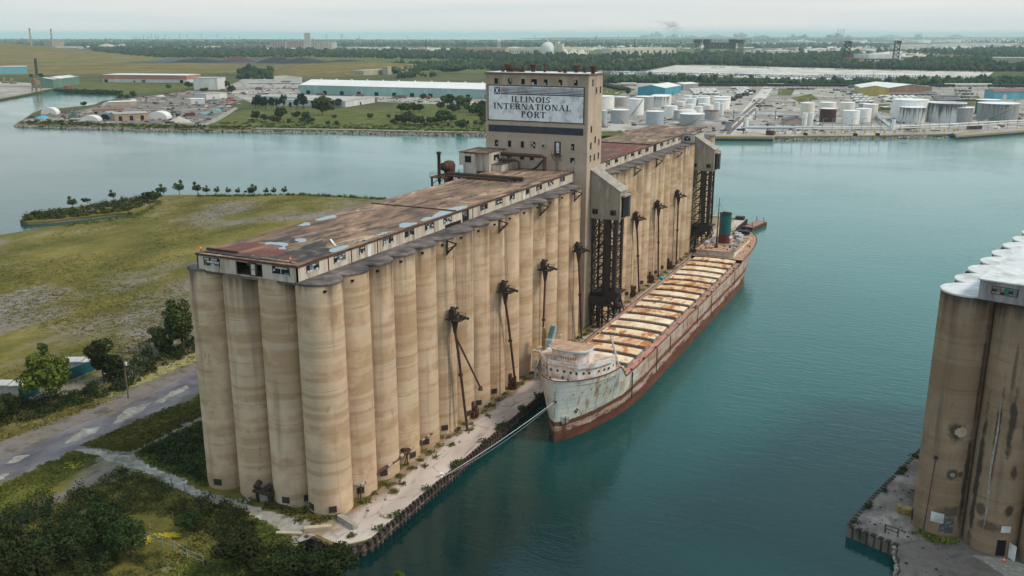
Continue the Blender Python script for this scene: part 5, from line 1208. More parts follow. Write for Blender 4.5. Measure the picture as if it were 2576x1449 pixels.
postrail([(2226,1340),(2258,1351)],'guard_rail','short dark guard rail on the right hand quay corner',1.5,rails=(.95,.5),mat=m_rust2,w_=.22,cat='railing',step=5)
p=P(2282,1290,.1); t=thing('yellow_scraper','old yellow machine part lying against the right hand elevator','machinery',p,.3); b=MB(); b.box(-1.2,-.6,0,2.2,.6,.9); b.box(-1.6,-.3,.2,-1.0,.9,1.2); b.tube([(.4,-.7,.4),(.4,.7,.4)],.45,10); b.build('body',M('yellow_rust',(.34,.24,.08),(.25,.17,.07),1.5),t,world=False)
b=MB()
for k in range(120):
    x,y=rr.uniform(81,95),rr.uniform(18,60); q_=proj((x,y,0))
    if x<80.5+(y-31)*.253+.6 or (x<88.6 and y<31): continue
    s_=rr.uniform(.08,.35); b.obox((x,y),(s_,s_*.5),(-s_*.4,s_*.7),s_*.5,.04)
o=b.build('rubble',m_rust2); o['kind']='stuff'
weeds_right=[(80.2+(y-31)*.253,y,.35) for y in (33,38.5,40,47,55,57,64)]
# barge moored past the stern
t=thing('work_barge','small flat rusty work barge moored past the freighter stern','barge',(14,278,WZ))
b=MB(); b.prism([(10.6,271.5),(15.2,270),(18,286),(13,288.5)],WZ-.5,WZ+1.6); b.build('barge_hull',m_rust,t)
b=MB(); b.prism([(11.2,272.3),(14.8,271.1),(17.3,285.6),(13.2,287.6)],WZ+1.6,WZ+1.75); b.build('barge_deck',M('pinkish_deck',(.34,.2,.16),(.25,.14,.11),.8),t)
b=MB()
for x,y in ((11.6,272.8),(14.6,272),(13.5,286.5),(16.8,285)): b.tube([(x,y,WZ+1.6),(x,y,WZ+3.6)],.14,6)
b.beam((11.6,272.8,WZ+2.4),(14.6,272,WZ+2.4),.2); b.build('spud_posts',m_rust2,t)
b=MB(); b.box(5,283,0,8.6,286,1.4); o=b.build('quay_hut',m_black); tag(o,'small black hut on the far end of the quay','hut')
# pale buildings behind the marine leg at the quay far end
b=MB(); b.box(4.2,232,0,10,262,2.0); o=b.build('low_bunker',m_cblock2); tag(o,'low pale block structure on the quay behind the ship funnel','storage block')
b=MB(); b.box(-8,284.8,0,9,286.3,.5); o=b.build('yellow_kerb',M('yellow_kerb_paint',(.45,.38,.10),(.34,.3,.16),.6)); tag(o,'faded yellow kerb along the far end of the quay','kerb')
# ================================================================ vegetation
def crown_mesh(N,rx,rz,zc,lobes,leaf,seed,spread=.62,flatb=.55):
    g=np.random.default_rng(seed)
    L=[];R_=[]
    for i in range(lobes):
        d=g.normal(size=3); d/=np.linalg.norm(d); f=g.uniform(.35,spread+.2)
        L.append([d[0]*rx*f,d[1]*rx*f,zc+d[2]*rz*f*(1 if d[2]>0 else flatb)]); R_.append(g.uniform(.28,.5))
    L=np.array(L);R_=np.array(R_); k=g.integers(0,lobes,N)
    d=g.normal(size=(N,3)); d/=np.linalg.norm(d,axis=1)[:,None]; rad=g.uniform(.55,1.05,N)**.6
    c=L[k]+d*(R_[k]*rad)[:,None]*np.array([rx,rx,rz*.85])
    n=d+g.normal(size=(N,3))*.55; n/=np.linalg.norm(n,axis=1)[:,None]
    a=np.cross(n,g.normal(size=(N,3))); a/=np.linalg.norm(a,axis=1)[:,None]; b_=np.cross(n,a)
    s=(leaf*g.uniform(.5,1.3,N))[:,None]
    V=np.stack([c-a*s-b_*s*.6,c+a*s-b_*s*.5,c+a*s*.8+b_*s*.7,c-a*s*.7+b_*s*.6],1).reshape(-1,3)
    F=np.arange(4*N).reshape(-1,4); return V,F
def tree_proto(name,label,cat,h,rx,N,lobes,leaf,seed,mat,trunk_h=.3,group=None,loc=(0,0,0),sparse=False):
    t=thing(name,label,cat,loc,0,group); g=random.Random(seed)
    V,F=crown_mesh(N,rx,h*(1-trunk_h)/2*1.0,h*(trunk_h+(1-trunk_h)/2),lobes,leaf,seed)
    V[:,2]=np.maximum(V[:,2],.05); fast_mesh('crown',V,F,mat,t)
    b=MB(); b.tube([(0,0,-.2),(.1,.05,h*.35),(0,0,h*.7)],max(.05,h*.022),6,r2=h*.008)
    for k in range(4):
        a=g.uniform(0,6.28); z=h*g.uniform(.25,.5); b.tube([(0,0,z),(cos(a)*rx*.55,sin(a)*rx*.55,z+h*.22)],h*.009,5,r2=h*.004)
    b.build('trunk',m_trunk,t,world=False); return t
def put(proto,x,y,hpx=None,label=None,z=0,first=False,s=1.0,group=None,base_h=1.0):
    p=P(x,y,z); sc=s
    if hpx: sc=hpx*mpp(p)*1.03/base_h
    if first: proto.location=tuple(p); proto.scale=(sc,)*3; o=proto; proto.rotation_euler=(0,0,random.uniform(0,6)); 
    else: o=dup(proto,loc=p,rotz=random.uniform(0,6.28),scale=(sc*random.uniform(.92,1.1),sc*random.uniform(.92,1.1),sc),label=label)
    if label: o['label']=label
    if group: o['group']=group
    return o
m_grassA=leafmat('meadow_blades',(.07,.082,.016),(.13,.13,.028),(.20,.17,.05),.12); m_grassB=leafmat('dry_blades',(.09,.085,.025),(.19,.16,.05),(.28,.23,.09),.12)
# near trees of the left field edge
big=tree_proto('broadleaf_tree','round bright green tree in front of the teal metal fence','tree',9,3.9,3800,16,.24,11,m_leafy,.12)
put(big,130,1022,143,first=True,base_h=9)
dk=tree_proto('broadleaf_tree','dark broad tree hiding the teal fence, left of the utility pole','tree',9,3.8,3800,16,.24,12,m_leafd,.12)
put(dk,262,960,105,first=True,base_h=9)
t3=tree_proto('broadleaf_tree','tall dark tree pressed against the left side of the silos','tree',12,3.6,4200,18,.24,13,m_leaf,.08)
put(t3,462,886,145,first=True,base_h=12)
tb=tree_proto('broadleaf_tree','dark shrubby tree below the tall one beside the silos','tree',7,3.6,2600,12,.24,14,m_leaf,.08)
put(tb,425,890,72,first=True,base_h=7)
put(dk,290,962,70,'short dark tree just right of the broad one by the utility pole',base_h=9)
put(dk,30,1062,70,'dark shrubby tree at the left edge below the teal fence',base_h=9)
put(tb,395,862,42,'small yellow-green tree at the end of the wooden fence',base_h=7)
put(tb,107,895,32,'tiny dark tree rising behind the bright green one',base_h=7)
put(tb,5,1062,60,'dark bush cut by the left edge of the photo',base_h=7)
# hedge of shrubs along the fence line
def shrub_mass(name,pts,mat,n,h0,h1,leaf,seed,z=0,perp=22,label=None,clump=1.6,kind='stuff'):
    """shrubs whose crowns run together along/inside a polygon"""
    g=np.random.default_rng(seed); poly=[P(*p,z)[:2] for p in pts]
    xs=[p[0] for p in poly];yy=[p[1] for p in poly]; C=[]
    def inside(x,y):
        c=False;j=len(poly)-1
        for i in range(len(poly)):
            if (poly[i][1]>y)!=(poly[j][1]>y) and x<(poly[j][0]-poly[i][0])*(y-poly[i][1])/(poly[j][1]-poly[i][1])+poly[i][0]: c=not c
            j=i
        return c
    while len(C)<n:
        x=g.uniform(min(xs),max(xs));y=g.uniform(min(yy),max(yy))
        if inside(x,y): C.append((x,y))
    Vs=[];Fs=[];o=0
    for x,y in C:
        h=g.uniform(h0,h1); r=clump*g.uniform(.6,1.15)*max(.5,h/2.2)**.5; N=int(95*perp/22*max(.6,h/2))
        d=g.normal(size=(N,3)); d/=np.linalg.norm(d,axis=1)[:,None]; d[:,2]=np.abs(d[:,2])
        c=np.array([x,y,z])+d*np.array([r,r,h])*(g.uniform(.5,1.05,N)**.5)[:,None]*(1+.25*np.sin(d[:,0]*5+x)[:,None])
        nn=d+g.normal(size=(N,3))*.5; nn/=np.linalg.norm(nn,axis=1)[:,None]; a=np.cross(nn,g.normal(size=(N,3))); a/=np.linalg.norm(a,axis=1)[:,None]; b_=np.cross(nn,a); s=(leaf*g.uniform(.5,1.3,N))[:,None]
        V=np.stack([c-a*s-b_*s*.6,c+a*s-b_*s*.5,c+a*s*.8+b_*s*.7,c-a*s*.7+b_*s*.6],1).reshape(-1,3); Vs.append(V); Fs.append(np.arange(4*N).reshape(-1,4)+o); o+=4*N
    ob=fast_mesh(name,np.concatenate(Vs),np.concatenate(Fs),mat); ob['kind']=kind; return ob
shrub_mass('undergrowth',[(0,1035),(60,1010),(120,1000),(190,985),(240,965),(300,930),(360,895),(420,870),(495,855),(492,885),(430,915),(380,945),(300,985),(220,1015),(130,1045),(60,1062),(0,1075)],m_leafd,150,.8,2.4,.2,21)
shrub_mass('undergrowth',[(350,1150),(420,1110),(470,1085),(512,1070),(520,1225),(490,1205),(430,1185)],m_leafd,150,.5,1.8,.16,22)
shrub_mass('undergrowth',[(215,1122),(330,1070),(420,1030),(505,1000),(503,1026),(400,1072),(300,1120),(262,1130)],m_grassA,230,.15,.5,.10,23)
shrub_mass('undergrowth',[(0,1265),(60,1232),(130,1195),(225,1150),(250,1158),(190,1190),(110,1235),(30,1282),(0,1300)],m_grassA,170,.15,.7,.11,24)
# thicket across the lower left corner
shrub_mass('undergrowth',[(300,1180),(360,1200),(430,1225),(480,1262),(420,1300),(300,1290),(200,1262),(230,1220)],m_leaf,190,.5,1.3,.11,25)
shrub_mass('undergrowth',[(0,1310),(100,1265),(200,1240),(330,1265),(330,1330),(260,1449),(0,1600)],m_leafd,200,1.0,3.0,.15,26,perp=30)
shrub_mass('undergrowth',[(500,1250),(560,1262),(620,1300),(660,1350),(560,1370),(470,1330),(440,1290)],m_leafd,120,.8,1.9,.12,27,perp=28)
shrub_mass('undergrowth',[(150,1360),(320,1370),(420,1400),(400,1449),(330,1500),(60,1520)],m_leaf,160,.3,.9,.09,28)
shrub_mass('undergrowth',[(600,1420),(660,1380),(760,1392),(850,1420),(880,1500),(560,1560)],m_leafd,110,1.0,2.6,.13,29,perp=30)
# thicket trees
t4=tree_proto('thicket_tree','dark rounded tree at the bottom edge left of the water','tree',6,3.0,3600,16,.15,31,m_leafd,.06)
put(t4,600,1440,120,first=True,base_h=6)
lab=['dark tree in the lower left corner thicket, nearest the bottom edge','dark tree in the thicket behind the corner one','dark tree crown between the thicket and the gravel track','low dark tree beside the yellow flowers','dark tree at the left edge of the thicket','spreading dark tree at the bottom left under the track','bushy dark tree right of the wire fence at the bottom','dark tree overhanging the dark water at the bottom','dark tree top left of the overhanging one']
for (x,y,h_),l in zip([(70,1500,150),(170,1430,130),(250,1370,110),(480,1345,70),(20,1420,130),(330,1400,110),(700,1480,110),(840,1475,120),(770,1470,95)],lab): put(t4,x,y,h_,l,base_h=6)
put(big,1005,1470,40,'small bright green treetop poking up from the bottom edge over the water',base_h=9,z=-2)
# yellow wild flowers
def flowers(x,y,n,sx,sy,seed):
    g=random.Random(seed); b=MB()
    for k in range(n):
        p=P(x+g.gauss(0,sx),y+g.gauss(0,sy),0); s=.06+g.random()*.05; z=.25+g.random()*.3
        b.add([(p[0]-s,p[1]-s,z),(p[0]+s,p[1]-s,z+.03),(p[0]+s,p[1]+s,z),(p[0]-s,p[1]+s,z+.03)],[(0,1,2,3)])
    o=b.build('wildflowers',m_yflower); o['kind']='stuff'
m_yflower=flat('yellow_petals',(.62,.50,.02),.7)
flowers(425,1352,230,14,3.0,1); flowers(365,1362,90,9,6,2); flowers(185,1177,60,10,4,3)
# weeds at the silo feet and in the apron
g_=np.random.default_rng(44)
def weeds(pts,n,mat,seed,h=(.1,.45),r=.45): # world xy list of (x,y,spread)
    g=np.random.default_rng(seed); Vs=[];
    for _ in range(n):
        x,y,s=pts[g.integers(len(pts))]; x+=g.normal()*s; y+=g.normal()*s; N=14
        c=np.array([x,y,.06])+g.normal(size=(N,3))*np.array([r,r,0])*.5+np.array([0,0,1])*g.uniform(h[0]*.3,h[1],N)[:,None]
        a=g.normal(size=(N,3)); a/=np.linalg.norm(a,axis=1)[:,None]; b_=np.cross(a,g.normal(size=(N,3))); b_/=np.linalg.norm(b_,axis=1)[:,None]; s_=(g.uniform(.05,.14,N))[:,None]
        Vs.append(np.stack([c-a*s_-b_*s_,c+a*s_-b_*s_,c+a*s_+b_*s_,c-a*s_+b_*s_],1).reshape(-1,3))
    V=np.concatenate(Vs); o=fast_mesh('weeds',V,np.arange(len(V)).reshape(-1,4),mat); o['kind']='stuff'
weeds([(4.4,y+3.4,.5) for y in np.arange(0,110,3.66)]+[(4.8,y+3.0,.8) for y in np.arange(33,110,14.6)]+[(4.4,y,.7) for y in np.arange(125,240,5)],420,m_grassA,51)
weeds([(QX(y)-.1,y,.45) for y in (-3,2,12,22,23,24,34,41,42,43,52,53,60,61,70,90)],150,m_leaf,52,h=(.1,.7))
weeds([(3.3*cos(a),3.3*sin(a)*1.25-.2,.35) for a in np.arange(-2.6,-.3,.15)]+[(-7.5+2.6*cos(a),-4.3+.4*sin(a),.5) for a in np.arange(0,6,.8)]+[(-4.2,-5.2,.7),(-14,-5.2,.9),(1,-5.0,.7),(-1.5,-6.0,.6)],300,m_grassA,53)
weeds(weeds_right,45,m_leaf,55,h=(.1,.5)); weeds([(89.5+2.0*cos(a)+3.5,34+1.2*sin(a),.7) for a in np.arange(0,6,.7)],120,m_grassA,56)
weeds([(6.5,y,.25) for y in (20,24,30,38,46)]+[(8.8,-6.5,.2),(7,9,.5),(6.0,12,.6)],60,m_grassA,54)
# reeds on the spit and along the field shore
shrub_mass('reeds',[(56,556),(66,542),(85,536),(125,531),(200,524),(250,513),(320,501),(385,496),(400,500),(385,515),(345,528),(300,534),(250,538),(200,545),(125,553),(80,557)],m_leaf,330,.6,2.2,.28,61,z=-.75,perp=12)
shrub_mass('reeds',[(500,492),(644,490.5),(769,489),(894,495),(976,500),(960,502),(880,498),(760,492),(640,494),(500,495)],m_leaf,170,.4,1.3,.25,62,perp=8)
shrub_mass('reeds',[(150,566),(270,553),(335,543),(400,505),(410,510),(345,548),(280,558),(160,571)],m_leafy,110,.2,.8,.22,63,perp=8)
sp_=tree_proto('shore_tree','small airy tree standing alone on the reed spit','tree',6,2.3,640,11,.26,71,m_leaf,.14,group='small trees along the far shore of the field')
put(sp_,184,525,34,first=True,base_h=6,z=-.7)
bk=tree_proto('shore_bush','rounded dark bush near the tip of the reed spit','bush',3,2.3,420,8,.26,72,m_leafd,.05)
put(bk,90,545,17,first=True,base_h=3,z=-.7)
for (x,y,h_,l,pr) in [(220,514,15,'dark little tree right of the airy one on the reed spit',bk),(286,505,24,'thin crooked tree on the middle of the reed spit',sp_),(370,510,25,'dark bushy tree where the reed spit meets the field',bk),(391,512,33,'upright dark tree where the reed spit meets the field',sp_),
   (412,494,27,'first round tree on the field shore from the left',sp_),(451,490,31,'second tree on the field shore, the tallest one',sp_),(498,490,29,'third tree on the field shore, leaning left',sp_),(520,490,20,'fourth small tree on the field shore, beside the third',sp_),(545,490,18,'fifth small tree on the field shore',sp_),(575,490,17,'sixth little bushy tree on the field shore',sp_),(598,490,15,'thin seventh shrub on the field shore',sp_),(636,491,25,'wide bushy tree halfway along the field shore',sp_),(627,491,14,'low bush beside the wide shore tree',bk),(669,490,16,'thin sapling right of the wide shore tree',sp_),(689,490,17,'small tree near the right end of the shore row',sp_),(715,490,18,'last small tree of the field shore row',sp_)]:
    put(pr,x,y,h_*1.22,l,base_h=6 if pr is sp_ else 3,z=-.3,group='small trees along the far shore of the field' if pr is sp_ else None)

# rank grass tufts over the open field
def tufts(pts,n,seed,mat,h0,h1,z=0):
    g=np.random.default_rng(seed); pl=np.array(pts,float); C=[]
    while len(C)<n:
        x=g.uniform(pl[:,0].min(),pl[:,0].max());y=g.uniform(pl[:,1].min(),pl[:,1].max()); c=False;j=len(pl)-1
        for i in range(len(pl)):
            if (pl[i][1]>y)!=(pl[j][1]>y) and x<(pl[j][0]-pl[i][0])*(y-pl[i][1])/(pl[j][1]-pl[i][1])+pl[i][0]: c=not c
            j=i
        if not c: continue
        p=P(x,y,z)[:2]
        if mnoise.noise(Vector((p[0]*.045,p[1]*.02,7)))<-.05+g.normal()*.12: continue
        C.append(p)
    C=np.array(C); k=7; N=len(C)*k; c=np.repeat(C,k,0)+g.normal(size=(N,2))*.35; h=g.uniform(h0,h1,N); a=g.uniform(0,6.28,N); w_=h*g.uniform(.5,1.3,N)
    d=np.stack([np.cos(a),np.sin(a)],1)*w_[:,None]; t=g.normal(size=(N,2))*.3*h[:,None]
    V=np.stack([np.c_[c-d,np.full(N,z)],np.c_[c+d,np.full(N,z)],np.c_[c+d*.8+t,z+h],np.c_[c-d*.7+t,z+h*.8]],1).reshape(-1,3)
    o=fast_mesh('grass',V,np.arange(4*N).reshape(-1,4),mat); o['kind']='stuff'
FP=[(0,600),(170,568),(335,545),(410,500),(976,502),(700,560),(480,640),(470,700),(480,860),(330,900),(130,985),(0,1020)]
tufts(FP,5200,1,m_grassA,.06,.2); tufts(FP,2600,2,m_grassB,.06,.2)
tufts([(0,1225),(187,1136),(240,1150),(90,1236),(0,1280)],900,3,m_grassA,.1,.35); tufts([(212,1120),(502,992),(506,1046),(326,1138)],1300,4,m_grassA,.1,.35); tufts([(0,1050),(300,960),(495,885),(497,912),(300,1003),(0,1110)],1500,5,m_grassB,.08,.3)
tufts([(380,1300),(560,1262),(760,1372),(850,1449),(300,1449)],2200,6,m_grassA,.1,.4); tufts([(345,1345),(380,1310),(450,1290),(520,1330),(600,1400),(560,1449),(400,1400)],900,7,m_grassB,.1,.35)
tufts([(340,1140),(512,1058),(522,1225),(380,1168)],900,8,m_grassA,.1,.4)
# ================================================================ far shore
land=[(-700,262),(-300,262),(0,250),(70,238),(135,224),(160,228),(220,232),(307,235),(300,246),(282,251),(262,253),(240,262),(225,265),(190,268),(155,272),(110,274),(80,285),(60,300),(39,312),(60,314),(125,316),(250,319),(375,323),(500,325),(644,327),(894,330),(1094,335),(1219,336),(1420,338),(1520,341),(1640,345),(1795,345),(1944,346),(1947,348),(2050,347),(2182,344),(2389,340),(2414,343),(2576,329),(2900,305),(3300,290)]
lw=[tuple(P(*p,0)[:2]) for p in land]
shl=rough_line(lw,1.6,9,4)
far_edge=[tuple(P(*p,0)[:2]) for p in [(3300,90.2),(2576,89.8),(2250,89.6),(1980,90.2),(1750,93),(1640,96.5),(1400,99.5),(1200,100),(900,99),(600,98.5),(300,98.5),(0,98),(-700,100)]]
b=MB(); b.prism(shl+far_edge,WZ-3,0,bottom=False); o=b.build('far_ground',m_groundfar); o['kind']='structure'
# rocky banks
def rocks(line,n,smin,smax,seed,zb=WZ,ztop=.1,mat=m_rock,out=2.2):
    g=random.Random(seed); b=MB(); seg=[(np.array(line[i]),np.array(line[i+1])) for i in range(len(line)-1)]; L=[np.hypot(*(c-a)) for a,c in seg]; 
    for _ in range(n):
        a,c=g.choices(seg,L)[0]; t_=g.random(); p=a+(c-a)*t_; d=(c-a)/max(1e-6,np.hypot(*(c-a))); nr=np.array([d[1],-d[0]]); u=g.random(); q=p+nr*(u*out-.6); z=ztop+(zb-ztop)*u*.9; s=g.uniform(smin,smax)
        a_=g.uniform(0,3); ca,sa=cos(a_)*s,sin(a_)*s; r1=g.uniform(.5,1)
        b.add([(q[0]-ca,q[1]-sa,z-s*.4),(q[0]+sa*r1,q[1]-ca*r1,z-s*.4),(q[0]+ca,q[1]+sa,z-s*.3),(q[0]-sa*r1,q[1]+ca*r1,z-s*.4),(q[0]+s*.15,q[1]-s*.1,z+s*.55)],[(0,1,4),(1,2,4),(2,3,4),(3,0,4)])
    o=b.build('shore_rocks',mat); o['kind']='stuff'; return o
i0=land.index((39,312)); i1=land.index((1520,341))
rocks(lw[i0-3:i1],2600,.5,1.5,5); rocks(lw[land.index((1944,346)):land.index((2389,340))+1],900,.5,1.3,6)
rocks([tuple(p) for p in [(.6,-9.3),(1.5,-13.5),(6,-18),(13,-21),(18,-30)]],160,.2,.7,7,out=1.5)
rocks(bank[::-1][1:],120,.2,.6,8,out=1)
m_olive=grassland('olive_meadow',.02,.12,(.18,.15,.07),(.14,.12,.05),(.062,.075,.018),(.115,.12,.030),(.18,.165,.05),(.62,.75))
m_lot=M('parking_lot',(.64,.58,.53),(.54,.49,.44),.01,(1,1,1),rough=.9,c3=(.46,.43,.40),grime=(.2,.19,.18),gscale=.03)
def S(name,pts,z,mat): return sheet(name,pts,z,mat)[0]
S('meadow',[(500,322),(560,300),(600,278),(700,268),(870,274),(950,275),(1010,262),(1100,255),(1240,258),(1240,333),(1094,331),(894,326),(700,323)],.05,m_olive)
S('meadow',[(136,222),(220,205),(300,210),(470,212),(480,225),(400,228),(310,232),(220,230)],.05,m_olive)
S('yard',[(50,312),(66,299),(110,290),(160,284),(225,272),(262,262),(300,250),(420,236),(480,228),(600,232),(640,242),(560,268),(590,275),(540,300),(480,322),(375,319),(250,315),(125,312)],.06,m_yard2)
S('grass_bank',[(46,311),(64,304),(160,305),(250,309),(375,312),(470,313),(500,316),(560,316),(644,318),(644,326),(500,323),(375,321),(250,317),(125,314)],.12,m_olive)
S('road',[(484,318),(520,308),(560,285),(590,270),(600,272),(570,292),(545,306),(510,318)],.14,m_gravel)
S('yard',[(0,248),(60,237),(136,222),(98,210),(0,205),(-60,205),(-60,252)],.08,m_yard)
S('yard',[(590,240),(560,222),(600,205),(700,190),(760,188),(760,250),(900,240),(1240,250),(1240,268),(1100,262),(950,256),(945,245),(870,258),(640,262)],.08,m_yard)
S('yard',[(1500,338),(1500,205),(1600,208),(1720,212),(1900,206),(2576,214),(3200,222),(3200,286),(2576,326),(2414,339),(2389,337),(2182,341),(1944,343),(1795,342),(1640,342)],.08,m_yard)
S('road',[(1820,338),(1862,338),(1952,212),(1930,210),(1900,240)],.14,m_lot)
S('shore_path',[(644,321.5),(894,325),(1094,329),(1219,331),(1219,333),(1094,331.4),(894,327),(644,323.4)],.16,m_gravel)
S('parking_lot',[(1610,182),(1700,164),(1790,165),(2050,171),(2300,178),(2500,181),(2480,196),(2370,194),(2100,195),(1900,190),(1740,186)],.10,m_lot)
S('parking_lot',[(1500,186),(1520,178),(1640,180),(1740,187),(1900,192),(2300,197),(2490,195),(2400,203),(1980,199),(1640,187)],.12,m_lot)
for pts in ([(1990,246),(2040,236),(2060,250),(2010,258)],[(2196,262),(2240,262),(2238,285),(2200,278)],[(2395,250),(2460,240),(2480,262),(2420,270)],[(1960,222),(2000,224),(1990,240),(1955,240)],[(2480,300),(2560,292),(2576,300),(2490,310)],[(1480,352),(1500,330),(1600,330),(1640,338),(1520,341)]): S('grass_patch',pts,.13,m_olive)
S('grass_strip',[(1500,216),(1560,212),(1600,226),(1540,242),(1500,240)],.16,m_olive)
for pts in ([(1080,170),(1230,156),(1500,150),(1700,156),(1640,172),(1500,182),(1240,185),(1120,182)],[(1700,158),(1990,130),(2200,140),(2100,150),(1800,160)],[(700,130),(900,140),(1180,148),(1240,158),(1150,180),(1000,185)]): S('meadow',pts,.05,m_olive)
for pts,m in (([(1860,126),(2030,124),(2300,128),(2400,140),(2100,142),(1930,139)],m_lot),([(700,119),(900,122),(1020,124),(1180,130),(1180,133),(900,130),(700,124)],m_yard),([(2030,118),(2450,108),(2576,112),(2576,120),(2300,128)],m_yard),([(1400,128),(1800,120),(1900,126),(1700,142),(1420,140)],m_olive)): S('yard',pts,.06,m)

# landfill hill and the long grassy bank
def mound(name,pts_base,crest,label=None,mat=m_hill,n=46,m=14,seed=0):
    """hill: base outline front (px, ground) to crest rows; heights from the photo rows"""
    xs=[p[0] for p in pts_base]; vs=[];fs=[]
    for i in range(n+1):
        x=xs[0]+(xs[-1]-xs[0])*i/n
        yb=np.interp(x,xs,[p[1] for p in pts_base]); yt=np.interp(x,[c[0] for c in crest],[c[1] for c in crest])
        base=P(x,yb,0); dirv=(base-CAM)[:2]; dl=np.hypot(*dirv); dirv/=dl
        D=np.interp(x,[c[0] for c in crest],[c[2] for c in crest]); top=base[:2]+dirv*D; ht=max(.3,zat(top[0],top[1],yt))
        for k in range(m+1):
            f=k/m; q=base[:2]+dirv*D*f*1.0; z=ht*(sin(min(1,f)*pi/2)**1.15)+ (mnoise.noise(Vector((q[0]*.006,q[1]*.006,seed)))*ht*.13+mnoise.noise(Vector((q[0]*.02,q[1]*.02,seed)))*ht*.05)*sin(f*pi)
            vs.append((q[0],q[1],z-.4))
        q=base[:2]+dirv*D*1.7; vs.append((q[0],q[1],ht*.5)); q=base[:2]+dirv*D*2.2; vs.append((q[0],q[1],-1))
    r=m+3
    for i in range(n):
        for k in range(r-1): a=i*r+k; fs.append((a,a+r,a+r+1,a+1))
    b=MB(); b.add(vs,fs); o=b.build(name,mat,smooth=True); o['kind']='structure'; return o
mound('hill',[(-500,170),(0,168),(150,164),(300,158),(420,150),(470,147)],[(-500,104,700),(0,107,650),(60,111,620),(130,119,560),(250,131,450),(330,138,350),(430,148,150),(470,147,60)],seed=1)
mound('long_grass_bank',[(-300,190),(0,190),(260,186),(500,183),(640,183),(760,194),(900,192),(1040,180)],[(-300,166,260),(0,166,260),(150,160,300),(480,158,250),(680,163,230),(760,160,230),(900,154,300),(1040,160,200)],seed=3)
S('coal_ground',[(200,150),(420,146),(700,152),(760,150),(800,158),(700,163),(480,160),(340,155)],.4,m_black)
m_coal=M('coal',(.018,.016,.018),(.035,.03,.03),.05,rough=.9); m_ore=M('red_ore',(.10,.045,.045),(.06,.03,.035),.05,rough=.95)
def pile(x,y,ytop,wpx,name,label,mat,cat='stockpile',el=.5,seed=0):
    p=P(x,y,0); r=wpx/2*mpp(p); h=max(1,zat(p[0],p[1]+0,ytop)); vs=[];fs=[];n=26;m=7
    dv=(p-CAM)[:2]; dv/=np.hypot(*dv); tv=np.array([dv[1],-dv[0]]); c=p[:2]+dv*r*el
    for k in range(m+1):
        f=1-k/m
        for i in range(n):
            a=2*pi*i/n; w_=1+.22*mnoise.noise(Vector((cos(a)*1.5+seed,sin(a)*1.5,k*.25)))
            q=c+tv*cos(a)*r*f*w_+dv*sin(a)*r*el*f*w_; vs.append((q[0],q[1],h*(1-f**1.25)*(1+.12*mnoise.noise(Vector((q[0]*.04,q[1]*.04,seed))))-.2))
    for k in range(m):
        for i in range(n): fs.append((k*n+i,k*n+(i+1)%n,(k+1)*n+(i+1)%n,(k+1)*n+i))
    b=MB(); b.add(vs,fs); o=b.build(name,mat); tag(o,label,cat); return o
for a in [(700,159,142,120,'coal_pile','dark coal heap in the middle of the grassy bank, widest one',m_coal),(760,160,145,150,'coal_pile','dark coal heap right of the widest one',m_coal),(600,156,141,100,'ore_pile','reddish ore heap left of the coal heaps',m_ore),(500,159,147,170,'coal_pile','long low black coal heap behind the grassy bank',m_coal),(300,152,144,200,'coal_pile','flat black heap at the foot of the landfill hill',m_coal),(870,158,150,140,'coal_pile','last thin black heap at the right end of the row',m_coal)]: pile(*a,seed=a[0])
m_sand=M('pale_sand',(.46,.42,.37),(.38,.34,.3),.02,rough=.95)
for a in [(270,121,109,62,'sand_pile','wider pale stone heap far behind the landfill hill',m_sand),(306,121,110,52,'sand_pile','pale stone heap right of the wider far one',m_sand),(452,309,293,62,'sand_pile','pale gravel heap on the near tip of the yard',m_sand),(250,300,297,30,'sand_pile','low pale gravel heap by the white arched tent',m_sand)]: pile(*a,seed=a[0])

# ---- buildings -----------------------------------------------------------------
def wallmat(name,c): return M(name,c,tuple(x*.85 for x in c),.06,(1,1,.3),rough=.7,c3=tuple(min(1,x*1.1) for x in c))
MW=dict(white=wallmat('white_siding',(.62,.62,.60)),teal=wallmat('pale_teal_siding',(.33,.48,.46)),salmon=wallmat('salmon_brick',(.45,.21,.15)),green=wallmat('green_siding',(.13,.23,.18)),blue=wallmat('blue_siding',(.06,.30,.38)),lblue=wallmat('light_blue_siding',(.15,.42,.50)),beige=wallmat('beige_wall',(.42,.36,.28)),grey=wallmat('grey_wall',(.30,.29,.29)),yellow=wallmat('yellow_siding',(.45,.36,.12)),brown=wallmat('brown_brick',(.26,.16,.12)),dgrey=wallmat('dark_grey_wall',(.12,.115,.12)),tan=wallmat('tan_wall',(.38,.28,.2)),red=wallmat('red_metal',(.30,.07,.05)),cream=wallmat('cream_wall',(.60,.55,.44)))
RF=dict(white=M('white_far_roof',(.72,.71,.69),(.66,.64,.62),.03,rough=.6),grey=M('grey_far_roof',(.30,.29,.28),(.38,.37,.35),.04,rough=.8),dark=M('dark_far_roof',(.12,.10,.10),(.17,.15,.145),.04,rough=.85),red=M('red_far_roof',(.24,.10,.09),(.2,.1,.09),.05),blue=M('blue_grey_roof',(.22,.27,.30),(.3,.34,.36),.05))
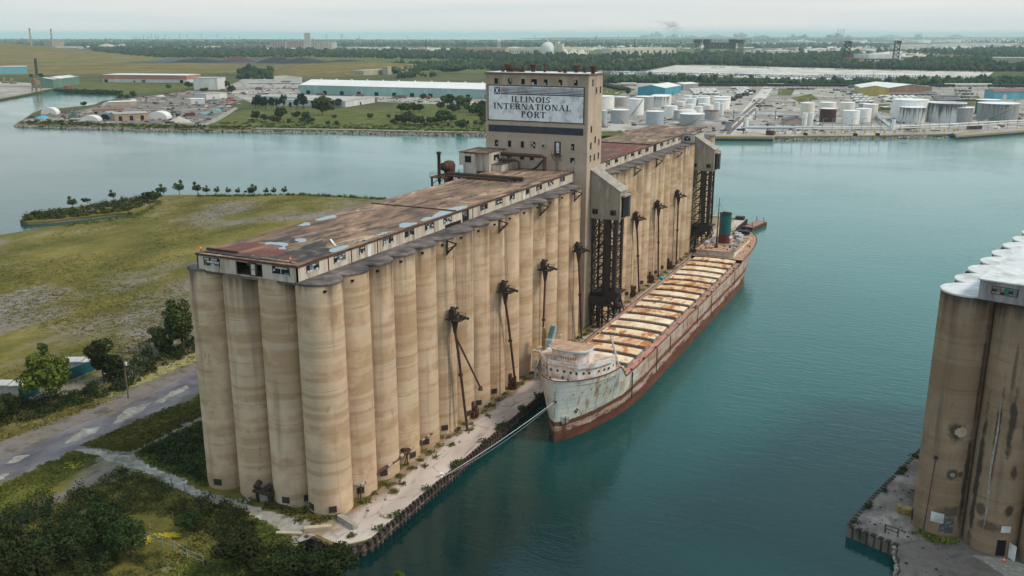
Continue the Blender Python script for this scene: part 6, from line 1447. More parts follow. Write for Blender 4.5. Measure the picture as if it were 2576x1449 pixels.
def bldg(name,label,A,B,ytop,depth,wall,roof,gable=None,doors=0,cat='warehouse',doorh=.45,windows=None,side=1,ridge='along',vents=0,wall2=None,group=None,doorpos=None,band=None):
    """box building; A,B: photo points of the two visible base corners, ytop: photo row of the eave at A, depth in metres away from camera"""
    a=P(*A,0);c=P(*B,0); h=zat(a[0],a[1],ytop); d=(c-a)[:2]; L=np.hypot(*d); u=d/L; v=np.array([-u[1],u[0]])
    if np.dot(v,(a-CAM)[:2])<0: v=-v
    t=thing(name,label,cat,a,math.atan2(u[1],u[0]),group); s=1 if np.dot(v,[-u[1],u[0]])>0 else -1; D=depth*s
    y0,y1=(0,D) if s>0 else (D,0)
    b=MB(); b.box(0,y0,0,L,y1,h,0)
    mats=[wall]
    if band is not None: mats.append(band[0]); b.box(-.15,y0-.15,h*band[1],L+.15,y1+.15,h*.985,1)
    if gable:
        if ridge=='along': b.add([(0,0,h),(0,D,h),(0,D/2,h+gable),(L,0,h),(L,D,h),(L,D/2,h+gable)],[(0,1,2),(3,5,4)],0)
        else: b.add([(0,0,h),(L,0,h),(L/2,0,h+gable),(0,D,h),(L,D,h),(L/2,D,h+gable)],[(0,1,2),(3,5,4)],0)
    b.build('wall',mats,t,world=False); e=.5 if h>4 else .2
    b=MB(); th=.35
    if gable:
        if ridge=='along':
            for (p0,p1) in ((0,D/2),(D,D/2)):
                z0=h-.05 ; b.add([(-e,p0-(e*s if p0==0 else -e*s),z0),(L+e,p0-(e*s if p0==0 else -e*s),z0),(L+e,p1,h+gable),(-e,p1,h+gable),(-e,p0-(e*s if p0==0 else -e*s),z0+th),(L+e,p0-(e*s if p0==0 else -e*s),z0+th),(L+e,p1,h+gable+th),(-e,p1,h+gable+th)],[(0,3,2,1),(4,5,6,7),(0,1,5,4),(1,2,6,5),(2,3,7,6),(3,0,4,7)])
        else:
            for (p0,p1) in ((-e,L/2),(L+e,L/2)): b.add([(p0,y0-e,h-.05),(p1,y0-e,h+gable),(p1,y1+e,h+gable),(p0,y1+e,h-.05),(p0,y0-e,h-.05+th),(p1,y0-e,h+gable+th),(p1,y1+e,h+gable+th),(p0,y1+e,h-.05+th)],[(0,3,2,1),(4,5,6,7),(0,1,5,4),(1,2,6,5),(2,3,7,6),(3,0,4,7)])
    else: b.box(-.3,y0-.3,h,L+.3,y1+.3,h+.35)
    rf=b.build('roof',roof,t,world=False)
    if vents:
        b=MB()
        for k in range(vents): x=L*(k+.6)/vents; yy=D/2 if gable else D*.5; zz=h+(gable or 0); b.box(x,yy-1,zz,x+2.2,yy+1,zz+1.5)
        b.build('roof_vents',RF['white'],rf,world=False)
    if doors:
        for k in range(doors):
            x=(k+.5)/doors*L if doorpos is None else doorpos[k]*L; w_=min(L/doors*.4,max(3,h*.5)); bb=MB(); sg=-1 if s>0 else 1
            ya,yb=sorted((0,sg*.15)); bb.box(x-w_/2,ya,0,x+w_/2,yb,h*doorh); bb.build('door',m_dark if wall2 is None else wall2,t,world=False)
    if windows:
        n,f0,f1,wf=windows; bb=MB(); sg=-1 if s>0 else 1; ya,yb=sorted((0,sg*.1))
        for k in range(n): x=(k+.5)/n*L; bb.box(x-L/n*wf/2,ya,h*f0,x+L/n*wf/2,yb,h*f1)
        bb.build('window',m_frame,t,world=False)
    return t
bldg('warehouse','very long pale teal warehouse with a bright white roof and loading doors',(755,236),(1250,250),214,58,MW['teal'],RF['white'],gable=6,doors=11,doorh=.42,vents=12)
bldg('warehouse','low white flat-roofed warehouse in front of the long teal one',(869,270),(943,258),255,88,MW['white'],M('litter_roof',(.45,.43,.41),(.3,.29,.28),.05),doors=1,doorh=.5)
bldg('warehouse','low white building with dark window slots left of the flat-roofed one',(640,262),(760,264),243,40,MW['white'],RF['grey'],windows=(14,.55,.85,.3))
bldg('warehouse','salmon and white warehouse with a pale roof beyond the inlet',(259,207),(470,209),188,48,MW['white'],RF['white'],band=(MW['salmon'],.45),doors=2,doorh=.4,doorpos=[.04,.94])
bldg('warehouse','tall plain white warehouse right of the salmon one',(488,226),(548,226),197,42,MW['white'],RF['grey'],gable=None)
bldg('warehouse','green metal warehouse with patchy white roof by the old crane',(136,222),(201,213),200,30,MW['green'],M('patch_roof',(.2,.21,.21),(.6,.6,.6),.06,lo=.45,hi=.5),gable=2.5)
bldg('warehouse','light blue warehouse cut by the left edge of the photo',(-40,189),(70,187),170,30,MW['lblue'],RF['grey'],gable=2)
bldg('shed','small white box building with a blue door on the peninsula',(481,262),(516,261),250,14,MW['white'],RF['white'],doors=1,doorh=.5,doorpos=[.4],wall2=MW['blue'],cat='shed')
bldg('shed','white box building behind the small one with a blue door',(519,251),(572,247),237,20,MW['white'],RF['grey'],doors=1,doorh=.45,doorpos=[.35],wall2=MW['blue'],cat='shed')
bldg('building','beige factory with a stubby tower on the grassy slope',(915,190),(978,186),178,30,MW['beige'],MW['beige'],cat='factory')
bldg('factory_tower','stubby beige tower at the right end of the beige factory',(976,188),(985,187),168,12,MW['beige'],MW['beige'],cat='tower')
bldg('warehouse','bright blue warehouse with a white roof among the tanks',(1604,240),(1672,242),220,75,MW['blue'],RF['white'],gable=3.5,ridge='across')
bldg('shed','small grey shed with a white roof right of the blue warehouse',(1718,228),(1756,226),212,26,MW['grey'],RF['white'],gable=1.5,cat='shed')
bldg('warehouse','yellow front of the wide double warehouse beyond the tanks',(2164,242),(2235,243),221,70,MW['yellow'],RF['white'],gable=3,ridge='across')
bldg('warehouse','brown brick half of the wide double warehouse',(2237,238),(2343,236),221,75,MW['brown'],RF['white'],gable=4,ridge='across')
bldg('warehouse','teal and red shed cut by the right edge of the photo',(2500,250),(2660,250),231,25,MW['lblue'],RF['red'],gable=3,doors=3,doorh=.6,wall2=MW['white'])
bldg('warehouse','big plain off-white box building right of the lift bridge',(2183,160),(2264,159),137,60,MW['white'],RF['white'])
bldg('warehouse','low white buildings right of the big off-white box',(2264,160),(2320,160),150,60,MW['white'],RF['grey'])
bldg('warehouse','long brick building with a pale roof toward the right edge',(2330,150),(2460,150),143,50,MW['brown'],RF['grey'])
bldg('building','pale domed hall at the far right edge',(2495,160),(2576,161),145,40,MW['beige'],RF['white'],cat='hall')
bldg('shed','small pink hut with a dark gable roof near the tank farm shore',(1978,315),(2028,315),303,16,M('pink_wall',(.45,.36,.31),(.4,.3,.27),.1),RF['dark'],gable=2.5,ridge='across',cat='hut')
bldg('factory','pink factory block of the far power station',(113,118),(135,119),102,60,MW['tan'],MW['tan'],cat='power station')
bldg('factory','low white halls beside the far power station',(140,121),(185,121),117,40,MW['white'],RF['white'],cat='factory')
bldg('warehouse','long salmon warehouse by the water tower',(1172,131),(1272,132),121,60,wallmat('salmon_far',(.55,.30,.18)),RF['grey'])
bldg('factory','long pale factory wall left of the white dome',(1281,135),(1358,135),121,60,MW['cream'],RF['white'],windows=(12,.2,.6,.3),cat='factory')
bldg('factory','long pale factory wall right of the white dome',(1400,136),(1482,135),121,60,MW['cream'],RF['white'],windows=(12,.2,.6,.3),cat='factory')
bldg('warehouse','far cream warehouse with a long roof beyond the field',(1540,140),(1700,138),122,70,MW['cream'],RF['white'],windows=(10,.2,.7,.3))
bldg('factory','far red brick works left of the stone silos',(556,120),(660,121),114,60,MW['brown'],RF['dark'],cat='factory')
bldg('factory','far dark brick works right of the stone silos',(1320,128),(1345,128),122,30,MW['brown'],RF['dark'],cat='factory')
bldg('shed','tiny white depot roofs right of the far silos',(865,124),(930,125),119,40,MW['white'],RF['white'],cat='depot')
bldg('shed','tiny white depot roofs farther right of the far silos',(935,125),(1010,126),120,40,MW['white'],RF['white'],cat='depot')
bldg('shed','small blue roofed depot beside the far silos',(838,123),(858,123),117,30,MW['blue'],RF['grey'],cat='depot')
bldg('factory','red brick bridge house at the right lift bridge',(2118,165),(2160,166),146,30,MW['brown'],RF['dark'],cat='bridge house')
bldg('factory','dark red block at the middle of the right lift bridge',(2128,160),(2140,160),138,12,MW['red'],MW['red'],cat='bridge house')
for k,(x0,x1,y,yt,m,l) in enumerate([(1880,1925,142,131,'cream','far cream block in the haze left of the right bridge'),(1925,2010,140,128,'cream','long far cream block by the right bridge'),(2010,2060,132,126,'white','far white roofs behind the right bridge'),(2340,2440,118,111,'white','far white halls near the right horizon'),(2440,2520,114,108,'white','farther white halls near the right horizon'),(2250,2330,122,114,'cream','far cream halls beyond the trees'),(1985,2060,112,106,'grey','far grey works on the horizon'),(2060,2140,110,98,'grey','hazy grey steel works block on the horizon'),(2190,2260,108,101,'grey','hazy low block on the horizon'),(1900,1960,110,101,'grey','hazy works near the horizon centre'),(960,1080,104,100,'grey','hazy pier buildings on the far lake shore'),(1425,1470,103,98,'grey','hazy buildings right of the water tower')]):
    bldg('factory',l,(x0,y),(x1,y),yt,60,MW[m],RF['white' if m!='grey' else 'grey'],cat='factory')
# tents and sheds on the peninsula
def quonset(x0,x1,y,ytop,name,label,mat,depth=16,rot=0.0,open_=False,end=None):
    a=P(x0,y,0);c=P(x1,y,0); h=zat(*((a+c)/2)[:2],ytop); d=(c-a)[:2]; L=np.hypot(*d); t=thing(name,label,'tent',(a+c)/2,math.atan2(d[1],d[0])+rot); n=14
    vs=[];
    for yy in (0,depth):
        for i in range(n+1): aa=pi*i/n; vs.append((-L/2*cos(aa),yy,h*sin(aa)**.8))
    fs=[(i,i+1,n+2+i,n+1+i) for i in range(n)]; b=MB(); b.add(vs,fs); b.add(vs[n+1:],[tuple(range(n+1))])
    b.build('cover',mat,t,world=False)
    b=MB(); b.add(vs[:n+1],[tuple(range(n+1))]) ; b.build('end_wall',end or mat,t,world=False) if not open_ else None
    if open_: b=MB(); b.add([(x*.62,y_-.02,z*.75) for x,y_,z in vs[:n+1]],[tuple(range(n+1))]); b.build('opening',m_dark,t,world=False); b=MB(); b.add(vs[:n+1],[tuple(range(n+1))]); b.build('end_wall',mat,t,world=False)
m_tarpw=M('white_tarp',(.72,.71,.69),(.62,.60,.58),.2,rough=.5); m_tarpg=M('grey_tarp',(.35,.37,.38),(.22,.24,.25),.2)
quonset(103,142,288,271,'arched_tent','tall white arched tent near the tip of the peninsula',m_tarpw,depth=9)
quonset(202,247,305,291,'arched_tent','wide white arched tent at the shore of the peninsula',m_tarpw,depth=10)
quonset(243,285,302,282,'arched_tent','grey arched tent with a dark opening beside the white one',m_tarpg,depth=15,open_=True)
quonset(257,280,266,257,'arched_tent','small white arched tent at the back of the peninsula yard',m_tarpw,depth=20)
quonset(370,420,300,281,'arched_tent','row of ragged white tunnel tents by the wooden shed',m_tarpw,depth=14)
bldg('shed','open tan wooden shed with a pale roof and torn white tarps',(290,305),(372,301),288,18,MW['tan'],RF['grey'],gable=1.0,doors=3,doorh=.7,cat='shed')
bldg('shed','long flat brown sheds with a reddish roof behind the tents',(232,287),(312,285),277,16,MW['tan'],RF['red'],doors=4,doorh=.6,cat='shed')
bldg('shed','long pale roofed shed at the back of the peninsula',(275,267),(345,265),257,14,MW['beige'],RF['white'],cat='shed')
bldg('boat_shelter','dark navy covered boat rack at the back of the peninsula',(270,265),(305,265),259,8,m_black,m_black,cat='shelter')
def blob(x,y,wpx,hpx,name,label,mat,cat,dep=.6,seed=0):
    return pile(x,y,y-hpx,wpx,name,label,mat,cat,el=dep,seed=seed)
m_tarpb=M('blue_tarp',(.04,.30,.50),(.1,.4,.55),.3,rough=.5); m_tarpt=M('turquoise_tarp',(.08,.42,.47),(.05,.33,.4),.3,rough=.5)
blob(109,298,38,8,'tarp_heap','bright blue tarpaulin heap near the tip of the peninsula',m_tarpb,'tarp heap'); blob(80,298,28,7,'tarp_heap','dark heap left of the bright blue tarpaulin',m_black,'heap'); blob(186,297,28,15,'tarp_heap','dark green tarpaulin heap between the arched tents',M('green_tarp',(.02,.09,.07),(.05,.12,.1),.3),'tarp heap'); blob(160,297,18,9,'scrap_container','rusty scrap box left of the green heap',m_rust,'scrap')
for i,(x,y,w_) in enumerate([(510,287,40),(530,283,38),(548,279,22)]): blob(x,y,w_,4,'tarp_stack',['long turquoise covered stack, nearest of three','long turquoise covered stack, middle of three','short turquoise covered stack, farthest of three'][i],m_tarpt,'covered stack',.25,i)
bldg('shipping_container','orange-red shipping container by the turquoise stacks',(466,292),(490,292),285,3,MW['red'],MW['red'],cat='container')
bldg('shipping_container','red-orange container on the grass beside the green warehouse',(167,223),(182,222),217,3,MW['red'],MW['red'],cat='container')
# scrap heaps, lumber and barges scattered over the yards
g=random.Random(12)
scr=[(x,y) for x,y in [(300,246),(330,244),(360,245),(385,250),(405,243),(420,238),(445,229),(462,232),(475,236),(300,257),(335,252),(500,238),(540,262),(560,258),(585,255),(600,262),(520,268),(480,272),(495,265),(430,262),(395,262),(555,270),(575,268),(430,303),(445,303),(520,259),(580,249),(610,250)]]
m_scr=[m_rust,m_black,flat('scrap_red',(.22,.03,.03)),MW['grey'],MW['white'],m_rust2]
adj=['rust','black','dark red','grey','whitish','dark brown']
where=['at the back left of the peninsula yard','along the inlet shore','near the tall white warehouse','beside the white box buildings','near the turquoise stacks','in the middle of the yard']
for i,(x,y) in enumerate(scr):
    k=i%6 if not 434<x<478 else 2
    blob(x,y,g.uniform(12,30),g.uniform(3,6),'scrap_heap','%s low scrap heap, %s %s'%(adj[k],['first','second','third','fourth','fifth'][i%5],where[min(5,i//5)]),m_scr[k],'scrap heap',.35,i)
# old rusty crane and derrick at the left dock
t=thing('dock_crane','rusty orange portal crane on the left dock edge','crane',P(88,232,0)); p=P(88,232,0); k=mpp(p); m_orr=M('orange_rust',(.33,.18,.10),(.22,.12,.08),.3)
b=MB()
for dx in (-11,11):
    for dy in (0,6): b.beam((p[0]+dx*k,p[1]+dy,0),(p[0]+dx*k*.55,p[1]+dy,20*k),.9)
b.beam((p[0]-11*k,p[1],6*k),(p[0]+11*k,p[1],6*k),.7); b.box(p[0]-8*k,p[1]-1,19*k,p[0]+8*k,p[1]+7,30*k); b.build('portal',m_orr,t)
b=MB(); b.beam((p[0]-2*k,p[1]+3,30*k),(p[0]+2*k,p[1]+3,37*k),1); b.box(p[0]-6*k,p[1],30*k,p[0]+1*k,p[1]+5,34*k); b.build('cab',m_orr,t)
p=P(93,190,0); b=MB(); b.beam((p[0],p[1],0),(p[0]+1,p[1],zat(p[0],p[1],147)),3.5); o=b.build('derrick_mast',m_rust2); tag(o,'dark lattice derrick mast rising behind the orange crane','derrick')
for x,y,l in ((32,210,'yellow excavator on the left dock, beside the blue warehouse'),(13,209,'dark yellow excavator partly hidden at the left edge')):
    p=P(x,y,0); k=mpp(p); t=thing('excavator',l,'excavator',p); b=MB(); b.box(p[0]-6*k,p[1]-2,1,p[0]+6*k,p[1]+3,4*k); b.build('body',m_ylw,t); b=MB(); b.beam((p[0]-3*k,p[1],3*k),(p[0]-5*k,p[1],13*k),1.2); b.beam((p[0]-5*k,p[1],13*k),(p[0]+3*k,p[1],10*k),1.0); b.build('arm',MW['yellow'],t); b=MB(); b.box(p[0]-7*k,p[1]-3,0,p[0]+7*k,p[1]+4,1.2); b.build('track',m_black,t)
# ---- tanks ----------------------------------------------------------------------
def tmat(name,c,st=None,streak=None):
    q=NT(name); sp=q.n('ShaderNodeSeparateXYZ'); q.l(q.co(),sp.inputs[0]); a=q.noise(q.co((.5,.5,.025)),1,5,.65); f=q.noise(q.co((.3,.3,.3)),1,5,.6)
    col=q.mix(q.ramp(f,[(.35,0.0),(.7,.5)]),c,tuple(x*.72 for x in c))
    if st is not None:
        z=q.math('MULTIPLY',sp.outputs[2],streak); col=q.mix(q.ramp(q.math('ADD',a,z),[(.62,0.0),(.80,.92)]),col,st)
    return q.fin(col,.55,None)
TM=dict(w=tmat('tank_white',(.80,.79,.77)),g=tmat('tank_grey',(.35,.36,.37)),t=tmat('tank_taupe',(.36,.33,.31)),b=tmat('tank_bluegrey',(.36,.40,.44)),c=tmat('tank_cream',(.74,.69,.60),(.42,.30,.12),.002),m=tmat('tank_maroon',(.07,.02,.025)),dg=tmat('tank_dark_green',(.015,.06,.055)),s=tmat('tank_stained',(.62,.62,.60),(.05,.04,.045),.022),s2=tmat('tank_grey_stained',(.30,.30,.31),(.09,.08,.085),.012),r=tmat('tank_rust_top',(.36,.33,.31)))
m_stair=flat('tank_stair',(.42,.38,.32),.7)
def tank(x0,x1,yt,yb,mk,label,roof='flat',stair=0,rm=None):
    xc=(x0+x1)/2; f=P(xc,yb,0); r=(x1-x0)/2*mpp(f); dv=(f-CAM)[:2]; dv/=np.hypot(*dv); r*=1+r/np.hypot(*(f-CAM)[:2]); c=f[:2]+dv*r; h=zat(f[0],f[1],yt)
    t=thing('storage_tank',label,'storage tank',(c[0],c[1],0),math.atan2(-dv[1],-dv[0])); b=MB(); b.lathe(0,0,[(r,-.1),(r,h)],40); b.build('shell',TM[mk],t,world=False,smooth=True)
    b=MB(); 
    if roof=='dome': b.lathe(0,0,[(r*1.01,h-.1),(r*.9,h+r*.12),(r*.6,h+r*.25),(.01,h+r*.32)],40)
    elif roof=='float': b.lathe(0,0,[(r*1.02,h-.3),(r*1.02,h+.25),(r*.97,h+.25),(r*.97,h-1.6),(.01,h-1.6)],40)
    else: b.lathe(0,0,[(r*1.02,h-.25),(r*1.02,h+.05),(r*.98,h+.12),(.01,h+r*.07)],40)
    b.build('tank_roof',rm or TM['w'],t,world=False)
    if stair:
        b=MB(); n=14; a0=.9*stair; pts=[((r+.5)*cos(a0-stair*i/n*1.5),(r+.5)*sin(a0-stair*i/n*1.5),h*(1-i/n)) for i in range(n+1)]
        for i in range(n): b.beam(pts[i],pts[i+1],.7,.9)
        b.build('spiral_stair',m_stair,t,world=False)
    return t
A=lambda a:1496+a*.16667; Bq=lambda b_:174.4+b_*.16667
def TA(a0,a1,b0,b1,*k,**kw): return tank(A(a0),A(a1),Bq(b0),Bq(b1),*k,**kw)
TA(-60,293,412,600,'w','big white tank directly behind the right side of the headhouse')
TA(293,483,420,575,'t','grey-brown tank with a pale rim right of the big white one')
TA(865,1150,395,545,'w','big white tank farthest back below the blue warehouse',stair=0)
TA(605,875,415,632,'g','light grey tank behind the tall white one',stair=1)
TA(820,1122,412,575,'s','white tank with dark streaks under its rim in the back row')
TA(508,738,452,693,'w','tall bright white tank with a diagonal stair',stair=1)
TA(60,182,622,870,'b','pale blue-grey tank half hidden by the headhouse',stair=-1)
TA(240,510,618,825,'g','light grey tank with a curved stair down its left side',stair=-1)
TA(1050,1245,560,704,'w','squat white tank left of the domed tank')
TA(770,1037,640,850,'b','bluish-grey tank in front, second from the gallery roof')
TA(1185,1300,618,775,'g','grey tank squeezed behind the flat-topped front one')
TA(1235,1535,652,740,'g','grey tank with a peeling pinkish domed roof',roof='dome',rm=M('peeling_roof',(.62,.50,.45),(.66,.62,.6),.2))
TA(1278,1648,682,852,'g','wide grey tank at the front of the left tank group',stair=1)
TA(1650,1872,630,775,'r','grey-brown tank with a rusted-out roof',rm=m_rust)
for i,(a0,a1,b0,b1,l) in enumerate([(1340,1480,400,480,'small white tank in the far row, first'),(1480,1560,398,480,'narrow white tank in the far row, second'),(1600,1740,405,480,'white tank in the far row below the parked trailers'),(1790,2045,420,520,'wide white tank at the right end of the far row'),(1300,1395,440,500,'small cream tank with a brown side patch'),(1225,1385,488,560,'white tank at the left of the white cluster'),(1385,1535,445,560,'white tank in the middle of the white cluster'),(1535,1735,432,560,'wider white tank in the middle of the white cluster'),(1370,1500,530,600,'short white tank in the front of the white cluster'),(1500,1630,565,660,'white tank just behind the domed roof'),(1555,1700,520,600,'short cream tank in the white cluster'),(1775,2030,460,612,'big white tank at the right of the white cluster'),(1640,1790,545,640,'white tank left of the tall narrow ones'),(1800,1885,500,660,'narrow white tank with an arched pipe'),(1882,1942,520,700,'tallest narrow white tank of the white cluster')]): TA(a0,a1,b0,b1,'w' if i not in(4,10) else 'c',l)
Bx=lambda a:1925.3+a*.25261; By=lambda b_:201.2+b_*.25261
def TB(a0,a1,b0,b1,*k,**kw): return tank(Bx(a0),Bx(a1),By(b0),By(b1),*k,**kw)
TB(340,480,232,395,'c','cream tank behind the twin white columns'); TB(525,690,228,380,'c','cream tank behind the maroon one'); TB(735,878,228,368,'c','cream tank with brown vertical streaks'); TB(965,1107,245,393,'c','tall cream tank right of the streaked one'); TB(925,1030,235,330,'t','slim taupe tank behind the tall cream one')
TB(888,1042,290,424,'w','white tank behind the front white one'); TB(538,695,288,422,'m','dark maroon tank among the cream ones'); TB(763,927,310,442,'w','bright white tank at the front near the shore pipes')
TB(1258,1592,204,418,'w','largest white tank of the right group'); TB(1615,1965,236,428,'s','wide white tank with heavy black streaks from the rim',roof='float'); TB(1335,1572,276,432,'s','stained white tank in front of the largest one',roof='flat'); TB(1790,2042,278,430,'s2','dark-streaked grey tank in front of the streaked white one')
TB(2092,2315,202,345,'dg','dark green tank at the right'); TB(2113,2487,240,405,'s2','widest grey tank at the right with a curved stair',stair=1)
TB(362,412,330,465,'w','left one of the twin white columns'); TB(424,474,330,465,'w','right one of the twin white columns'); TB(352,485,272,332,'c','cream tank carried above the twin white columns')
TB(1252,1286,385,508,'w','thin white standpipe by the shore with a dark cap',rm=m_black)
tank(2350-1932+1932-104,2350-90,295,330,'w','thin white standpipe on the quay left of the tank roads') if False else tank(A(2245),A(2307),Bq(735),Bq(920),'w','thin white column beside the black rail tracks')
bldg('silo_block','row of grey vertical silos by the quay',(1828,330),(1840,330),308,6,MW['grey'],MW['grey'],cat='silo group')
bldg('shed','low dark-roofed open shed among the right tanks',(2224,277),(2240,277),270,10,MW['dgrey'],RF['white'],cat='shed')
# ---- shore pipes, jetty, posts, barges
t=thing('shore_pipeline','long pale pipeline on trestles along the tank farm shore','pipeline',P(2100,316,0))
b=MB(); pp=[P(x,y,2.0) for x,y in ((1880,318),(2110,320),(2240,319),(2400,312),(2576,303),(2700,297))]; b.tube(pp,.9,6); pp=[P(x,y,1.5) for x,y in ((2000,324),(2240,323),(2400,318),(2576,308),(2700,301))]; b.tube(pp,.6,6); b.tube([P(2200,286,3),P(2238,317,3)],.9,6); b.tube([P(2206,285,2),P(2245,317,2)],.5,6); b.build('pipe',MW['white'],t)
t=thing('pipe_bridge','pale elevated pipe bridge crossing above the rail tracks','pipe bridge',P(1900,302,0)); b=MB(); a,c=P(1800,312,9),P(1955,302,9); b.tube([P(1762,302,6),P(1830,305,6)],.6,6); b.tube([P(1840,288,9),P(2000,290,9)],.6,6); b.tube([P(1865,321,8),P(2000,321,8)],.9,6); b.build('pipe',flat('pipe_blue',(.42,.45,.50)),t); b=MB()
for x,y in ((1845,300),(1900,300),(1950,301),(1870,334),(1930,334)): q=P(x,y,0); b.beam(q,(q[0],q[1],9),.6)
b.build('trestle',m_rust2,t)
b=MB()
for i in range(26):
    x=1945+i*24.5; y=np.interp(x,[1945,2182,2389,2576],[337,335,331,322]); q=P(x,y,0); 
    bb=MB(); bb.beam(q,(q[0],q[1],12),.35); bb.beam((q[0]-.1,q[1],11.8),(q[0]+4,q[1],12),.2)
    o=bb.build('shore_post',m_rope2); tag(o,'thin grey post, %s from the left in the row along the tank farm shore'%ORD[i],'post','thin posts along the tank farm shore')
for i in range(19):
    x=1950+i*25; y=np.interp(x,[1945,2182,2389],[338,336,332]); q=P(x,y,0); bb=MB(); bb.box(q[0]-.8,q[1]-.6,0,q[0]+.8,q[1]+.6,2.6); o=bb.build('yellow_marker',flat('marker_yellow',(.6,.46,.12)) if i==0 else bpy.data.materials['marker_yellow']); tag(o,'small yellow marker post, %s from the left along the tank farm shore'%ORD[i],'marker','yellow markers along the tank farm shore')
for i,(x,y) in enumerate([(2024,347),(2149,348),(2205,347.5),(2368/1,345)][:3]): q=P(x,y,WZ); bb=MB(); bb.tube([(q[0],q[1],WZ-2),(q[0],q[1],WZ+4)],1.2,8); bb.tube([(q[0]+2,q[1],WZ-2),(q[0]+1.5,q[1],WZ+4)],.6,8); o=bb.build('mooring_pile',m_rust2); tag(o,['dark mooring pile cluster left of the others off the tank shore','dark mooring pile cluster in the middle off the tank shore','dark mooring pile cluster nearest the small barge'][i],'mooring pile')
m_yedge=flat('yellow_edge',(.50,.37,.08),.7)
t=thing('dock_platform','yellow-edged loading dock straight behind the ship funnel water','dock',P(1850,345,0)); a=P(1795,348,0)[:2];c=P(1945,349,0)[:2]; b=MB(); b.obox(a,c-a,(0,8),3.2,WZ); b.build('deck',MW['grey'],t); b=MB(); b.obox(a-np.array([0,.25]),c-a,(0,.6),.9,.9); b.build('yellow_edge',m_yedge,t)
b=MB(); b.obox(a-np.array([0,.35]),c-a,(0,.3),2.2,WZ-.5); b.build('dark_fender',m_rust2,t)
a=P(2404,345,0)[:2];c=P(2700,322,0)[:2]; t=thing('work_barge','flat yellow-edged work barge at the right shore','barge',(*a,0)); b=MB(); b.obox(a,c-a,(6,22),3.0,WZ); b.build('deck',MW['grey'],t); b=MB(); b.obox(a-np.array([0,.3]),c-a,(0,.6),.8,.75); b.build('yellow_edge',m_yedge,t); b=MB(); b.obox(a-np.array([0,.4]),c-a,(0,.3),2.2,WZ-.5); b.build('dark_fender',m_rust2,t)
bldg('deck_cabin','maroon deck cabin on the yellow-edged barge',(2440,326),(2470,325),319,4,m_rust,m_rust,cat='cabin')
blob(2395,341,26,6,'tug_boat','small dark tug hull beside the yellow-edged barge',m_black,'tug boat'); blob(2275,349,22,4,'small_barge','tiny dark barge afloat off the tank farm shore',m_rust2,'barge')
bldg('shore_cabin','small rusty cabin on the yellow dock left of the post row',(1926,340),(1944,341),330,5,m_rust,m_rust,cat='cabin')

# ---- rail tank cars, trailers and cars
m_tcb=flat('black_tank_car',(.02,.02,.024),.5); m_tcw=flat('white_tank_car',(.55,.52,.48),.5); m_tct=flat('teal_tank_car',(.03,.16,.17),.5)
def railcar(x,y,label,mat,L=18,R_=1.9,first=None,ang=None,group='rail tank cars in the long line behind the tank farm'):
    p=P(x,y,0); 
    if first is not None:
        o=dup(first,loc=p,rotz=ang,label=label); o['group']=group; return o
    t=thing('rail_tank_car',label,'rail car',p,ang or 0,group); b=MB(); b.tube([(-L/2,0,2.9),(-L/2+.6,0,2.9),(L/2-.6,0,2.9),(L/2,0,2.9)],R_,10); b.build('tank_barrel',mat,t,world=False)
    b=MB(); b.lathe(0,0,[(.9,4.6),(.9,5.3),(.01,5.3)],8); b.box(-L/2-.6,-1.3,.9,L/2+.6,1.3,1.25); b.build('frame_and_dome',m_rust2,t,world=False)
    b=MB()
    for xx in (-L/2+1.6,L/2-1.6):
        for dx in (-.9,.9): b.tube([(xx+dx,-1,.5),(xx+dx,1,.5)],.5,8)
    b.build('wheel',m_rust2,t,world=False); return t
tl=math.atan2(*( (P(2576,222,0)-P(1560,218,0))[[1,0]]))
cb=railcar(1752,217,'black rail tank car at the very left end of the long dark line',m_tcb,ang=tl); cw=railcar(1630/1,215,'white rail tank car standing out right of the headhouse',m_tcw,ang=tl,L=24,R_=2.3); ct=railcar(2150,222,'teal rail tank car left of the yellow warehouse',m_tct,ang=tl)
cw.location=tuple(P(1581,216,0))
for k,x in enumerate(list(range(1770,2140,17))+list(range(2352,2400,17))+list(range(2500,2640,17))): railcar(x,np.interp(x,[1560,2576],[217,220]),'black rail tank car, %s from the left in the long line behind the tank farm'%ORD[k],None,first=cb,ang=tl)
for i,x in enumerate((1952,2396,2416,2434,2454,2474)): railcar(x,218,['white rail tank car left of the yellow warehouse','first white tank car right of the brown warehouse','second white tank car right of the brown warehouse','third white tank car right of the brown warehouse','fourth white tank car right of the brown warehouse','fifth white tank car right of the brown warehouse'][i],None,first=cw,ang=tl)
for x,y,a_ in ((1790,245,.9),(1805,240,.9),(1825,234,.8)): pass
for k,(x,y) in enumerate([(1530+i*7.2,221+i*1.7) for i in range(8)]): railcar(x-10,y-4,'black rail tank car, %s from the headhouse in the curved line beside it'%ORD[k],None,first=cb,ang=tl-.5,group='rail tank cars in the curved line beside the headhouse')
for k,(x,y) in enumerate([(2112-i*17+0,233+i*6.5) for i in range(4)]): railcar(x-220,y+2,'black rail tank car, %s in the short diagonal line among the tracks'%ORD[k],None,first=cb,ang=tl+1.0,group='rail tank cars on the diagonal track')
# rail tracks: ballast beds and rails
for (a_,c_) in (((1815,335),(1915,248)),((1830,338),(1925,250)),((1500,222),(2700,226)),((1500,218),(2700,223))):
    A_,C_=P(*a_,0)[:2],P(*c_,0)[:2]; d=C_-A_; nr=np.array([d[1],-d[0]])/np.hypot(*d); b=MB(); b.obox(A_-nr*2,d,nr*4,.22,0); o=b.build('rail_track',m_dirt); o['kind']='structure'
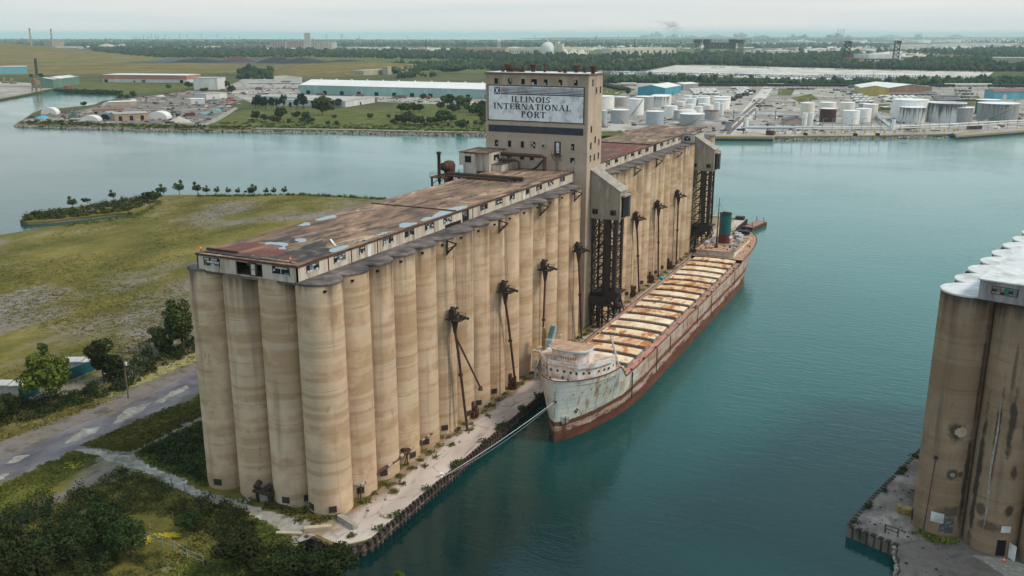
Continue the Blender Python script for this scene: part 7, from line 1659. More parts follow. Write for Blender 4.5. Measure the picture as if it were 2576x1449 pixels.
# trailers / road tankers, as copies
def vehicle(kind,col,label,group):
    t=thing(kind,label,{'tank_trailer':'trailer','truck':'truck','parked_car':'car'}[kind],(0,0,0),0,group)
    if kind=='tank_trailer':
        b=MB(); b.tube([(-6,0,2.2),(-5.6,0,2.2),(5.6,0,2.2),(6,0,2.2)],1.25,10); b.build('tank_barrel',col,t,world=False); b=MB(); b.box(-6,-1.1,.7,5,1.1,1.0)
        for x in (3.6,4.9,-4.4): b.tube([(x,-1.2,.5),(x,1.2,.5)],.5,8)
        b.build('chassis',m_rust2,t,world=False)
    elif kind=='truck':
        b=MB(); b.box(-2.5,-1.25,1,7,1.25,3.9); b.build('box_body',col,t,world=False); b=MB(); b.box(-5,-1.2,.7,-2.8,1.2,3.0); b.box(-5.3,-1.1,.7,-4.9,1.1,1.8); b.build('cab',col,t,world=False); b=MB()
        for x in (-4,3.5,5.5): b.tube([(x,-1.25,.5),(x,1.25,.5)],.5,8)
        b.build('wheel',m_black,t,world=False)
    else:
        b=MB(); b.add([(-2.2,-.9,.35),(2.2,-.9,.35),(2.2,.9,.35),(-2.2,.9,.35),(-2.2,-.9,.85),(2.2,-.9,.9),(2.2,.9,.9),(-2.2,.9,.85)],[(0,3,2,1),(4,5,6,7),(0,1,5,4),(1,2,6,5),(2,3,7,6),(3,0,4,7)])
        b.add([(-1.1,-.8,.9),(1.6,-.8,.9),(1.6,.8,.9),(-1.1,.8,.9),(-.5,-.7,1.45),(1.1,-.7,1.45),(1.1,.7,1.45),(-.5,.7,1.45)],[(4,5,6,7),(0,1,5,4),(1,2,6,5),(2,3,7,6),(3,0,4,7)]); b.build('car_body',col,t,world=False)
        b=MB()
        for x in (-1.4,1.4): b.tube([(x,-.93,.33),(x,.93,.33)],.33,8)
        b.build('wheel',m_black,t,world=False)
    return t
gT='parked trailers in the yards behind the tanks'
tw=vehicle('tank_trailer',MW['white'],'white tank trailer parked in the rows behind the tanks',gT); tw.location=tuple(P(1760,247,0)); g=random.Random(33)
cols={}
def scatter(proto,boxes,label,ang,jit=.15,sc=1.0,group=None,where=None):
    for bi,(x0,x1,y0,y1,nx,ny,sk) in enumerate(boxes):
        for i in range(nx):
            for j in range(ny):
                if g.random()<.12: continue
                x=x0+(x1-x0)*(i+.5)/nx+(j*sk)+g.uniform(-.8,.8); y=y0+(y1-y0)*(j+.5)/ny+g.uniform(-.3,.3)
                o=dup(proto,loc=P(x,y,.1),rotz=ang+g.uniform(-jit,jit),scale=sc,label='%s, %s in the %s row %s'%(label,ORD[i],ORD[ny-1-j],where[bi]))
                if group: o['group']=group
scatter(tw,[(1735,1800,226,240,5,4,3),(1840,1880,222,240,4,5,3),(2130,2170,234,262,4,5,6),(2208,2300,244,258,6,4,5)],'white tank trailer',1.2,group=gT,where=['just right of the blue warehouse','under the small grey shed','left of the yellow warehouse','above the largest white tank'])
tgm=vehicle('tank_trailer',MW['grey'],'grey tank trailer parked in the line before the brown warehouse','tank trailers before the brown warehouse'); tgm.location=tuple(P(2200,241,0))
scatter(tgm,[(2206,2350,234,242,9,2,2),(2350,2400,243,258,6,3,5)],'grey tank trailer',tl,where=['before the brown warehouse','right of the brown warehouse'],group='tank trailers before the brown warehouse')
scatter(tgm,[(1980,2060,222,228,6,1,0),(2098,2140,226,234,4,2,5),(2405,2440,226,258,4,4,3)],'grey tank trailer',.9,where=['below the teal tank car','left of the yellow warehouse wall','beside the right edge tank cars'],group='tank trailers in the right yards')
trw=vehicle('truck',MW['white'],'white truck parked in the big lot left of the teal warehouse','trucks in the lot left of the teal warehouse'); trw.location=tuple(P(640,222,0))
scatter(trw,[(605,750,203,225,13,5,4)],'white truck',.6,where=['of the big lot left of the teal warehouse'],group='trucks in the lot left of the teal warehouse')
trr=vehicle('truck',MW['brown'],'reddish truck parked in the big lot left of the teal warehouse','reddish trucks in the lot left of the teal warehouse'); trr.location=tuple(P(650,226,0))
scatter(trr,[(620,750,206,226,9,3,4)],'reddish truck',.6,where=['of the big lot left of the teal warehouse'],group='reddish trucks in the lot left of the teal warehouse')
for i,x in enumerate((803,905,1000,1010,1070,1175)):
    o=dup(trr,loc=P(x,np.interp(x,[755,1250],[240,254]),0),rotz=.1,label='dark truck, %s from the left before the doors of the long teal warehouse'%ORD[i]); o['group']='trucks before the teal warehouse'
# far parking lots: thousands of new cars, rows of low shapes
def carfield(pts,rows,per,seed,name='parked_cars'):
    g=np.random.default_rng(seed); A_,B_,C_,D_=[P(*p,0)[:2] for p in pts]; V=[];F=[];o=0; mi=[]
    for r in range(rows):
        f=(r+.5)/rows; a=A_+(D_-A_)*f; c=B_+(C_-B_)*f; u=(c-a)/np.hypot(*(c-a)); v=np.array([-u[1],u[0]])
        fill=False; bc=0
        for k in range(per):
            if k%9==0: fill=g.random()<.62; bc=int(g.integers(0,5))
            if not fill or g.random()<.08: continue
            p=a+(c-a)*(k+g.uniform(0,.3))/per; w_,l_,h_=2.1,5.2,1.8
            q=[p-u*w_/2-v*l_/2,p+u*w_/2-v*l_/2,p+u*w_/2+v*l_/2,p-u*w_/2+v*l_/2]; V+= [(*x,.1) for x in q]+[(*(p+(x-p)*.75),h_) for x in q]
            F+=[[o+4,o+5,o+6,o+7],[o,o+1,o+5,o+4],[o+1,o+2,o+6,o+5],[o+2,o+3,o+7,o+6],[o+3,o,o+4,o+7]]; m_=bc if g.random()<.7 else int(g.integers(0,5)); mi+=[m_]*5; o+=8
    ob=fast_mesh(name,V,F,[MW['white'],m_black,MW['grey'],flat('car_blue',(.08,.14,.24)),MW['dgrey']],mi=mi); ob['kind']='stuff'
carfield([(1530,180),(2440,200),(2440,204),(1500,186)],13,210,1); carfield([(1500,176),(1600,178),(1600,187),(1500,186)],14,36,2); carfield([(1790,168),(2480,181),(2480,183),(1790,170)],2,150,3); carfield([(2060,188),(2470,193),(2470,198),(2060,193)],8,60,4)
# floodlight masts
for i,(x,yb,yt,l) in enumerate([(1184,176,147,'tall floodlight mast behind the headhouse roof'),(1491,178,134,'tallest floodlight mast beside the car lots'),(1662,170,150,'floodlight mast at the left corner of the far car lot'),(2196,205,155,'thin floodlight mast among the trees before the bridge'),(2545,206,172,'floodlight mast at the right edge trees'),(1663+272,178,155,'floodlight mast in the middle of the car lot'),(2560,176,146,'pale mast above the trees at the right edge'),(1520,204,180,'low pole behind the tanks')]):
    if i==0: x=1184
    p=P(x,yb,0); hh=zat(p[0],p[1],yt); b=MB(); b.beam(p,(p[0],p[1],hh),hh*.012+.25); b.box(p[0]-2.5,p[1]-.5,hh-.6,p[0]+2.5,p[1]+.5,hh+.6); o=b.build('floodlight_mast',MW['grey']); tag(o,l,'light mast')

# ---- far landmarks
p=P(760,126,0)
def farsilos(x0,x1,yb,yt,n,mat,label,name='grain_silos'):
    a=P(x0,yb,0);c=P(x1,yb,0); h=zat(a[0],a[1],yt); t=thing(name,label,'grain elevator',a); d=(c-a)[:2]
    for i in range(n): q=a[:2]+d*(i+.5)/n; r=np.hypot(*d)/n/2; bb=MB(); bb.lathe(q[0],q[1],[(r,0),(r,h)],12); bb.build('silo',mat,t)
    bb=MB(); bb.obox(a[:2]+np.array([0,r]),d,(0,30),h*1.05,0); bb.obox(a[:2]+np.array([0,-r*.5]),d,(0,30),h*.08,h); bb.build('headhouse_block',mat,t); return t
m_fsilo=M('far_silo_pink',(.36,.27,.25),(.3,.23,.21),.02); m_fsilo2=M('far_silo_pale',(.46,.42,.38),(.4,.36,.33),.02)
farsilos(681,722,123,105,6,m_fsilo,'far pinkish grain silos, left block'); farsilos(723,767,125,105,7,m_fsilo,'far pinkish grain silos, middle block beside the tower'); farsilos(783,837,127,107,9,m_fsilo2,'far pale grain silos right of the tower')
bldg('silo_tower','tall slim concrete tower in the middle of the far grain silos',(767,125),(782,125),83,14,m_fsilo2,m_fsilo2,cat='tower')
for x,w_,l in ((672,20,'white conical roof in front of the far silos, left'),(738,22,'white conical roof in front of the far silos, right'),(683,28,'greenish conical roof below the far silos')): pile(x,127,119,w_,'cone_roof',l,MW['white'],'conical roof',.9)
p=P(1255,131,0); h=zat(p[0],p[1],98); t=thing('water_tower','white water tower on legs above the salmon warehouse','water tower',p); b=MB(); R_=4.2*mpp(p)
for k in range(6): a=k*pi/3; b.beam((p[0]+R_*1.4*cos(a),p[1]+R_*1.4*sin(a),0),(p[0]+R_*cos(a),p[1]+R_*sin(a),h*.72),R_*.22)
b.tube([(p[0],p[1],0),(p[0],p[1],h*.7)],R_*.3,8); b.build('leg_frame',MW['white'],t); b=MB(); b.lathe(p[0],p[1],[(.1,h*.66),(R_*1.2,h*.76),(R_*1.2,h*.9),(R_*.7,h*.98),(.1,h)],16); b.build('tank',MW['white'],t,smooth=True)
p=P(1378,136,0); k=mpp(p); t=thing('white_dome','white spherical storage dome with a lift column beside it','dome',p); b=MB(); r=19*k; b.lathe(p[0],p[1],[(r*.98,0),(r,r*.5),(r*.93,r*.95),(r*.7,r*1.3),(r*.35,r*1.5),(.1,r*1.57)],24); b.build('dome_shell',MW['white'],t,smooth=True); b=MB(); b.box(p[0]-2*k,p[1],r*1.5,p[0]+2*k,p[1]+5,r*1.9); b.build('lantern',MW['white'],t)
b=MB(); b.box(p[0]+20*k,p[1],0,p[0]+27*k,p[1]+20,30*k); b.box(p[0]+28*k,p[1],0,p[0]+39*k,p[1]+20,26*k); b.build('silo_block',MW['cream'],t)
for x,w_,l in ((1426,30,'cream conical storage roof left one beside the dome'),(1448,32,'cream conical storage roof, middle one beside the dome'),(1469,30,'cream conical storage roof, right one beside the dome')): pile(x-6,138,122,w_,'cone_roof',l,MW['cream'],'conical roof',.9)
for (xb,xt,yt,l) in ((80,73.5,71,'left leaning tall chimney of the far power station'),(133,126,73,'right tall chimney of the far power station')):
    p=P(xb,119,0); hh=zat(p[0],p[1],yt); b=MB(); b.tube([(p[0],p[1],0),(p[0],p[1],hh)],2.6*mpp(p),10,r2=1.6*mpp(p)); b.lathe(p[0],p[1],[(1.8*mpp(p),hh*.9),(1.8*mpp(p),hh)],10,1); o=b.build('chimney',[MW['tan'],m_black]); tag(o,l,'chimney')
for x,yb,yt,w_,l in ((1072,128,99,1.6,'thin black chimney left of the other one beyond the woods'),(1141/1+454,128,98,1.6,'thin black chimney among the far works'),(1178-8,127,104,1.3,'thin dark chimney beyond the woods near the salmon warehouse'),(1534/1-36,104,92,1.2,'hazy thin stack near the lake horizon')):
    p=P(x,yb,0); hh=zat(p[0],p[1],yt); b=MB(); b.tube([(p[0],p[1],0),(p[0],p[1],hh)],w_*mpp(p),8,r2=w_*.7*mpp(p)); o=b.build('chimney',m_rust2); tag(o,l,'chimney')
# lift bridges
def truss(b,a,c,h,n,w_,dep=8):
    a=np.array(a,float);c=np.array(c,float)
    for off in (0,dep):
        o=np.array([0,off,0]); b.beam(a+o,c+o,w_); b.beam(a+o+[0,0,h],c+o+[0,0,h],w_)
        for i in range(n):
            p0=a+(c-a)*i/n+o;p1=a+(c-a)*(i+1)/n+o; b.beam(p0,p1+[0,0,h],w_*.7) if i%2 else b.beam(p0+[0,0,h],p1,w_*.7); b.beam(p1,p1+[0,0,h],w_*.6)
def ltower(b,p,wd,h,w_,dep=10,n=5,lean=0):
    for dx in (-wd/2,wd/2):
        for dy in (0,dep): b.beam((p[0]+dx,p[1]+dy,0),(p[0]+dx*.8+lean,p[1]+dy,h),w_)
    for i in range(n):
        z0,z1=h*i/n,h*(i+1)/n
        for dy in (0,dep): b.beam((p[0]-wd/2,p[1]+dy,z0),(p[0]+wd/2,p[1]+dy,z1),w_*.6); b.beam((p[0]+wd/2,p[1]+dy,z0),(p[0]-wd/2,p[1]+dy,z1),w_*.6); b.beam((p[0]-wd/2,p[1]+dy,z1),(p[0]+wd/2,p[1]+dy,z1),w_*.6)
t=thing('lift_bridge','pair of dark lift bridges with heavy black tower tops, left of the two bridge sites','bridge',P(1806,138,0)); b=MB(); k=mpp(P(1806,138,0))
hs_=[(1752,98),(1775,98),(1840,98),(1860,99)]
for x,yt in hs_:
    p=P(x,138,0); hh=zat(p[0],p[1],yt+6); ltower(b,p,11*k,hh,1.3*k*.8,dep=25); c2=MB(); c2.box(p[0]-8*k,p[1]-3,hh-4*k,p[0]+8*k,p[1]+28,hh+5*k); c2.build('counterweight_top',m_rust2,t)
a=P(1768,138,0);c=P(1846,138,0); zz=zat(a[0],a[1],121); truss(b,(a[0],a[1],zz),(c[0],c[1],zz),12*k,10,3.2*k,dep=20); b.build('lattice_frame',m_rust2,t)
t=thing('lift_bridge','dark lift bridge with two slim leaning towers, right one','bridge',P(2190,166,0)); b=MB(); k=mpp(P(2190,166,0))
for x,yt,ln in ((2125,104,6),(2250,103,4)):
    p=P(x,163,0); hh=zat(p[0],p[1],yt); ltower(b,p,15*k,hh,1.6*k,dep=14,n=6,lean=ln*k*.6); c2=MB(); c2.box(p[0]-4*k+ln*k,p[1]-2,hh-6*k,p[0]+7*k+ln*k,p[1]+16,hh); c2.build('sheave_house',m_rust2,t)
a=P(2112,163,0);c=P(2256,163,0); zz=zat(a[0],a[1],161); truss(b,(a[0],a[1],zz),(c[0],c[1],zz),12*k,14,2.6*k,dep=14); b.build('lattice_frame',m_rust2,t)
# pylons on the skyline
def pylon(x,yb,yt,label,first=None,gr='electricity pylons on the skyline'):
    p=P(x,yb,0); hh=zat(p[0],p[1],yt); t=thing('electricity_pylon',label,'pylon',p,0,gr); s_=hh; b=MB()
    w_=max(.35*mpp(p),.6)
    for dx in (-1,1): b.beam((p[0]+dx*s_*.10,p[1],0),(p[0]+dx*s_*.012,p[1],hh),w_)
    for z in (.65,.8,.92): b.beam((p[0]-s_*.16,p[1],hh*z),(p[0]+s_*.16,p[1],hh*z),w_)
    b.build('lattice_mast',MW['grey'],t)
g=random.Random(5)
for i_,x in enumerate([338,344,352,362,374,382,393,400,417,427,453,472,508,519,548,566,583,603,705,720,822,859,862,905,1025,1345,1500,1555]+[1693,1715,1930,2127,2140]): pylon(x,104+g.uniform(-1,3),g.uniform(84,93),'thin electricity pylon, %s from the left on the hazy skyline'%ORD[i_])
# steelworks on the horizon
m_haz=M('dark_works',(.10,.10,.10),(.16,.15,.15),.01)
def works(x,yb,yt,w_,label): 
    p=P(x,yb,0); k=mpp(p); hh=zat(p[0],p[1],yt); t=thing('steelworks_block',label,'steelworks',p); b=MB(); g=random.Random(x)
    for i in range(6): xx=(i/6-.5)*w_*k; f=g.uniform(.35,.8) if i!=3 else 1.0; b.box(p[0]+xx,p[1],0,p[0]+xx+w_*k/6*g.uniform(.6,1.05),p[1]+200,hh*f)
    b.build('mill_halls',m_haz,t); b=MB()
    for i in range(4): xx=g.uniform(-.5,.5)*w_*k; b.beam((p[0]+xx,p[1],0),(p[0]+xx,p[1],hh*g.uniform(.8,1.15)),max(4,.6*k))
    b.build('stack',m_haz,t)
for a in [(1648,93,80,36,'hazy blast furnace under the smoke plume'),(1690,94,87,30,'hazy works right of the blast furnace'),(1620,94,88,20,'hazy low works left of the blast furnace'),(1735,94,88,28,'hazy works between the furnace and the mound'),(1860,95,82,30,'hazy tall works above the left lift bridge'),(1915,96,88,40,'hazy works in the middle of the right skyline'),(1990,97,86,24,'hazy refinery columns left of the two chimneys'),(2020,97,86,22,'hazy refinery columns nearer the chimneys'),(2100,98,83,40,'hazy works with a bright tall block'),(2085,98,87,20,'dark hazy works left of the bright block'),(2310,96,84,20,'hazy cooling structure toward the right'),(2130,97,89,16,'hazy works right of the bright block')]: works(*a)
for ci,x in enumerate((2107,2114,2121)):
    p=P(x,95,0); hh=zat(p[0],p[1],73); b=MB(); b.tube([(p[0],p[1],0),(p[0],p[1],hh)],1.2*mpp(p),8); o=b.build('chimney',MW['grey']); tag(o,'%s pale chimney of the close trio on the right skyline'%['left','middle','right'][ci],'chimney','trio of pale chimneys on the skyline')
for x,w_,yt,l in ((1800,80,87,'hazy round-topped mound on the right skyline'),(2240,90,88,'hazy broad mound right of the trio of chimneys'),(2405,60,86,'hazy flat-topped mound near the right edge')):
    o=pile(x,95,yt,w_,'hill',l,m_haz,'hill',1.5,x); o['kind']='structure'; del o['category']
S('far_lake_shore',[(1300,97),(1400,94.3),(1640,93),(1640,95),(1420,97.5)],1.0,m_leaff)

# ---- woods -----------------------------------------------------------------------
m_dry2=m_leaff
def ico_unit():
    import bmesh
    bm=bmesh.new(); bmesh.ops.create_icosphere(bm,subdivisions=2,radius=1); V=np.array([v.co[:] for v in bm.verts]); F=np.array([[v.index for v in f.verts] for f in bm.faces]); bm.free(); return V,F
IV,IF=ico_unit()
def woods(name,bands,n,hm,seed,mat=m_leaff,rpx=None):
    """band: polygon in photo ground positions; trees scattered evenly as seen; each a lumpy crown"""
    g=np.random.default_rng(seed); Vs=[];Fs=[];o=0
    polys=[np.array(b_) for b_ in bands]; ar=[]
    for pl in polys: x,y=pl[:,0],pl[:,1]; ar.append(abs(np.dot(x,np.roll(y,1))-np.dot(y,np.roll(x,1)))/2)
    ar=np.array(ar)/sum(ar)
    def inside(pl,x,y):
        c=False;j=len(pl)-1
        for i in range(len(pl)):
            if (pl[i][1]>y)!=(pl[j][1]>y) and x<(pl[j][0]-pl[i][0])*(y-pl[i][1])/(pl[j][1]-pl[i][1])+pl[i][0]: c=not c
            j=i
        return c
    for _ in range(n):
        pl=polys[g.choice(len(polys),p=ar)]
        for _k in range(60):
            x=g.uniform(pl[:,0].min(),pl[:,0].max());y=g.uniform(pl[:,1].min(),pl[:,1].max())
            if inside(pl,x,y): break
        p=P(x,y,0); h=hm*g.uniform(.5,1.2)*(1.5 if g.random()<.12 else 1); r=max(h*.42,1.9*mpp(p))*g.uniform(.8,1.3)
        w_=1+.30*g.normal(size=(len(IV),1))*.9; V=IV*np.clip(w_,.55,1.6)*np.array([r,r,h*.52])+np.array([p[0],p[1],h*.5]); Vs.append(V); Fs.append(IF+o); o+=len(IV)
    ob=fast_mesh(name,np.concatenate(Vs),np.concatenate(Fs),mat); ob['kind']='stuff'; return ob
woods('woodland',[[(920,172),(1000,160),(1200,153),(1240,156),(1240,176),(1100,176),(1000,186)],[(1500,212),(1500,199),(1640,200),(1800,203),(1960,208),(2100,209),(2100,217),(1900,214),(1700,210),(1560,210)],[(2100,209),(2300,208),(2400,207),(2560,203),(2700,203),(2700,218),(2360,216),(2130,218)]],1500,7.5,1)
woods('woodland',[[(600,182),(650,178),(690,186),(690,204),(620,206),(595,198)],[(1000,192),(1040,188),(1100,190),(1090,196),(1000,198)]],90,9,2)
woods('woodland',[[(460,130),(640,126),(800,128),(1000,131),(1180,138),(1240,140),(1240,152),(1000,148),(800,144),(640,145),(460,145),(380,146),(230,128),(250,122),(400,124)],[(1240,140),(1400,141),(1500,146),(1560,154),(1500,162),(1400,160),(1240,158)],[(1550,170),(1620,160),(1700,150),(1800,152),(1990,158),(2100,160),(2200,166),(2300,164),(2500,168),(2640,168),(2640,180),(2500,180),(2300,177),(2000,170),(1790,163),(1700,163),(1600,180),(1500,180),(1500,168)],[(1240,162),(1450,172),(1500,172),(1500,184),(1240,180)],[(1690,140),(1800,136),(1990,142),(2120,150),(2110,158),(1900,156),(1700,150)],[(1700,144),(1560,140),(1480,146),(1560,150)],[(200,120),(560,122),(690,127),(850,128),(1180,131),(1240,134),(1240,142),(800,137),(380,138)]],5600,12.5,3)
woods('woodland',[[(0,102),(300,106),(600,106),(1000,107),(1300,108),(1600,110),(1760,112),(1760,121),(1500,119),(1200,118),(900,118),(840,117),(660,113),(330,119),(180,118),(0,116),(-200,116),(-200,102)],[(2160,134),(2300,128),(2576,120),(2700,122),(2700,146),(2400,140),(2260,134)],[(1980,136),(2120,134),(2190,140),(2180,156),(2060,152),(1990,148)],[(2330,152),(2500,148),(2500,160),(2330,160)],[(1870,112),(2100,108),(2250,112),(2250,122),(2100,122),(1960,124),(1870,120)],[(2400,104),(2576,98),(2640,100),(2640,110),(2450,110)]],5200,13,4)
woods('woodland',[[(0,99.5),(400,100),(800,101),(1300,102),(1500,101),(1700,98),(1850,97),(2100,97),(2300,96),(2576,94),(2700,94),(2700,99),(2300,102),(1900,106),(1500,106),(1000,105),(400,104),(0,103)]],1300,14,5)
# individual field trees of the meadow
ft=tree_proto('meadow_tree','round dark-green tree in the middle of the far meadow','tree',9,4.2,420,11,.75,81,m_leaf,.05,group='trees dotted over the far meadow')
fc=tree_proto('poplar_tree','narrow dark poplar, second in the row before the low white warehouse','tree',14,3.2,420,12,.75,82,m_leaff,.03,group='poplars in front of the low white warehouse')
put(fc,650,274,40,first=True,base_h=14)
for i,(x,h_) in enumerate([(642,34),(660,28),(668,36),(684,34),(697,32),(713,42),(731,20),(746,30),(762,45),(765,38)]): put(fc,x,275,h_,'narrow dark poplar, %s in the row before the low white warehouse'%['leftmost','third','fourth','fifth','sixth','seventh','eighth','ninth','tenth','last'][i],base_h=14,group='poplars in front of the low white warehouse')
put(ft,812,290,52,'large round tree standing highest on the left of the meadow',first=True,base_h=9)
put(ft,818,270,34,'tree with a ragged crown just behind the large meadow tree',base_h=9); put(ft,848,270,26,'thin bright tree before the white warehouse wall',base_h=9)
mt=[(645,302,26),(665,305,20),(690,310,22),(700,308,16),(706,300,34),(728,311,14),(745,298,20),(760,309,16),(770,305,26),(775,312,14),(786,308,13),(824,316,13),(847,317,15),(841,299,12),(932,300,17),(978,298,12),(1010,282,22),(1025,284,28),(1040,282,26),(1055,282,22),(990,314,16),(1003,310,24),(1018,314,28),(1030,312,34),(1045,316,30),(1060,314,24),(1083,314,22),(1095,312,20),(1110,312,38),(1118,306,30),(1135,309,26),(1108,276,22),(1126,268,34),(1140,284,26),(1150,280,20),(1165,275,38),(1180,283,26),(1190,290,22),(1200,290,30),(1207,284,34),(1215,302,26),(1219,312,24),(1225,292,30),(1232,304,26),(1170,318,20),(1160,326,26),(1100,320,12),(1070,319,12),(1128,318,10),(1195,316,14),(1210,318,14),(1065,250,16),(880,250,10),(1120,252,14)]
mtz=[(720,'in the left end clump'),(800,'beside the large meadow tree'),(985,'in the open middle'),(1062,'in the thicket\'s left half'),(1125,'in the thicket\'s right half'),(1180,'right of the thicket'),(1300,'against the headhouse')]
mt.sort(); cnt={}
for x,y,h_ in mt:
    z_=[w_ for lim,w_ in mtz if x<=lim][0]; cnt[z_]=cnt.get(z_,0)+1
    put(ft,x,y,h_*1.08,'%s meadow tree, %s from the left %s'%('tall' if h_>28 else 'middling' if h_>17 else 'low',ORD[cnt[z_]-1],z_),base_h=9,group='trees dotted over the far meadow')
for x,y,h_,l in ((211,268,15,'lone bush on the north shore of the peninsula'),(305,246,12,'bush on the inlet shore, left one'),(335,246,20,'bushy tree on the inlet shore'),(320,250,14,'bush beside the bushy tree on the inlet shore'),(475,222,20,'small tree against the tall white warehouse'),(568,222,22,'dark tree before the right wall of the tall white warehouse'),(582,236,26,'dark tree right of the tall white warehouse'),(517,232,14,'bush left of the white box buildings'),(362,208,9,'small round tree before the salmon warehouse'),(338,208,6,'tiny bush before the salmon warehouse'),(425,224,14,'small tree on the grass beyond the inlet'),(508,232,12,'bush by the scrap yard'),(1580,206+32,14,'bush at the left side of the blue warehouse'),(2222,236,14,'dark tree between the yellow and brown warehouses'),(1690,238,7,'small tree before the blue warehouse'),(2440,226,8,'tree beside the white tank cars'),(104,196,14,'dark bushy tree under the derrick mast'),(80,196,12,'dark bush behind the orange crane')):
    put(ft,x,y,h_,l,base_h=9,group='single trees around the far yards')
shrub_mass('shore_bushes',[(140,226),(220,229),(307,232),(307,236),(220,234),(140,230)],m_leaff,120,1.5,3.5,.8,91,perp=8,clump=3)
shrub_mass('shore_bushes',[(50,311),(64,305),(160,306),(250,311),(375,314),(500,317),(640,319),(640,326),(500,324),(375,322),(250,318),(125,315)],m_leaf,260,.6,1.8,.6,92,perp=7,clump=2.4)
shrub_mass('shore_bushes',[(644,318),(894,322),(1094,327),(1219,329),(1219,332),(1094,330),(894,325),(644,321)],m_leaf,200,.6,1.6,.6,93,perp=6,clump=2.4)
shrub_mass('shore_bushes',[(540,312),(644,300),(700,306),(900,312),(1219,318),(1219,326),(900,320),(644,318)],m_leaf,160,.4,1.3,.6,94,perp=6,clump=3)
# ---- haze and smoke
b=MB(); b.box(-41000,-2900,WZ-1.0-3.5,41000,41500,135)
hz=NT('haze_air'); hz.t.nodes.remove(hz.b); pv=hz.n('ShaderNodeVolumePrincipled'); pv.inputs['Color'].default_value=(.66,.875,.92,1); pv.inputs['Density'].default_value=HAZE; pv.inputs['Anisotropy'].default_value=0.0
hz.l(pv.outputs[0],hz.t.nodes['Material Output'].inputs['Volume']); o=b.build('haze',hz.m); o['kind']='stuff'
p=P(1680,93,0); k=mpp(p); b=MB(); b.box(p[0]-60*k,p[1],2*k,p[0]+45*k,p[1]+1200,44*k)
sm=NT('smoke'); sm.t.nodes.remove(sm.b); pv=sm.n('ShaderNodeVolumePrincipled'); pv.inputs['Color'].default_value=(.35,.38,.42,1)
tcg=sm.co(kind='Generated'); n1=sm.noise(sm.co((2.6,1,2.2),'Generated'),1.6,5,.6,1.0); sp=sm.n('ShaderNodeSeparateXYZ'); sm.l(tcg,sp.inputs[0])
# a leaning plume: dense near its foot on the right, drifting up and left
cx=sm.math('SUBTRACT',.68,sm.math('MULTIPLY',sm.math('POWER',sp.outputs[2],1.6),.42)); d=sm.math('ABSOLUTE',sm.math('SUBTRACT',sp.outputs[0],cx)); wd=sm.math('ADD',.06,sm.math('MULTIPLY',sp.outputs[2],.30))
f=sm.math('MAXIMUM',sm.math('SUBTRACT',1.0,sm.math('DIVIDE',d,wd)),0.0); f=sm.math('MULTIPLY',f,sm.ramp(n1,[(.45,0.0),(.65,1.0)])); ez=sm.ramp(sp.outputs[2],[(0.0,1.0),(.55,.7),(.95,0.0)]); f=sm.math('MULTIPLY',f,ez)
ey=sm.ramp(sp.outputs[1],[(0,0.0),(.3,1.0),(.7,1.0),(1,0.0)]); f=sm.math('MULTIPLY',f,ey)
sm.l(sm.math('MULTIPLY',f,.008),pv.inputs['Density']); sm.l(pv.outputs[0],sm.t.nodes['Material Output'].inputs['Volume']); o=b.build('smoke_plume',sm.m); o['kind']='stuff'

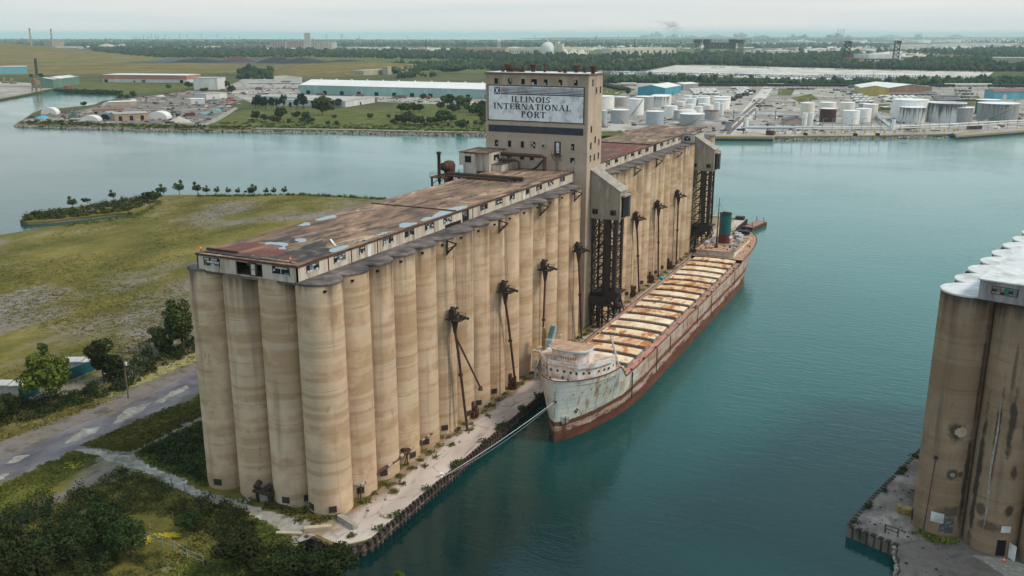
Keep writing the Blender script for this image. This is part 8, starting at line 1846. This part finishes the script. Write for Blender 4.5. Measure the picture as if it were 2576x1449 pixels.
def clutter(name,pts,n,seed,mats,h=(.4,2.2),w_=(.8,5)):
    g=np.random.default_rng(seed); pl=np.array(pts,float); V=[];F=[];mi=[];o=0
    while o<8*n:
        x=g.uniform(pl[:,0].min(),pl[:,0].max());y=g.uniform(pl[:,1].min(),pl[:,1].max()); c=False;j=len(pl)-1
        for i in range(len(pl)):
            if (pl[i][1]>y)!=(pl[j][1]>y) and x<(pl[j][0]-pl[i][0])*(y-pl[i][1])/(pl[j][1]-pl[i][1])+pl[i][0]: c=not c
            j=i
        if not c: continue
        p=P(x,y,0)[:2]; a=g.uniform(0,3.14) if g.random()<.5 else .35; u=np.array([cos(a),sin(a)]); v=np.array([-u[1],u[0]]); W_,D_,H_=g.uniform(*w_)*g.uniform(.5,2.2),g.uniform(*w_)*.5,g.uniform(*h)*g.uniform(.3,1)
        q=[p-u*W_/2-v*D_/2,p+u*W_/2-v*D_/2,p+u*W_/2+v*D_/2,p-u*W_/2+v*D_/2]; V+=[(*k,.05) for k in q]+[(*(p+(k-p)*g.uniform(.7,1)),H_) for k in q]
        F+=[[o+4,o+5,o+6,o+7],[o,o+1,o+5,o+4],[o+1,o+2,o+6,o+5],[o+2,o+3,o+7,o+6],[o+3,o,o+4,o+7]]; mi+=[int(g.integers(0,len(mats)))]*5; o+=8
    ob=fast_mesh(name,V,F,mats,mi=mi); ob['kind']='stuff'
CM=[MW['grey'],m_rust,m_black,MW['white'],MW['tan'],m_dirt,MW['dgrey'],m_rust2]
clutter('yard_debris',[(1500,335),(1500,225),(1700,228),(1950,215),(2576,220),(2576,318),(2400,332),(2180,334),(1950,337)],1000,1,CM)
clutter('yard_debris',[(70,306),(110,290),(225,274),(300,252),(420,238),(600,234),(600,262),(540,300),(480,318),(250,308)],380,2,[MW['grey'],m_rust,m_black,m_black,MW['tan'],m_dirt,MW['dgrey'],m_rust2])
clutter('yard_debris',[(600,236),(760,205),(760,240),(1240,254),(1240,264),(960,256),(640,246)],260,3,CM)
clutter('town_roofs',[(1860,126),(2030,120),(2576,108),(2576,120),(2300,134),(2400,146),(2100,142)],500,4,[MW['white'],MW['cream'],MW['grey'],MW['brown']],h=(4,12),w_=(15,60))
clutter('town_roofs',[(600,118),(700,118),(1180,122),(1500,116),(1900,110),(1900,120),(1500,128),(1180,130),(900,128)],380,5,[MW['white'],MW['cream'],MW['grey'],MW['brown'],MW['tan']],h=(4,11),w_=(15,50))
clutter('town_roofs',[(1880,104),(2576,96),(2576,106),(1900,112)],400,6,[MW['white'],MW['cream'],MW['grey'],MW['tan']],h=(6,20),w_=(30,120))
clutter('town_roofs',[(140,118),(330,119),(560,119),(560,122),(330,123),(150,121)],110,7,[MW['white'],MW['cream'],MW['grey'],MW['brown']],h=(4,9),w_=(12,40))
